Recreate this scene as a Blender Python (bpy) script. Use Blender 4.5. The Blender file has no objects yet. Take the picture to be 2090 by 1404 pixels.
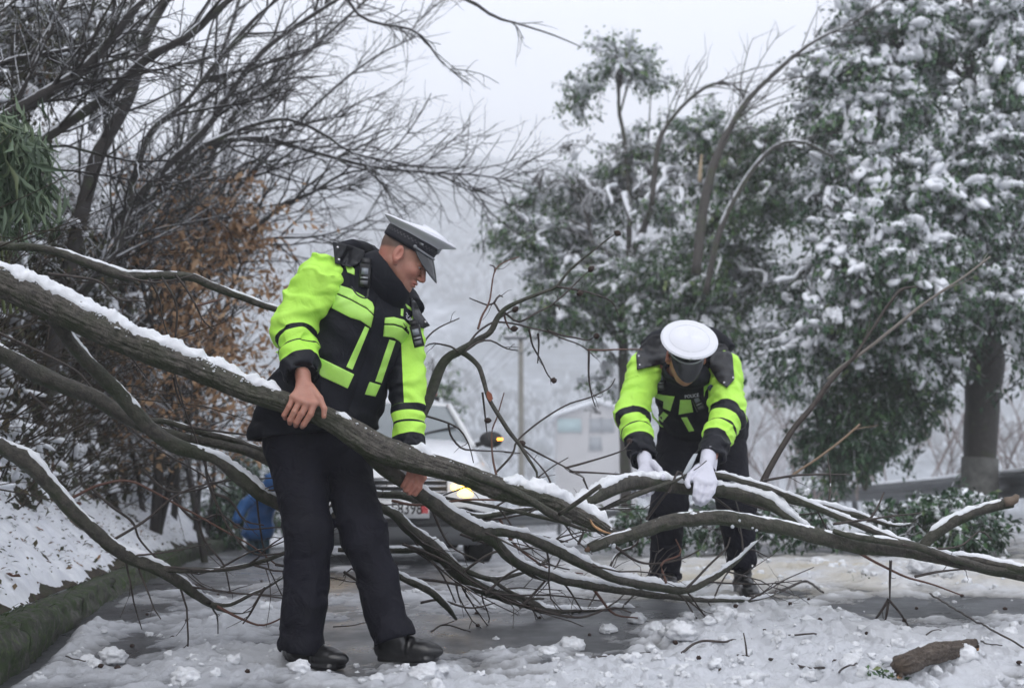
import bpy, math, random
import numpy as np
from mathutils import Vector, Matrix
from mathutils.bvhtree import BVHTree

rng = np.random.default_rng(11)
random.seed(11)
SC = bpy.context.scene
COL = SC.collection
R = math.radians

# ------------------------------------------------------------------ camera
IW, IH, FPX = 2090.0, 1404.0, 2400.0
CAM_Z = 0.62
PITCH = math.atan(318.0 / FPX)
cam_d = bpy.data.cameras.new('camera')
cam = bpy.data.objects.new('camera', cam_d); COL.objects.link(cam)
cam_d.sensor_width = 36.0
cam_d.lens = FPX / IW * 36.0
cam_d.clip_start = 0.05
cam_d.clip_end = 4000.0
cam.location = (0, 0, CAM_Z)
cam.rotation_euler = (math.pi / 2 + PITCH, 0, 0)
cam_d.dof.use_dof = True
cam_d.dof.focus_distance = 4.52
cam_d.dof.aperture_fstop = 2.5
SC.camera = cam

# ------------------------------------------------------------------ world, sun, exposure
SUN_EL, SUN_AZ = R(48), R(200)
w = bpy.data.worlds.new('World'); SC.world = w; w.use_nodes = True
nt = w.node_tree; nt.nodes.clear()
sky = nt.nodes.new('ShaderNodeTexSky'); sky.sky_type = 'NISHITA'; sky.sun_disc = False
sky.sun_elevation = SUN_EL; sky.sun_rotation = SUN_AZ; sky.air_density = 1.0; sky.dust_density = 4.0
mx = nt.nodes.new('ShaderNodeMix'); mx.data_type = 'RGBA'; mx.inputs[0].default_value = 0.93
mx.inputs[7].default_value = (8.85, 9.15, 10.05, 1)      # even overcast cloud
nt.links.new(sky.outputs[0], mx.inputs[6])
bg = nt.nodes.new('ShaderNodeBackground'); bg.inputs[1].default_value = 0.146
nt.links.new(mx.outputs[2], bg.inputs[0])
wo = nt.nodes.new('ShaderNodeOutputWorld'); nt.links.new(bg.outputs[0], wo.inputs[0])
sd = bpy.data.lights.new('sun', 'SUN'); sd.energy = 0.6; sd.angle = R(40); sd.color = (1.0, 0.985, 0.96)
so = bpy.data.objects.new('sun', sd); COL.objects.link(so)
so.rotation_euler = (math.pi / 2 - SUN_EL, 0, -(SUN_AZ - math.pi))
SC.view_settings.view_transform = 'Standard'
SC.view_settings.look = 'None'
SC.view_settings.exposure = 0.0
SC.view_settings.gamma = 1.0
SC.view_settings.use_curve_mapping = False
SC.cycles.max_bounces = 9
SC.cycles.diffuse_bounces = 3
SC.cycles.glossy_bounces = 2
SC.cycles.transmission_bounces = 4
SC.cycles.transparent_max_bounces = 12
SC.cycles.volume_bounces = 5
SC.cycles.use_denoising = True

# ------------------------------------------------------------------ helpers: pixels of the photograph to world points
CP, SP = math.cos(PITCH), math.sin(PITCH)
def at(px, py, Y):
    dx = (px - IW / 2) / FPX; dy = (IH / 2 - py) / FPX
    y = CP - dy * SP; z = SP + dy * CP
    s = Y / y
    return Vector((dx * s, Y, CAM_Z + z * s))
def ppm(Y):                      # photograph pixels per metre at distance Y
    return FPX / Y
def proj(x, y, z):               # numpy arrays world -> photograph pixels
    zz = z - CAM_Z
    d = y * CP + zz * SP; u = -y * SP + zz * CP
    d = np.maximum(d, .05)
    return IW / 2 + x / d * FPX, IH / 2 - u / d * FPX

# ------------------------------------------------------------------ noise
_TAB = np.random.default_rng(5).random(65536)
def _h(ix, iy, iz, seed):
    n = ix.astype(np.int64)*73856093 ^ iy.astype(np.int64)*19349663 ^ iz.astype(np.int64)*83492791 ^ (int(seed)*2654435 + 977)
    n = n ^ (n >> 15)
    return _TAB[n & 0xffff]
def vnoise(x, y, z=0.0, seed=0):
    x = np.asarray(x, float); y = np.asarray(y, float); z = np.asarray(z, float) + 0 * x
    ix, iy, iz = np.floor(x), np.floor(y), np.floor(z)
    fx, fy, fz = x - ix, y - iy, z - iz
    ux, uy, uz = fx*fx*(3-2*fx), fy*fy*(3-2*fy), fz*fz*(3-2*fz)
    r = 0
    for a in (0, 1):
        for b in (0, 1):
            for c in (0, 1):
                wgt = (ux if a else 1-ux) * (uy if b else 1-uy) * (uz if c else 1-uz)
                r = r + wgt * _h(ix + a, iy + b, iz + c, seed)
    return r * 2 - 1
def vnoise2(x, y, seed=0):
    x = np.asarray(x, float); y = np.asarray(y, float)
    ix, iy = np.floor(x), np.floor(y); fx, fy = x - ix, y - iy
    ux, uy = fx*fx*(3-2*fx), fy*fy*(3-2*fy); zz = np.zeros_like(ix)
    return 2 * (_h(ix, iy, zz, seed)*(1-ux)*(1-uy) + _h(ix+1, iy, zz, seed)*ux*(1-uy) + _h(ix, iy+1, zz, seed)*(1-ux)*uy + _h(ix+1, iy+1, zz, seed)*ux*uy) - 1
def fbm2(x, y, oct=4, seed=0, gain=.5):
    s = 0; a = 1; t = 0
    for o in range(oct):
        s = s + a * vnoise2(x * 2**o + 17.3*o, y * 2**o - 9.1*o, seed + o); t += a; a *= gain
    return s / t
def fbm3(x, y, z, oct=3, seed=0, gain=.5):
    s = 0; a = 1; t = 0
    for o in range(oct):
        s = s + a * vnoise(x * 2**o + 17.3*o, y * 2**o - 9.1*o, z * 2**o + 3.7*o, seed + o); t += a; a *= gain
    return s / t
def worley2(x, y, seed=0):       # rounded lumps: 1 at a lump's middle, 0 at its rim
    ix, iy = np.floor(x), np.floor(y); best = np.full(x.shape, 9.0); zz = np.zeros_like(ix)
    for a in (-1, 0, 1):
        for b in (-1, 0, 1):
            cx = ix + a + .5 + .45*(2*_h(ix+a, iy+b, zz, seed)-1); cy = iy + b + .5 + .45*(2*_h(ix+a, iy+b, zz+1, seed)-1)
            best = np.minimum(best, (x-cx)**2 + (y-cy)**2)
    return 1 - np.sqrt(best)
def sstep(a, b, x):
    t = np.clip((x - a) / (b - a), 0, 1); return t*t*(3-2*t)

# ------------------------------------------------------------------ materials
MATS = {}
def new_mat(name):
    m = bpy.data.materials.new(name); m.use_nodes = True; MATS[name] = m
    return m, m.node_tree, m.node_tree.nodes['Principled BSDF']
class NB:                        # small node helper
    def __init__(s, nt): s.nt = nt
    def n(s, t, **kw):
        nd = s.nt.nodes.new(t)
        for k, v in kw.items(): setattr(nd, k, v)
        return nd
    def l(s, a, b): s.nt.links.new(a, b)
    def noise(s, scale, detail=4, rough=.55, co=None, dist=0):
        nd = s.n('ShaderNodeTexNoise'); nd.inputs['Scale'].default_value = scale; nd.inputs['Detail'].default_value = detail
        nd.inputs['Roughness'].default_value = rough; nd.inputs['Distortion'].default_value = dist
        if co is not None: s.l(co, nd.inputs['Vector'])
        return nd.outputs[0]
    def ramp(s, fac, stops):
        nd = s.n('ShaderNodeValToRGB'); e = nd.color_ramp.elements
        while len(e) < len(stops): e.new(.5)
        for i, (p, c) in enumerate(stops):
            e[i].position = p; e[i].color = (*c, 1) if not isinstance(c, (int, float)) else (c, c, c, 1)
        s.l(fac, nd.inputs[0]); return nd.outputs[0]
    def mix(s, fac, a, b):
        nd = s.n('ShaderNodeMix', data_type='RGBA')
        for v, i in ((fac, 0), (a, 6), (b, 7)):
            if isinstance(v, (int, float)): nd.inputs[i].default_value = v
            elif isinstance(v, tuple): nd.inputs[i].default_value = (*v, 1)
            else: s.l(v, nd.inputs[i])
        return nd.outputs[2]
    def math(s, op, a, b=0.0, c=None):
        nd = s.n('ShaderNodeMath', operation=op)
        for i, v in enumerate((a, b, c)):
            if v is None: continue
            if isinstance(v, (int, float)): nd.inputs[i].default_value = v
            else: s.l(v, nd.inputs[i])
        return nd.outputs[0]
    def bump(s, h, strength, dist, bsdf):
        nd = s.n('ShaderNodeBump'); nd.inputs['Strength'].default_value = strength; nd.inputs['Distance'].default_value = dist
        s.l(h, nd.inputs['Height']); s.l(nd.outputs[0], bsdf.inputs['Normal'])
    def obj(s): return s.n('ShaderNodeTexCoord').outputs['Object']
    def attr(s, name): return s.n('ShaderNodeAttribute', attribute_name=name)
def plain(name, col, rough=.6, metal=0, spec=.5, bump=None, var=0, sss=0, coat=0):
    m, t, b = new_mat(name); k = NB(t)
    b.inputs['Base Color'].default_value = (*col, 1); b.inputs['Roughness'].default_value = rough
    b.inputs['Metallic'].default_value = metal; b.inputs['Specular IOR Level'].default_value = spec
    if coat: b.inputs['Coat Weight'].default_value = coat
    if sss:
        b.inputs['Subsurface Weight'].default_value = sss; b.inputs['Subsurface Radius'].default_value = (.01, .004, .002); b.inputs['Subsurface Scale'].default_value = 1.0
    if var:
        f = k.noise(var[0], 5, .6, k.obj()); d = var[1]
        c0 = tuple(max(0, c*(1-d)) for c in col); c1 = tuple(min(1, c*(1+d)) for c in col)
        k.l(k.ramp(f, [(.3, c0), (.7, c1)]), b.inputs['Base Color'])
    if bump: k.bump(k.noise(bump[0], 5, .6, k.obj()), bump[1], bump[2], b)
    return m
# ------------------------------------------------------------------ mesh and object helpers
def link(o, parent=None):
    COL.objects.link(o)
    if parent is not None: o.parent = parent
    return o
def mk_mesh(name, V, Fc, mat=None, smooth=True, mats=None, midx=None):
    me = bpy.data.meshes.new(name)
    V = np.asarray(V, dtype=np.float32).reshape(-1, 3)
    me.vertices.add(len(V)); me.vertices.foreach_set('co', V.ravel())
    if isinstance(Fc, np.ndarray):
        n, k = Fc.shape; idx = Fc.astype(np.int32).ravel(); starts = np.arange(0, n*k, k, dtype=np.int32)
    else:
        ln = np.array([len(f) for f in Fc], dtype=np.int32)
        idx = np.fromiter((i for f in Fc for i in f), dtype=np.int32, count=int(ln.sum())); n = len(Fc)
        starts = np.concatenate([[0], np.cumsum(ln)[:-1]]).astype(np.int32) if n else np.zeros(0, np.int32)
    me.loops.add(len(idx)); me.loops.foreach_set('vertex_index', idx)
    me.polygons.add(n); me.polygons.foreach_set('loop_start', starts)
    if smooth: me.polygons.foreach_set('use_smooth', np.ones(n, dtype=bool))
    for m in (mats or ([mat] if mat else [])): me.materials.append(m)
    if midx is not None: me.polygons.foreach_set('material_index', np.asarray(midx, dtype=np.int32))
    me.update(calc_edges=True); me.validate()
    return me
def vattr(me, name, arr):
    a = me.attributes.new(name, 'FLOAT', 'POINT'); a.data.foreach_set('value', np.asarray(arr, dtype=np.float32))
def part(name, me, parent=None, **kw):
    o = bpy.data.objects.new(name, me); link(o, parent)
    for k, v in kw.items(): o[k] = v
    return o
def thing(name, label, cat, loc=(0, 0, 0), group=None):
    o = bpy.data.objects.new(name, None); o.empty_display_size = .1; COL.objects.link(o)
    o.location = loc; o['label'] = label; o['category'] = cat
    if group: o['group'] = group
    return o
def tag(o, label, cat, group=None):
    o['label'] = label; o['category'] = cat
    if group: o['group'] = group
    return o
class MB:                        # collects geometry for one mesh
    def __init__(s): s.V = []; s.F = []; s.M = []; s.n = 0
    def add(s, V, F, m=0):
        V = np.asarray(V, float).reshape(-1, 3); s.V.append(V)
        s.F.extend([tuple(int(i) + s.n for i in f) for f in F]); s.M.extend([m]*len(F)); s.n += len(V)
    def build(s, name, mats, smooth=True):
        if not isinstance(mats, (list, tuple)): mats = [mats]
        return mk_mesh(name, np.concatenate(s.V), s.F, mats=mats, midx=s.M, smooth=smooth)
def box_vf(c, d, rot=None, taper=1.0):
    x, y, z = d[0]/2, d[1]/2, d[2]/2
    V = np.array([(sx*x*(taper if sz > 0 else 1), sy*y*(taper if sz > 0 else 1), sz*z) for sz in (-1, 1) for sy in (-1, 1) for sx in (-1, 1)])
    if rot is not None: V = V @ np.array(rot).T
    V = V + np.array(c)
    return V, [(0, 2, 3, 1), (4, 5, 7, 6), (0, 1, 5, 4), (2, 6, 7, 3), (0, 4, 6, 2), (1, 3, 7, 5)]
def frame(d):
    d = np.asarray(d, float); d = d / (np.linalg.norm(d) + 1e-9)
    a = np.array([0, 0, 1.]) if abs(d[2]) < .9 else np.array([1., 0, 0])
    u = np.cross(a, d); u /= np.linalg.norm(u); v = np.cross(d, u)
    return d, u, v
def spline(P, n_per):            # Catmull-Rom through rows of P (any number of columns)
    P = np.asarray(P, float)
    if len(P) < 3:
        t = np.linspace(0, 1, n_per + 1)[:, None]; return P[0]*(1-t) + P[-1]*t
    Q = np.vstack([2*P[0]-P[1], P, 2*P[-1]-P[-2]]); out = []
    for i in range(1, len(Q)-2):
        t = np.linspace(0, 1, n_per, endpoint=False)[:, None]
        p0, p1, p2, p3 = Q[i-1], Q[i], Q[i+1], Q[i+2]
        out.append(.5*((2*p1) + (-p0+p2)*t + (2*p0-5*p1+4*p2-p3)*t*t + (-p0+3*p1-3*p2+p3)*t**3))
    out.append(P[-1:]); return np.vstack(out)
def resample(P, step):
    d = np.r_[0, np.cumsum(np.linalg.norm(np.diff(P[:, :3], axis=0), axis=1))]
    n = max(2, int(d[-1]/step) + 1); s = np.linspace(0, d[-1], n)
    return np.stack([np.interp(s, d, P[:, k]) for k in range(P.shape[1])], 1), s
def tube(P, r, sides=8, cap=True, amp=0, fs=0, seed=0, ridge=0):
    P = np.asarray(P, float); n = len(P); r = np.broadcast_to(r, (n,)).astype(float)
    T = np.gradient(P, axis=0); T /= np.linalg.norm(T, axis=1)[:, None] + 1e-9
    _, u, v = frame(T[0]); U = np.zeros_like(P)
    for i in range(n):
        u = u - T[i]*np.dot(u, T[i]); u /= np.linalg.norm(u) + 1e-9; U[i] = u
    W = np.cross(T, U)
    a = np.linspace(0, 2*np.pi, sides, endpoint=False)
    D = U[:, None]*np.cos(a)[None, :, None] + W[:, None]*np.sin(a)[None, :, None]
    rr = np.repeat(r[:, None], sides, 1)
    V = P[:, None] + D*rr[..., None]
    if amp or ridge:
        if amp: rr = rr*(1 + amp*fbm3(V[..., 0]*fs, V[..., 1]*fs, V[..., 2]*fs, 3, seed))
        if ridge:                # bark ridges that run along the limb
            s = np.r_[0, np.cumsum(np.linalg.norm(np.diff(P, axis=0), axis=1))]
            aa = a[None, :] + 0*rr; ss = s[:, None] + 0*rr
            q = fbm3(np.cos(aa)*5.5, np.sin(aa)*5.5, ss*13.0 + .9*vnoise(np.cos(aa)*2, np.sin(aa)*2, ss*3), 3, seed+5)
            q2 = fbm3(np.cos(aa)*2.2, np.sin(aa)*2.2, ss*5.0, 2, seed+9)
            rr = rr - ridge*np.clip(1 - np.abs(q)*5, 0, 1) + ridge*1.2*q2
        V = P[:, None] + D*rr[..., None]
    V = V.reshape(-1, 3)
    i = np.arange(n-1)[:, None]; j = np.arange(sides)[None, :]; j2 = (j+1) % sides
    F = np.stack([i*sides+j, i*sides+j2, (i+1)*sides+j2, (i+1)*sides+j], -1).reshape(-1, 4)
    F = [tuple(f) for f in F.tolist()]
    if cap:
        F.append(tuple(range(sides-1, -1, -1))); F.append(tuple((n-1)*sides + k for k in range(sides)))
    return V, F
def quads_mesh_tubes(polys, sides=3):   # many thin tubes at once: polys = list of (P[n,3], r[n])
    Vs, Fs, off = [], [], 0
    a = np.linspace(0, 2*np.pi, sides, endpoint=False)
    ca, sa = np.cos(a), np.sin(a)
    for P, r in polys:
        n = len(P); T = np.empty_like(P); T[1:-1] = P[2:]-P[:-2]; T[0] = P[1]-P[0]; T[-1] = P[-1]-P[-2]
        T /= np.sqrt((T*T).sum(1))[:, None] + 1e-9
        up = np.array([0.13, .31, .94]); U = np.cross(T, up); U /= np.sqrt((U*U).sum(1))[:, None] + 1e-9
        W = np.cross(T, U)
        V = P[:, None] + (U[:, None]*ca[None, :, None] + W[:, None]*sa[None, :, None])*r[:, None, None]
        Vs.append(V.reshape(-1, 3))
        i = np.arange(n-1)[:, None]*sides; j = np.arange(sides)[None, :]; j2 = (j+1) % sides
        Fs.append((np.stack([i+j, i+j2, i+sides+j2, i+sides+j], -1).reshape(-1, 4)) + off); off += n*sides
    return np.vstack(Vs), np.vstack(Fs)
# surface nets over a sampled distance field
def surface_nets(D, org, h):
    S = D < 0
    nx, ny, nz = D.shape
    cnt = np.zeros((nx-1, ny-1, nz-1), np.int8)
    for a in (0, 1):
        for b in (0, 1):
            for c in (0, 1): cnt += S[a:nx-1+a, b:ny-1+b, c:nz-1+c]
    act = (cnt > 0) & (cnt < 8)
    ids = np.full(act.shape, -1, np.int64); idx = np.argwhere(act); ids[act] = np.arange(len(idx))
    acc = np.zeros((len(idx), 3)); num = np.zeros(len(idx))
    i, j, k = idx.T
    corners = [(a, b, c) for a in (0, 1) for b in (0, 1) for c in (0, 1)]
    for p in corners:
        for ax in range(3):
            if p[ax]: continue
            q = list(p); q[ax] = 1
            d0 = D[i+p[0], j+p[1], k+p[2]]; d1 = D[i+q[0], j+q[1], k+q[2]]
            m = (d0 < 0) != (d1 < 0)
            t = np.where(m, d0/(np.where(m, d0-d1, 1)), 0)
            pt = np.stack([np.full(len(t), p[0], float), np.full(len(t), p[1], float), np.full(len(t), p[2], float)], 1); pt[:, ax] += t
            acc += pt*m[:, None]; num += m
    V = (idx + acc/num[:, None])*h + org
    faces = []
    for ax in range(3):
        sl0 = [slice(None)]*3; sl1 = [slice(None)]*3; sl0[ax] = slice(0, -1); sl1[ax] = slice(1, None)
        A = S[tuple(sl0)]; B = S[tuple(sl1)]
        o1, o2 = [(1, 2), (2, 0), (0, 1)][ax]
        for flip, M in ((False, A & ~B), (True, ~A & B)):
            e = np.argwhere(M)
            e = e[(e[:, o1] > 0) & (e[:, o2] > 0) & (e[:, o1] < ids.shape[o1]) & (e[:, o2] < ids.shape[o2])]
            if not len(e): continue
            def g(da, db):
                f = e.copy(); f[:, o1] -= da; f[:, o2] -= db; return ids[f[:, 0], f[:, 1], f[:, 2]]
            q = np.stack([g(1, 1), g(0, 1), g(0, 0), g(1, 0)], 1)
            if flip: q = q[:, ::-1]
            faces.append(q)
    Fc = np.vstack(faces); Fc = Fc[(Fc >= 0).all(1)]
    return V, Fc
def smooth_verts(V, Fc, it=2, lam=.5):
    e = np.vstack([Fc[:, [0, 1]], Fc[:, [1, 2]], Fc[:, [2, 3]], Fc[:, [3, 0]]]); n = len(V)
    for _ in range(it):
        s = np.zeros_like(V); c = np.zeros(n)
        for a, b in ((0, 1), (1, 0)):
            for k in range(3): s[:, k] += np.bincount(e[:, a], weights=V[e[:, b], k], minlength=n)
            c += np.bincount(e[:, a], minlength=n)
        V = V + lam*(s/np.maximum(c, 1)[:, None] - V)
    return V
# distance-field shapes; X is [...,3]
def d_cone(X, a, b, ra, rb):
    a = np.asarray(a, float); b = np.asarray(b, float); ab = b-a
    t = np.clip(((X-a) @ ab)/(ab @ ab), 0, 1)
    return np.linalg.norm(X - (a + t[..., None]*ab), axis=-1) - (ra + (rb-ra)*t)
def d_ell(X, c, r, rot=None):
    Y = X - np.asarray(c, float)
    if rot is not None: Y = Y @ np.asarray(rot, float)       # columns of rot are the axes
    r = np.asarray(r, float)
    k0 = np.linalg.norm(Y/r, axis=-1); k1 = np.linalg.norm(Y/(r*r), axis=-1)
    return k0*(k0-1)/np.maximum(k1, 1e-6)
def d_ecap(X, a, b, side, ra, rb):   # limb with an elliptic section: radii (along side, across it)
    a = np.asarray(a, float); b = np.asarray(b, float); ab = b-a; L = np.linalg.norm(ab); d = ab/L
    u = np.asarray(side, float); u = u - d*(u @ d); u /= np.linalg.norm(u); v = np.cross(d, u)
    t = np.clip(((X-a) @ d)/L, 0, 1); O = X - (a + (t*L)[..., None]*d)
    ru = ra[0] + (rb[0]-ra[0])*t; rv = ra[1] + (rb[1]-ra[1])*t; rw = np.minimum(ru, rv)
    k = np.sqrt(((O @ u)/ru)**2 + ((O @ v)/rv)**2 + ((O @ d)/rw)**2)
    return (k-1)*np.minimum(ru, rv)
def smin(a, b, k):
    h = np.clip(.5 + .5*(b-a)/k, 0, 1); return b + (a-b)*h - k*h*(1-h)
def smax(a, b, k): return -smin(-a, -b, k)
def sdf_mesh(fn, lo, hi, h, smooth=1):
    lo = np.asarray(lo, float); hi = np.asarray(hi, float)
    ax = [np.arange(lo[k], hi[k]+h, h) for k in range(3)]
    X = np.stack(np.meshgrid(*ax, indexing='ij'), -1)
    D = np.empty(X.shape[:3])
    for s in range(0, X.shape[0], 24): D[s:s+24] = fn(X[s:s+24])
    D[0] = D[-1] = 1; D[:, 0] = D[:, -1] = 1; D[:, :, 0] = D[:, :, -1] = 1
    V, Fc = surface_nets(D, lo, h)
    if smooth: V = smooth_verts(V, Fc, smooth)
    return V, Fc
def ico(sub=2):
    t = (1+5**.5)/2
    V = [(-1,t,0),(1,t,0),(-1,-t,0),(1,-t,0),(0,-1,t),(0,1,t),(0,-1,-t),(0,1,-t),(t,0,-1),(t,0,1),(-t,0,-1),(-t,0,1)]
    Fc = [(0,11,5),(0,5,1),(0,1,7),(0,7,10),(0,10,11),(1,5,9),(5,11,4),(11,10,2),(10,7,6),(7,1,8),(3,9,4),(3,4,2),(3,2,6),(3,6,8),(3,8,9),(4,9,5),(2,4,11),(6,2,10),(8,6,7),(9,8,1)]
    V = [np.array(v)/np.linalg.norm(v) for v in V]
    for _ in range(sub):
        mid = {}; nf = []
        def m(a, b):
            k = (min(a, b), max(a, b))
            if k not in mid:
                p = V[a]+V[b]; V.append(p/np.linalg.norm(p)); mid[k] = len(V)-1
            return mid[k]
        for a, b, c in Fc:
            x, y, z = m(a, b), m(b, c), m(c, a); nf += [(a, x, z), (b, y, x), (c, z, y), (x, y, z)]
        Fc = nf
    return np.array(V), np.array(Fc)
ICO1, ICO2 = ico(1), ico(2)
rng = np.random.default_rng(202)
# ------------------------------------------------------------------ shared materials
def bark_mat(name, dark=(.035, .03, .025), light=(.12, .105, .085), moss=.45, snow=0.0, mosscol=(.05, .075, .018)):
    m, t, b = new_mat(name); k = NB(t); co = k.obj()
    f = k.noise(38, 7, .7, co, .6); g = k.noise(9, 5, .6, co)
    c = k.ramp(f, [(.32, dark), (.52, tuple((a+q)/2 for a, q in zip(dark, light))), (.74, light)])
    c = k.mix(k.ramp(g, [(.55, 0), (.75, .30)]), c, (.10, .095, .085))
    ms = k.ramp(k.noise(5, 6, .65, co), [(.62-moss*.4, 0), (.78-moss*.3, 1)])
    c = k.mix(k.math('MULTIPLY', ms, .62), c, mosscol)
    b.inputs['Roughness'].default_value = .62
    if not snow:             # moss and algae hold on the lower flanks
        gn = k.n('ShaderNodeNewGeometry'); sn_ = k.n('ShaderNodeSeparateXYZ'); k.l(gn.outputs['Normal'], sn_.inputs[0])
        q = k.math('ADD', k.math('MULTIPLY', sn_.outputs[2], -.9), k.math('MULTIPLY', k.math('SUBTRACT', k.noise(11, 6, .7, co), .5), 2.6)); c = k.mix(k.ramp(q, [(.30, 0), (.75, .8)]), c, mosscol)
        c = k.mix(k.ramp(k.noise(55, 4, .8, co), [(.66, 0), (.72, .5)]), c, (.28, .28, .24))
    if snow:
        geo = k.n('ShaderNodeNewGeometry'); sx = k.n('ShaderNodeSeparateXYZ'); k.l(geo.outputs['Normal'], sx.inputs[0])
        s = k.math('ADD', sx.outputs[2], k.math('MULTIPLY', k.math('SUBTRACT', k.noise(6, 4, .6, co), .5), 1.3))
        c = k.mix(k.ramp(s, [(.75-snow*.6, 0), (.9-snow*.6, 1)]), c, (.78, .8, .84))
    k.l(c, b.inputs['Base Color'])
    k.bump(k.math('ADD', f, k.noise(120, 3, .6, co)), .8, .008, b)
    return m
M_BARK = bark_mat('bark', (.012, .010, .008), (.16, .145, .122), .40, mosscol=(.026, .038, .010))
M_LIMB = bark_mat('limb_bark', (.010, .009, .007), (.095, .085, .068), .42, mosscol=(.022, .034, .009))
M_TWIG = plain('twig_bark', (.04, .03, .025), .6, var=(30, .5))
M_TWIG_R = plain('red_twig_bark', (.1, .045, .03), .6)
M_TREE = bark_mat('tree_bark', (.03, .027, .025), (.09, .08, .07), .3, snow=.75)
M_BTREE = bark_mat('bare_tree_bark', (.018, .015, .014), (.05, .042, .038), .22, snow=.85)
M_WOOD = plain('torn_wood', (.42, .24, .12), .7, var=(60, .4), bump=(90, .5, .003))
def snow_mat(name, c0=(.80, .82, .86), c1=(.88, .895, .92), bs=.5, scale=55, dirt=None):
    m, t, b = new_mat(name); k = NB(t); co = k.obj()
    c = k.ramp(k.noise(7, 5, .6, co), [(.35, c0), (.65, c1)])
    if dirt: c = k.mix(k.ramp(k.noise(dirt[0], 6, .7, co), [(dirt[1], 0), (dirt[1]+.12, 1)]), c, dirt[2])
    k.l(c, b.inputs['Base Color']); b.inputs['Roughness'].default_value = .55
    b.inputs['Subsurface Weight'].default_value = .03; b.inputs['Subsurface Radius'].default_value = (.02, .024, .03)
    k.bump(k.math('ADD', k.noise(scale, 5, .7, co), k.noise(scale*4, 2, .6, co)), bs, .006, b)
    return m
M_SNOW = snow_mat('snow')
M_SNOWF = plain('foliage_snow', (.84, .86, .9), .6, bump=(25, .5, .02))
def cloth(name, col, rough=.75, weave=900, fold=.0, var=.15):
    m, t, b = new_mat(name); k = NB(t); co = k.obj()
    f = k.noise(6, 4, .6, co)
    k.l(k.ramp(f, [(.3, tuple(c*(1-var) for c in col)), (.7, tuple(min(1, c*(1+var)) for c in col))]), b.inputs['Base Color'])
    b.inputs['Roughness'].default_value = rough; b.inputs['Specular IOR Level'].default_value = .2
    h = k.math('ADD', k.math('MULTIPLY', k.noise(14, 3, .5, co, 1.2), 1.0), k.math('MULTIPLY', k.noise(weave/4, 2, .5, co), .06))
    k.bump(h, .35 + fold, .02, b)
    return m

# ------------------------------------------------------------------ terrain
def kerb_x(y): return -1.09 - .162*np.asarray(y, float) - .006*np.clip(np.asarray(y, float)-12, 0, 99)**2
def G(x, y):
    x = np.asarray(x, float); y = np.asarray(y, float)
    base = np.interp(y, [0, 4.5, 5.3, 6.2, 9.2, 16, 30, 40], [0, -.01, .055, .10, .11, 0, -.36, -.5])
    tilt = .016*np.clip(x, 0, 9)*(1 + np.clip(y-6, 0, 40)/11)
    return base + tilt + .006*vnoise2(x*1.7, y*1.7, 3)
def px_field(x, y, z, blobs):    # soft blobs given in photograph pixels: (px, py, rx, ry, value)
    X, Y = proj(x, y, z); s = 0
    for bx, by, rx, ry, v in blobs: s = s + v*np.exp(-((X-bx)/rx)**2 - ((Y-by)/ry)**2)
    return s
def SL(x, y):                    # slush thickness over the road (negative = bare wet asphalt)
    z = G(x, y)
    cov = px_field(x, y, z, [
        (1500, 1420, 500, 85, .95), (1900, 1330, 430, 62, .9), (1250, 1395, 240, 42, .55), (1560, 1275, 230, 42, .85),
        (1130, 1330, 90, 14, .35), (880, 1395, 130, 26, .5), (330, 1380, 260, 34, .62), (150, 1330, 120, 60, .45),
        (430, 1290, 160, 40, .28), (620, 1400, 130, 20, .45), (1000, 1240, 200, 22, .25), (1700, 1170, 330, 30, .85), (1990, 1185, 200, 30, .7),
        (1300, 1150, 420, 22, .5), (1800, 1105, 500, 12, .85), (1220, 1205, 110, 20, .6), (560, 1250, 150, 22, .2),
        (1730, 1240, 420, 13, -.50), (1500, 1122, 500, 9, -.6), (900, 1310, 250, 36, -.22), (740, 1385, 70, 22, -.3), (1080, 1280, 160, 34, -.30),
        (320, 1240, 110, 22, -.15), (560, 1340, 60, 26, .15), (1450, 1220, 90, 22, .1)])
    n = fbm2(x*2.6, y*1.7, 4, 21)
    wx = x + .05*vnoise2(x*6, y*6, 1) + .02*vnoise2(x*17, y*17, 4); wy = y + .05*vnoise2(x*6, y*6, 8) + .02*vnoise2(x*17, y*17, 6)
    lump = worley2(wx*7, wy*7, 31)*.30 + (1-1.6*np.abs(fbm2(wx*8, wy*8, 4, 35, .6)))*.45 + worley2(wx*19, wy*19, 33)*.25
    c = cov + .10 + .80*n
    far = np.clip((11-y)/4, .3, 1)
    t = .012*np.clip(c, -1, 1) + np.clip(c-.1, 0, 1.1)*.050*far*(.15 + 1.15*lump) + (lump-.55)*.040*np.clip(.45+c, 0, 1)
    t = t + .014*np.clip(c+.35, 0, 1)*fbm2(x*26, y*26, 3, 41, .65) + .0065*np.clip(c+.3, 0, 1)*(worley2(x*38 + vnoise2(x*20, y*20, 5), y*38, 49)-.5)
    t = t - .0088 + .0085*fbm2(x*8.5, y*6.5, 4, 43, .62)*np.clip(1.2-np.abs(c), .2, 1)
    edge = sstep(0, .10, x - kerb_x(y))
    return t*edge - .02*(1-edge)
def grid_vf(xs, ys, zf):
    X, Y = np.meshgrid(xs, ys); Z = zf(X, Y); V = np.stack([X, Y, Z], -1).reshape(-1, 3)
    nx = len(xs); i = np.arange(len(ys)-1)[:, None]; j = np.arange(nx-1)[None, :]
    F = np.stack([i*nx+j, i*nx+j+1, (i+1)*nx+j+1, (i+1)*nx+j], -1).reshape(-1, 4)
    return V, F
def join_vf(L):
    off = 0; Vs, Fs = [], []
    for V, F in L: Vs.append(V); Fs.append(F + off); off += len(V)
    return np.vstack(Vs), np.vstack(Fs)
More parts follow.
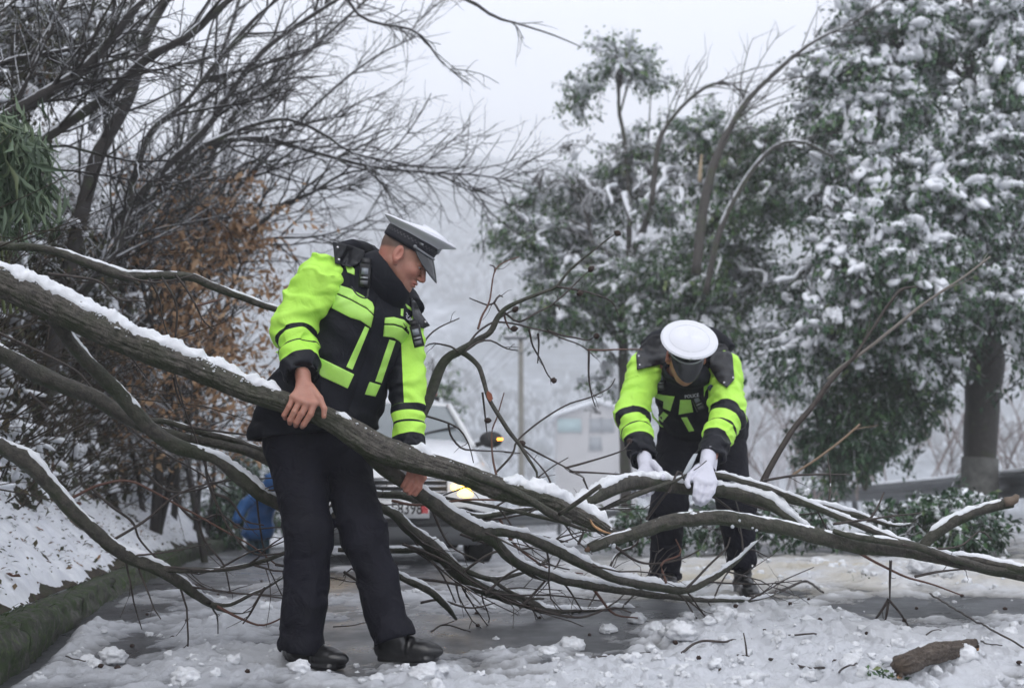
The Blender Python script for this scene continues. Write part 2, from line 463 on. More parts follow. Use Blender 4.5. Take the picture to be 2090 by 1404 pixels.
def graded(a, b, s0, s1):
    out = [a]; 
    while out[-1] < b:
        t = (out[-1]-a)/(b-a); out.append(out[-1] + s0*(s1/s0)**t)
    out[-1] = b; return np.array(out)

# asphalt
m, t, b = new_mat('wet_asphalt'); k = NB(t); co = k.obj()
c = k.ramp(k.noise(160, 4, .8, co), [(.3, (.030, .031, .034)), (.6, (.06, .062, .067)), (.8, (.12, .122, .13))])
c = k.mix(k.ramp(k.noise(2.5, 5, .6, co), [(.45, 0), (.7, .8)]), c, (.13, .135, .145))
k.l(c, b.inputs['Base Color'])
k.l(k.ramp(k.noise(3, 5, .6, co), [(.35, .22), (.65, .55)]), b.inputs['Roughness'])
k.bump(k.noise(180, 4, .8, co), .35, .004, b)
def road_z(x, y): return G(x, y)
xs = np.r_[-14, -9, -6.5, np.linspace(-5, 9, 90), 11, 14]; ys = np.r_[-3, -1, np.linspace(1, 16, 90), np.linspace(17, 44, 28)]
V, F = grid_vf(xs, ys, road_z)
part('road', mk_mesh('road', V, F, MATS['wet_asphalt']), kind='structure')

# slush lying on the road
m, t, b = new_mat('slush'); k = NB(t); co = k.obj()
th = k.attr('thick').outputs['Fac']; yel = k.attr('stain').outputs['Fac']
wet = k.attr('wet').outputs['Fac']; c = k.ramp(th, [(.0, (.16, .165, .18)), (.12, (.27, .28, .30)), (.35, (.48, .495, .525)), (.65, (.74, .76, .80))])
c = k.mix(k.math('MULTIPLY', k.ramp(k.noise(5, 6, .7, co), [(.4, 0), (.75, .75)]), k.math('SUBTRACT', 1.0, th)), c, (.30, .29, .27))
c = k.mix(yel, c, (.60, .53, .38)); c = k.mix(k.math('MULTIPLY', wet, .6), c, (.30, .31, .335))
k.l(c, b.inputs['Base Color'])
k.l(k.ramp(th, [(0, .22), (.4, .45), (1, .6)]), b.inputs['Roughness'])
b.inputs['Subsurface Weight'].default_value = .0
k.bump(k.math('ADD', k.noise(60, 6, .8, co), k.noise(240, 2, .6, co)), .85, .010, b)
def slush_z(x, y): return G(x, y) + SL(x, y)
parts_ = [grid_vf(np.arange(-2.15, 2.75, .0095), np.arange(3.55, 5.75, .0095), slush_z),
          grid_vf(np.arange(-3.0, 4.6, .022), np.arange(5.74, 8.6, .022), slush_z),
          grid_vf(np.arange(-4.0, 6.6, .06), np.arange(8.58, 15, .06), slush_z),
          grid_vf(np.arange(-9.0, 8.6, .25), np.arange(14.9, 38, .25), lambda x, y: slush_z(x, y) + .02)]
V, F = join_vf(parts_)
sl = V[:, 2] - G(V[:, 0], V[:, 1])
me = mk_mesh('slush', V, F, MATS['slush'])
PXs, PYs = proj(V[:, 0], V[:, 1], V[:, 2])
vattr(me, 'thick', np.clip(sl/.032, 0, 1))
vattr(me, 'stain', np.clip(.75*np.exp(-((PYs-1168)/48)**2)*sstep(1040, 1350, PXs)*(.55+.8*fbm2(V[:, 0]*4, V[:, 1]*3, 4, 77)) + .12*np.clip(fbm2(V[:, 0]*2, V[:, 1]*2, 3, 5), 0, 1), 0, .85))
wv = sstep(.5, -1.2, V[:, 0] - .25*(V[:, 1]-4))*.75 + .5*np.clip(fbm2(V[:, 0]*3.1, V[:, 1]*2.6, 4, 47) - .05, 0, 1); vattr(me, 'wet', np.clip(wv, 0, 1)*(1-.7*np.clip(sl/.06, 0, 1)))
part('slush', me, kind='stuff')

# lumps of clotted snow thrown over the road
mb_V, mb_F, off = [], [], 0
def lump_at(x, y, r, flat=.7, seed=0, zoff=0):
    V, F = ICO2; n = fbm3(V[:, 0]*1.7+seed, V[:, 1]*1.7, V[:, 2]*1.7+seed*.3, 3, seed % 97)
    P = V*(1+.75*n)[:, None]*np.array([r, r, r*flat]); z = float(G(x, y)) + max(0, float(SL(np.array([x]), np.array([y]))[0]))
    return P + np.array([x, y, z + r*flat*.35 + zoff]), F
ly = 3.7 + 5.2*rng.random(2600)**1.6; lx = -1.9 + rng.random(2600)*(4.2 + .35*ly); ls = SL(lx, ly); lg = G(lx, ly)
for i in range(2600):
    y, x, s = ly[i], lx[i], ls[i]
    if x < kerb_x(y) + .1: continue
    if rng.random() > np.clip(.12 + s*26, 0.03, 1): continue
    r = .003 + .022*rng.random()**4 + (.007*rng.random() if s > .02 else 0)
    V0, Fq = ICO2 if r > .012 else ICO1; n = fbm3(V0[:, 0]*1.7+i, V0[:, 1]*1.7, V0[:, 2]*1.7+i*.3, 2, i % 97); P = V0*(1+.75*n)[:, None]*np.array([r, r, r*.75]) + np.array([x, y, lg[i] + max(0, s) + r*.2]); mb_V.append(P); mb_F.append(Fq+off); off += len(P)
me = mk_mesh('snow_lumps', np.vstack(mb_V), np.vstack(mb_F), snow_mat('clotted_snow', (.62, .63, .65), (.8, .815, .84), .6, 70))
part('snow_lumps', me, kind='stuff')

# ------------------------------------------------------------------ the bank on the left
KH = .135
def bank_z(x, y):
    d = np.clip(kerb_x(y) - .16 - x, 0, 60)
    z = KH + np.interp(y, [0, 9.2, 16, 30], [0, .08, 0, -.3]) + np.interp(d, [0, .5, 1, 1.5, 2.5, 6, 12, 40], [0, .40, 1.15, 2.3, 3.9, 6.6, 9.5, 16])
    z = z + .10*np.clip(d, 0, 1)*fbm2(x*1.3, y*1.3, 4, 61) + .5*np.clip(d-1.4, 0, 1)*fbm2(x*.6, y*.6, 3, 64)
    return np.where(kerb_x(y) - .14 - x > 0, z, -.25)
m, t, b = new_mat('bank_soil'); k = NB(t); co = k.obj()
c = k.ramp(k.noise(14, 6, .75, co), [(.3, (.018, .014, .01)), (.5, (.045, .033, .02)), (.7, (.09, .065, .035))])
c = k.mix(k.ramp(k.noise(3, 5, .6, co), [(.5, 0), (.7, .7)]), c, (.04, .055, .02))
k.l(c, b.inputs['Base Color']); b.inputs['Roughness'].default_value = .85; k.bump(k.noise(30, 6, .8, co), .9, .03, b)
def bank_grid(s, x0, x1, y0, y1, zf):        # rows keep a constant distance to the kerb
    ds = graded(.0, x1, s*.6, s*5); ys = np.arange(y0, y1, s)
    Dg, Yg = np.meshgrid(ds, ys); X = kerb_x(Yg) - .15 - Dg
    V = np.stack([X, Yg, zf(X, Yg)], -1).reshape(-1, 3); nx = len(ds)
    i = np.arange(len(ys)-1)[:, None]; j = np.arange(nx-1)[None, :]
    F = np.stack([i*nx+j, (i+1)*nx+j, (i+1)*nx+j+1, i*nx+j+1], -1).reshape(-1, 4)
    return V, F
V, F = bank_grid(.25, 0, 34, 1.5, 40, bank_z)
part('bank', mk_mesh('bank', V, F, MATS['bank_soil']), kind='structure')
def bank_snow_z(x, y):
    d = kerb_x(y) - .15 - x
    t = .05*(fbm2(x*2.1, y*2.1, 3, 70) + .74 - 1.5*np.clip(d-.42, 0, 2.6)) + .036*fbm2(x*9, y*8, 4, 71, .55) + .006*fbm2(x*28, y*26, 2, 73)
    t = t - .05*np.clip(1 - (d + .05*fbm2(x*3, y*3, 2, 74))/.07, 0, 1) - .006
    return bank_z(x, y) + np.clip(t, -.05, .06)
L = [bank_grid(.021, 0, 2.6, 3.4, 9.5, bank_snow_z), bank_grid(.09, 0, 8, 9.48, 26, bank_snow_z)]
V, F = join_vf(L)
part('bank_snow', mk_mesh('bank_snow', V, F, snow_mat('bank_snow', (.66, .68, .73), (.82, .84, .87), .5, 40)), kind='stuff')

# mossy concrete kerb: separate cast blocks
m, t, b = new_mat('mossy_concrete'); k = NB(t); co = k.obj()
c = k.ramp(k.noise(22, 6, .7, co), [(.3, (.02, .02, .016)), (.55, (.07, .07, .058)), (.75, (.19, .19, .17))])
c = k.mix(k.ramp(k.noise(9, 7, .8, co), [(.45, 0), (.56, .9)]), c, (.03, .055, .012)); c = k.mix(k.ramp(k.noise(26, 5, .8, co), [(.56, 0), (.66, .8)]), c, (.10, .16, .035))
k.l(c, b.inputs['Base Color']); b.inputs['Roughness'].default_value = .8; k.bump(k.noise(35, 6, .8, co), .9, .02, b)
kerb = thing('kerb_wall', 'low dark mossy concrete kerb edging the snowy bank left of the road', 'kerb')
del kerb['category'], kerb['label']; kerb['kind'] = 'structure'
y = 2.6; n_k = 0
while y < 24:
    L_ = .98; n = 46; ys = np.linspace(y, y+L_, n)
    prof = [(0.0, -.3), (0, -.02), (0, .01), (-.002, .035), (-.006, .06), (-.012, .085), (-.018, .105), (-.030, .122), (-.045, .132), (-.07, .138), (-.10, .140), (-.13, .138), (-.15, .134), (-.19, -.3)]
    kx = kerb_x(ys); gz = np.interp(ys, [0, 9.2, 16, 30], [0, .08, 0, -.3])
    qa, qq = np.meshgrid(ys, np.arange(len(prof)), indexing='ij'); NZ = .030*fbm3(qa*5, qq*.35, 0*qa, 3, 5) + .016*fbm3(qa*24, qq*1.1, 0*qa+4, 3, 6, .6)
    V = []
    for a in range(n):
        for q, (dx, dz) in enumerate(prof):
            nn = NZ[a, q] if 0 < q < 13 else 0
            V.append((kx[a] + dx + nn, ys[a], gz[a] + dz + nn*.6))
    K = len(prof); F = [(i*K+j, i*K+j+1, (i+1)*K+j+1, (i+1)*K+j) for i in range(n-1) for j in range(K-1)] + [tuple(range(K))[::-1], tuple((n-1)*K+j for j in range(K))]
    part('kerb_block', mk_mesh('kerb_block', V, F, MATS['mossy_concrete']), kerb); y += L_ + .012

# ------------------------------------------------------------------ far ground and hills
def far_z(x, y):
    z = np.interp(y, [-10, 14, 22, 34, 60, 260, 900], [-.6, -.6, -1.4, -3.2, -3.6, -3.6, -3.6])
    z = z + .5*fbm2(x*.05, y*.05, 4, 81)*sstep(30, 60, y)
    hill = sstep(150, 620, y + .10*np.abs(x-60))*(172 + 20*fbm2(x*.006+3, y*.006, 4, 83))
    return z + hill + 5*fbm2(x*.03, y*.03, 4, 85)*sstep(220, 400, y) + .0*x
m, t, b = new_mat('snowy_land'); k = NB(t); co = k.obj()
f = k.noise(.25, 8, .72, co); f2 = k.noise(.035, 6, .6, co)
c = k.ramp(k.math('ADD', k.math('MULTIPLY', f, .65), k.math('MULTIPLY', f2, .35)), [(.42, (.05, .065, .075)), (.53, (.20, .23, .26)), (.62, (.6, .63, .68))])
geo = k.n('ShaderNodeSeparateXYZ'); k.l(co, geo.inputs[0])
c = k.mix(k.ramp(k.math('MULTIPLY', geo.outputs[1], .002), [(.05, 1), (.35, 0)]), c, k.ramp(k.noise(.9, 6, .7, co), [(.35, (.3, .31, .32)), (.5, (.74, .76, .8))]))
k.l(c, b.inputs['Base Color']); b.inputs['Roughness'].default_value = .8
xs = np.r_[np.linspace(-450, -60, 60), np.linspace(-55, 60, 60), np.linspace(65, 450, 60)]
ys = np.r_[np.linspace(-12, 60, 40), np.linspace(64, 300, 40), np.linspace(308, 620, 60)]
V, F = grid_vf(xs, ys, far_z)
part('ground', mk_mesh('ground', V, F, MATS['snowy_land']), kind='structure')
n = 42000; yy = 150 + 440*rng.random(n)**.9; xx = (rng.random(n)*2-1)*(.5*yy + 10) + 8; keep = (fbm2(xx*.03, yy*.02, 3, 88) > -.25) & (yy > 152); xx = xx[keep]; yy = yy[keep]; n = len(xx)
hh = (.9 + 2.2*rng.random(n)**2); zz = far_z(xx, yy); C = np.stack([xx, yy, zz + hh*.4], 1); sc = hh[:, None, None]
J = 1 + .4*rng.normal(size=(n, 6, 1)).clip(-1.5, 1.5); bv, bf = np.array([(1, 0, 0), (-1, 0, 0), (0, 1, 0), (0, -1, 0), (0, 0, 1.9), (0, 0, -.5)]), np.array([(0, 2, 4), (2, 1, 4), (1, 3, 4), (3, 0, 4), (2, 0, 5), (1, 2, 5), (3, 1, 5), (0, 3, 5)])
Vw = (C[:, None] + J*bv[None]*sc*np.array([.55, .55, .62])).reshape(-1, 3); Fw = (np.arange(n)[:, None, None]*6 + bf[None]).reshape(-1, 3)
m, t, b = new_mat('snowy_wood'); k = NB(t); geo = k.n('ShaderNodeNewGeometry'); sx = k.n('ShaderNodeSeparateXYZ'); k.l(geo.outputs['Normal'], sx.inputs[0])
s_ = k.math('ADD', sx.outputs[2], k.math('MULTIPLY', k.math('SUBTRACT', k.noise(1.2, 4, .7, k.obj()), .5), 2.2))
k.l(k.ramp(s_, [(.2, (.10, .12, .13)), (.75, (.26, .29, .32)), (1.0, (.5, .53, .57))]), b.inputs['Base Color']); b.inputs['Roughness'].default_value = .9
part('far_wood', mk_mesh('far_wood', Vw, Fw, m, smooth=False), kind='stuff')
# embankment shoulder between road edge and the lower land
def should_z(x, y): return G(x, y) + .015 - np.clip(x - (5.5+.05*y), 0, 99)*.02 - .55*np.clip(x - 9.2, 0, 20)
V, F = grid_vf(np.linspace(5.2, 18, 60), np.linspace(4, 38, 90), lambda x, y: should_z(x, y) + .05*fbm2(x*2, y*2, 4, 90))
part('verge', mk_mesh('verge', V, F, snow_mat('verge_snow', (.6, .62, .66), (.82, .84, .87), .6, 30, (3, .55, (.12, .1, .07)))), kind='structure')

# ------------------------------------------------------------------ haze
hz = box_vf((0, 303, 88), (920, 646, 190)); 
me = mk_mesh('haze', hz[0], hz[1], None, smooth=False)
m = bpy.data.materials.new('haze_air'); m.use_nodes = True; m.node_tree.nodes.clear(); k = NB(m.node_tree)
pv = k.n('ShaderNodeVolumePrincipled'); pv.inputs['Color'].default_value = (.985, .99, 1.0, 1); pv.inputs['Density'].default_value = .0030
pv.inputs['Anisotropy'].default_value = 0.0
out = k.n('ShaderNodeOutputMaterial'); k.l(pv.outputs[0], out.inputs['Volume']); me.materials.append(m)
part('haze', me, kind='stuff')
rng = np.random.default_rng(303)
# ------------------------------------------------------------------ vegetation helpers
def snow_strip(P, r, H, gap=.1, seed=0, half=1.0, step=.012, m=11, wid=1.0):
    A, s = resample(np.c_[P, r], step); P = A[:, :3]; r = A[:, 3]
    T = np.gradient(P, axis=0); T /= np.linalg.norm(T, axis=1)[:, None] + 1e-9
    Z = np.array([0, 0, 1.]); U = Z - T*T[:, 2:3]; flat = np.linalg.norm(U, axis=1); U /= flat[:, None] + 1e-6; W = np.cross(T, U)
    a = np.linspace(-half, half, m)[None, :]*np.ones((len(P), 1)); sg = s[:, None] + 0*a
    a = a*(1 + .55*fbm2(sg*17, np.sign(a)*5 + seed, 4, seed, .65)) + .12*vnoise2(sg*5, 0*sg + seed, seed+3)
    mask = .5 + 1.6*fbm2(s*3.1, s*0 + seed*1.7, 3, seed+7) - gap*2.2 + .5
    mask = np.clip(mask, -.6, 1)*np.clip((flat-.35)*4, 0, 1); fade = sstep(0, .09, s + .03*vnoise2(s*40, s*0+seed, 3))*sstep(0, .09, s[-1]-s); mask = mask*fade - (1-fade)*.4
    e = np.clip(1 - np.abs(np.linspace(-1, 1, m))**2.2, 0, 1)**.55
    lum = .72 + .55*fbm3(P[:, 0:1]*55 + a*2, P[:, 1:2]*55 + 0*a, P[:, 2:3]*55 + a*3, 3, seed+11, .6) + .40*vnoise2(sg*26, a*1.5, seed+13) + .2*vnoise2(sg*80, a*4, seed+17)
    h = H*e[None, :]*mask[:, None]*lum - .0025 - .0009*(1-e)[None, :]*8
    rr = np.maximum(r[:, None] + h, r[:, None]*.6)
    V = P[:, None] + (np.sin(a)*wid)[..., None]*W[:, None]*rr[..., None] + np.cos(a)[..., None]*U[:, None]*rr[..., None]
    V[..., 2] += .15*np.clip(h, 0, 1)
    n = len(P); i = np.arange(n-1)[:, None]; j = np.arange(m-1)[None, :]
    F = np.stack([i*m+j, (i+1)*m+j, (i+1)*m+j+1, i*m+j+1], -1).reshape(-1, 4)
    return V.reshape(-1, 3), F
def leaf_quads(C, D, size, width=.42, droop=.25, up=None):
    """C centres, D pointing directions, size lengths -> two-quad folded leaves"""
    n = len(C); D = D/(np.linalg.norm(D, axis=1)[:, None] + 1e-9)
    rnd = rng.normal(size=(n, 3)); 
    if up is not None: rnd = rnd*.6 + np.array([0, 0, up])
    S = np.cross(D, rnd); S /= np.linalg.norm(S, axis=1)[:, None] + 1e-9
    N = np.cross(S, D); s = size[:, None]
    p0 = C; p3 = C + D*s - N*s*droop
    m1 = C + D*s*.5; a = m1 + S*s*width/2 + N*s*.06; b_ = m1 - S*s*width/2 + N*s*.06; mid = m1 - N*s*.02
    V = np.stack([p0, a, p3, b_, mid], 1).reshape(-1, 3)
    k = np.arange(n)[:, None]*5
    F = np.vstack([k + np.array([[0, 1, 2, 4]]), k + np.array([[0, 4, 2, 3]])])
    return V, F
def leaf_mat(name, stops, rough=.45, trans=.25):
    m, t, b = new_mat(name); k = NB(t)
    c = k.ramp(k.attr('tint').outputs['Fac'], stops)
    k.l(c, b.inputs['Base Color']); b.inputs['Roughness'].default_value = rough
    return m
M_LEAF = leaf_mat('camphor_leaf', [(0, (.014, .045, .020)), (.45, (.045, .11, .038)), (.8, (.10, .18, .055)), (1, (.19, .23, .08))])
M_LEAFD = leaf_mat('dark_evergreen_leaf', [(0, (.006, .028, .012)), (.5, (.020, .068, .026)), (.9, (.060, .13, .040)), (1, (.13, .18, .06))])
M_BROWN = leaf_mat('withered_leaf', [(0, (.17, .095, .045)), (.5, (.36, .21, .11)), (1, (.52, .36, .21))], .7)
M_BAMB = leaf_mat('bamboo_leaf', [(0, (.03, .055, .03)), (.6, (.09, .14, .075)), (.9, (.15, .20, .11)), (1, (.34, .22, .09))])
M_UNDER = leaf_mat('undergrowth_leaf', [(0, (.014, .016, .008)), (.4, (.035, .04, .015)), (.7, (.06, .06, .025)), (.9, (.11, .07, .03)), (1, (.20, .10, .05))], .7)
OCT_V = np.array([(1, 0, 0), (-1, 0, 0), (0, 1, 0), (0, -1, 0), (0, 0, 1), (0, 0, -.5)], float)
OCT_F = np.array([(0, 2, 4), (2, 1, 4), (1, 3, 4), (3, 0, 4), (2, 0, 5), (1, 2, 5), (3, 1, 5), (0, 3, 5)])
def pads(C, Dr, L, W, H, base=None):         # many little snow pads: centres, directions, sizes
    bv, bf = base if base is not None else (OCT_V, OCT_F)
    n = len(C); D = Dr/(np.linalg.norm(Dr, axis=1)[:, None] + 1e-9)
    S = np.cross(D, np.array([0, 0, 1.])); S /= np.linalg.norm(S, axis=1)[:, None] + 1e-9
    U = np.cross(S, D); J = 1 + .28*rng.normal(size=(n, len(bv), 1)).clip(-1.5, 1.5)*(1 if len(bv) < 10 else .45)
    P = C[:, None] + J*(bv[None, :, 0:1]*(D*L[:, None])[:, None] + bv[None, :, 1:2]*(S*W[:, None])[:, None] + bv[None, :, 2:3]*(U*H[:, None])[:, None])
    F = (np.arange(n)[:, None, None]*len(bv) + bf[None]).reshape(-1, bf.shape[1])
    return P.reshape(-1, 3), F
def curve_pts(p, d, L, n, wob, bend):
    p = np.array(p, float); d = np.array(d, float); d /= np.linalg.norm(d); out = [p.copy()]; st = L/(n-1)
    for i in range(n-1):
        d = d + wob*rng.normal(size=3) + bend; d /= np.linalg.norm(d); p = p + d*st; out.append(p.copy())
    return np.array(out)
def stem_from_px(pts, step=.12):             # rows (px, py, Y, diameter px) -> world polyline and radii
    Q = np.array([[*at(a, b_, Y), .5*dm/ppm(Y)] for a, b_, Y, dm in pts]); S = spline(Q, 8); P, _ = resample(S, step)
    return P[:, :3], np.maximum(P[:, 3], .002)
def grow_twigs(stems, levels, up=np.array([0, 0, .04])):
    """levels: list of (per metre, length lo, length hi, spread, radius, wobble, bend vec)"""
    allp = []; cur = stems
    for lv, (dens, l0, l1, spread, rad, wob, bend) in enumerate(levels):
        nxt = []
        for P, r in cur:
            L = np.linalg.norm(np.diff(P, axis=0), axis=1).sum(); k = max(1, rng.poisson(dens*L))
            for _ in range(k):
                t = .12 + .88*rng.random() if lv else .25 + .75*rng.random(); i = min(int(t*(len(P)-1)), len(P)-2)
                T = P[i+1]-P[i]; T = T/(np.linalg.norm(T)+1e-9)
                q = rng.normal(size=3); q[1] *= .8; q -= T*q.dot(T); q /= np.linalg.norm(q)
                d = T + spread*q; ln = (l0 + (l1-l0)*rng.random())*(1.1 - .55*t)
                n = 6 if lv == 0 else 5 if lv == 1 else 4
                C = curve_pts(P[i] + (P[i+1]-P[i])*rng.random(), d, ln, n, wob, np.array(bend))
                r0 = min(rad, r[i]*.75); nxt.append((C, np.linspace(r0, r0*.45, n)))
        allp += nxt; cur = nxt
    return allp
def bare_tree(name, label, group, stems_px, levels, mat=None, extra=None):
    stems = [stem_from_px(s) for s in stems_px]
    for i, (P, r) in enumerate(stems):        # carry the stem on down its own line to the bank
        if stems_px[i][0][0] < 520:
            d = P[0]-P[min(4, len(P)-1)]; d /= np.linalg.norm(d); d = d*np.array([1, 1, 1]) + np.array([0, 0, -.15]); q = P[0].copy(); ext = []
            for _ in range(60):
                q = q + d*.12; d = d + np.array([0, 0, -.03]); d /= np.linalg.norm(d); ext.append(q.copy())
                if q[2] < float(bank_z(np.array(q[0]), np.array(q[1]))) - .05 or q[2] < -.3: break
            n_ = len(ext); stems[i] = (np.vstack([np.array(ext[::-1]), P]), np.r_[np.linspace(r[0]*1.25, r[0], n_), r])
    t = thing(name, label, 'tree', tuple(stems[0][0][0]), group)
    loc = stems[0][0][0]
    for P, r in stems:
        V, F = tube(P-loc, r, 10, True, .12, 6)
        part('trunk', mk_mesh('trunk', V, F, mat or M_BTREE), t)
    tw = grow_twigs(stems, levels)
    V, F = quads_mesh_tubes([(P-loc, r) for P, r in tw], 3)
    part('branches', mk_mesh('branches', V, F, mat or M_BTREE, smooth=False), t, kind='stuff')
    return t, stems, tw, loc

LV = [(4.2, .5, 1.5, .75, .014, .12, (.03, 0, .05)), (7.0, .25, .8, .8, .0065, .16, (.02, 0, .04)), (7, .12, .42, .8, .0035, .2, (0, 0, .02))]
GB = 'leaning bare trees on the left bank'
bare_tree('bare_tree', 'dark bare tree whose snow-lined stems lean up and across the sky from the bank', GB,
    [[(190, 560, 9.2, 20), (213, 498, 9.2, 18), (260, 427, 9.2, 17), (342, 338, 9.2, 16), (420, 263, 9.2, 15), (477, 178, 9.2, 13), (534, 107, 9.2, 12), (605, 53, 9.2, 10), (720, -20, 9.2, 8), (800, -60, 9.2, 5)],
     [(230, 560, 9.5, 16), (277, 448, 9.5, 16), (377, 331, 9.6, 14), (440, 285, 9.7, 12), (570, 243, 9.8, 9), (655, 270, 9.9, 7), (720, 312, 10, 6), (830, 335, 10, 4)]], LV)
bare_tree('bare_tree', 'bare tree reaching long drooping branches over the capped man toward the centre', GB,
    [[(250, 590, 10.2, 18), (300, 490, 10.2, 16), (400, 330, 10.2, 15), (450, 290, 10.2, 14), (540, 283, 10.3, 12), (640, 310, 10.5, 10), (760, 340, 10.8, 8), (880, 352, 11, 6), (980, 358, 11.2, 5), (1090, 378, 11.4, 3)],
     [(270, 600, 10.4, 14), (356, 402, 10.4, 12), (413, 370, 10.4, 11), (505, 363, 10.5, 8), (600, 330, 10.7, 6), (700, 300, 10.9, 5), (800, 260, 11, 3)],
     [(300, 650, 10.8, 14), (380, 590, 10.8, 13), (473, 498, 10.8, 11), (534, 456, 10.8, 10), (580, 416, 10.8, 9), (634, 395, 10.8, 8), (700, 355, 10.9, 6), (770, 345, 11, 4)],
     [(400, 560, 11, 9), (470, 520, 11, 8), (540, 488, 11, 7), (650, 482, 11, 5), (730, 455, 11, 3), (800, 420, 11, 2)]], LV)
bare_tree('bare_tree', 'upright bare tree with a thick dark trunk above the bamboo at upper left', GB,
    [[(130, 600, 8.4, 34), (160, 463, 8.4, 32), (199, 320, 8.4, 30), (256, 213, 8.4, 27), (285, 125, 8.4, 24), (302, 64, 8.4, 21), (345, -10, 8.4, 18), (400, -120, 8.4, 12)],
     [(170, 600, 8.8, 16), (242, 498, 8.8, 15), (277, 356, 8.8, 14), (310, 267, 8.8, 13), (377, 210, 8.8, 11), (445, 125, 8.8, 10), (516, 43, 8.8, 8), (590, -20, 8.8, 6)]], LV)
bare_tree('bare_tree', 'bare tree with pale snow-topped limbs crossing the top left corner', GB,
    [[(40, 320, 7.6, 24), (121, 263, 7.6, 22), (214, 199, 7.6, 21), (302, 117, 7.6, 20), (384, 75, 7.6, 18), (441, 21, 7.6, 16), (520, -40, 7.6, 12)],
     [(-60, 280, 7.2, 30), (0, 245, 7.2, 28), (92, 192, 7.2, 26), (178, 135, 7.2, 23), (250, 50, 7.2, 18), (300, -10, 7.2, 14)],
     [(-40, 150, 7.4, 14), (30, 120, 7.4, 12), (150, 100, 7.4, 9), (280, 60, 7.4, 6)]], LV)
bare_tree('bare_tree', 'slender bare tree with fine steep twigs filling the sky left of centre', GB,
    [[(330, 640, 11.5, 12), (400, 440, 11.5, 12), (440, 300, 11.5, 11), (495, 213, 11.5, 10), (555, 171, 11.5, 9), (605, 128, 11.5, 8), (676, 64, 11.5, 7), (760, -10, 11.5, 5)],
     [(350, 640, 12, 10), (460, 420, 12, 9), (560, 300, 12, 8), (660, 200, 12, 6), (760, 120, 12, 5), (860, 70, 12, 3)],
     [(300, 640, 12, 12), (360, 380, 12, 11), (420, 200, 12, 10), (470, 60, 12, 8), (500, -40, 12, 6)]], LV)
bare_tree('bare_tree', 'overhanging bare branch with clinging leaf tufts entering from the top edge at centre', GB,
    [[(100, -330, 9.8, 26), (480, -200, 9.8, 16), (760, -70, 9.8, 12), (900, -20, 9.8, 10), (965, 5, 9.8, 9), (1010, 35, 9.8, 7), (1055, 48, 9.8, 5), (1130, 72, 9.8, 4), (1185, 96, 9.8, 2)],
     [(640, -120, 9.85, 10), (720, 15, 10, 8), (760, 45, 10, 7), (850, 65, 10, 6), (900, 125, 10, 5), (960, 175, 10, 3)]],
    [(4, .25, .8, .8, .008, .14, (.02, 0, -.04)), (7, .15, .4, .8, .0045, .2, (0, 0, -.03))])
# slim saplings rising from the lower bank behind the fallen limbs
for i, (a, bb, Y, c2) in enumerate([(330, 1120, 12, 300), (350, 1110, 12.4, 385), (300, 1130, 11, 250), (395, 1130, 13, 430), (240, 1090, 10, 200), (420, 1120, 14, 470), (370, 1100, 15, 345)]):
    lab = ['sapling', ['slim bare sapling on the lower bank, second of the row from the left', 'slim bare sapling on the lower bank, fourth of the row from the left', 'slim bare sapling whose top leans over the snowy slope, third from the left', 'slim bare sapling beside the low green bush', 'leftmost slim bare sapling, low on the snowy bank', 'thin sapling standing nearest the blue raincoat figure', 'faint thin sapling farthest back among the bank saplings'][i]]
    P0 = [(a, bb, Y, 16-i), ((a*2+c2)/3, bb-150, Y, 13-i), ((a+c2*2)/3-14, bb-320, Y, 10-i*.5), (c2+25, bb-560, Y, 6), (c2+80, bb-760, Y, 3)]
    bare_tree(lab[0], lab[1], 'saplings on the lower bank', [P0], [(5, .4, 1.1, .7, .009, .12, (.02, 0, .05)), (6, .2, .5, .8, .004, .18, (0, 0, .02)), (4, .1, .25, .8, .003, .2, (0, 0, 0))])

# withered oak with brown leaves
def leafy_cloud(centers, per, spread, size, jit=.3, down=.4, up=None, width=.42):
    n = len(centers)*per; C = np.repeat(centers, per, 0) + rng.normal(size=(n, 3))*spread
    D = rng.normal(size=(n, 3)); D[:, 2] -= down
    s = size*(1 + jit*rng.normal(size=n)).clip(.5, 1.7)
    tint = np.repeat(rng.random(len(centers)), per)*.5 + .5*rng.random(n)
    V, F = leaf_quads(C, D, s, width, up=up); return V, F, np.repeat(tint, 5), C
t, stems, tw, loc = bare_tree('oak_tree', 'small oak still holding withered orange-brown leaves behind the standing man', None,
    [[(330, 900, 10.2, 18), (350, 700, 10.2, 15), (380, 560, 10.2, 12), (430, 470, 10.2, 9), (470, 420, 10.2, 6)], [(370, 900, 10.4, 14), (420, 740, 10.4, 10), (470, 600, 10.4, 8), (500, 520, 10.4, 5)],
     [(340, 760, 10, 12), (300, 620, 10, 9), (280, 500, 10, 7), (300, 450, 10, 5)]],
    [(9, .5, 1.3, 1.0, .010, .14, (0, 0, .0)), (10, .2, .5, .9, .004, .18, (0, 0, 0))])
ends = np.array([P[-1] for P, r in tw if rng.random() < .75]) - loc
cc = [np.array(at(395 + rng.normal()*75, 640 + rng.normal()*120, 9.6 + 1.4*rng.random())) - loc for _ in range(400)] + [np.array(at(480 + rng.normal()*35, 470 + rng.normal()*40, 10.2)) - loc for _ in range(70)]
cc = np.array([c_ for c_ in cc if fbm3(np.array([c_[0]*1.6]), np.array([c_[1]*1.6]), np.array([c_[2]*1.6]), 2, 3)[0] > -.05]); ends = np.vstack([ends, cc])
V, F, ti, _ = leafy_cloud(ends, 6, .07, .072, down=.8)
me = mk_mesh('foliage', V, F, M_BROWN); vattr(me, 'tint', ti); part('foliage', me, t, kind='stuff')

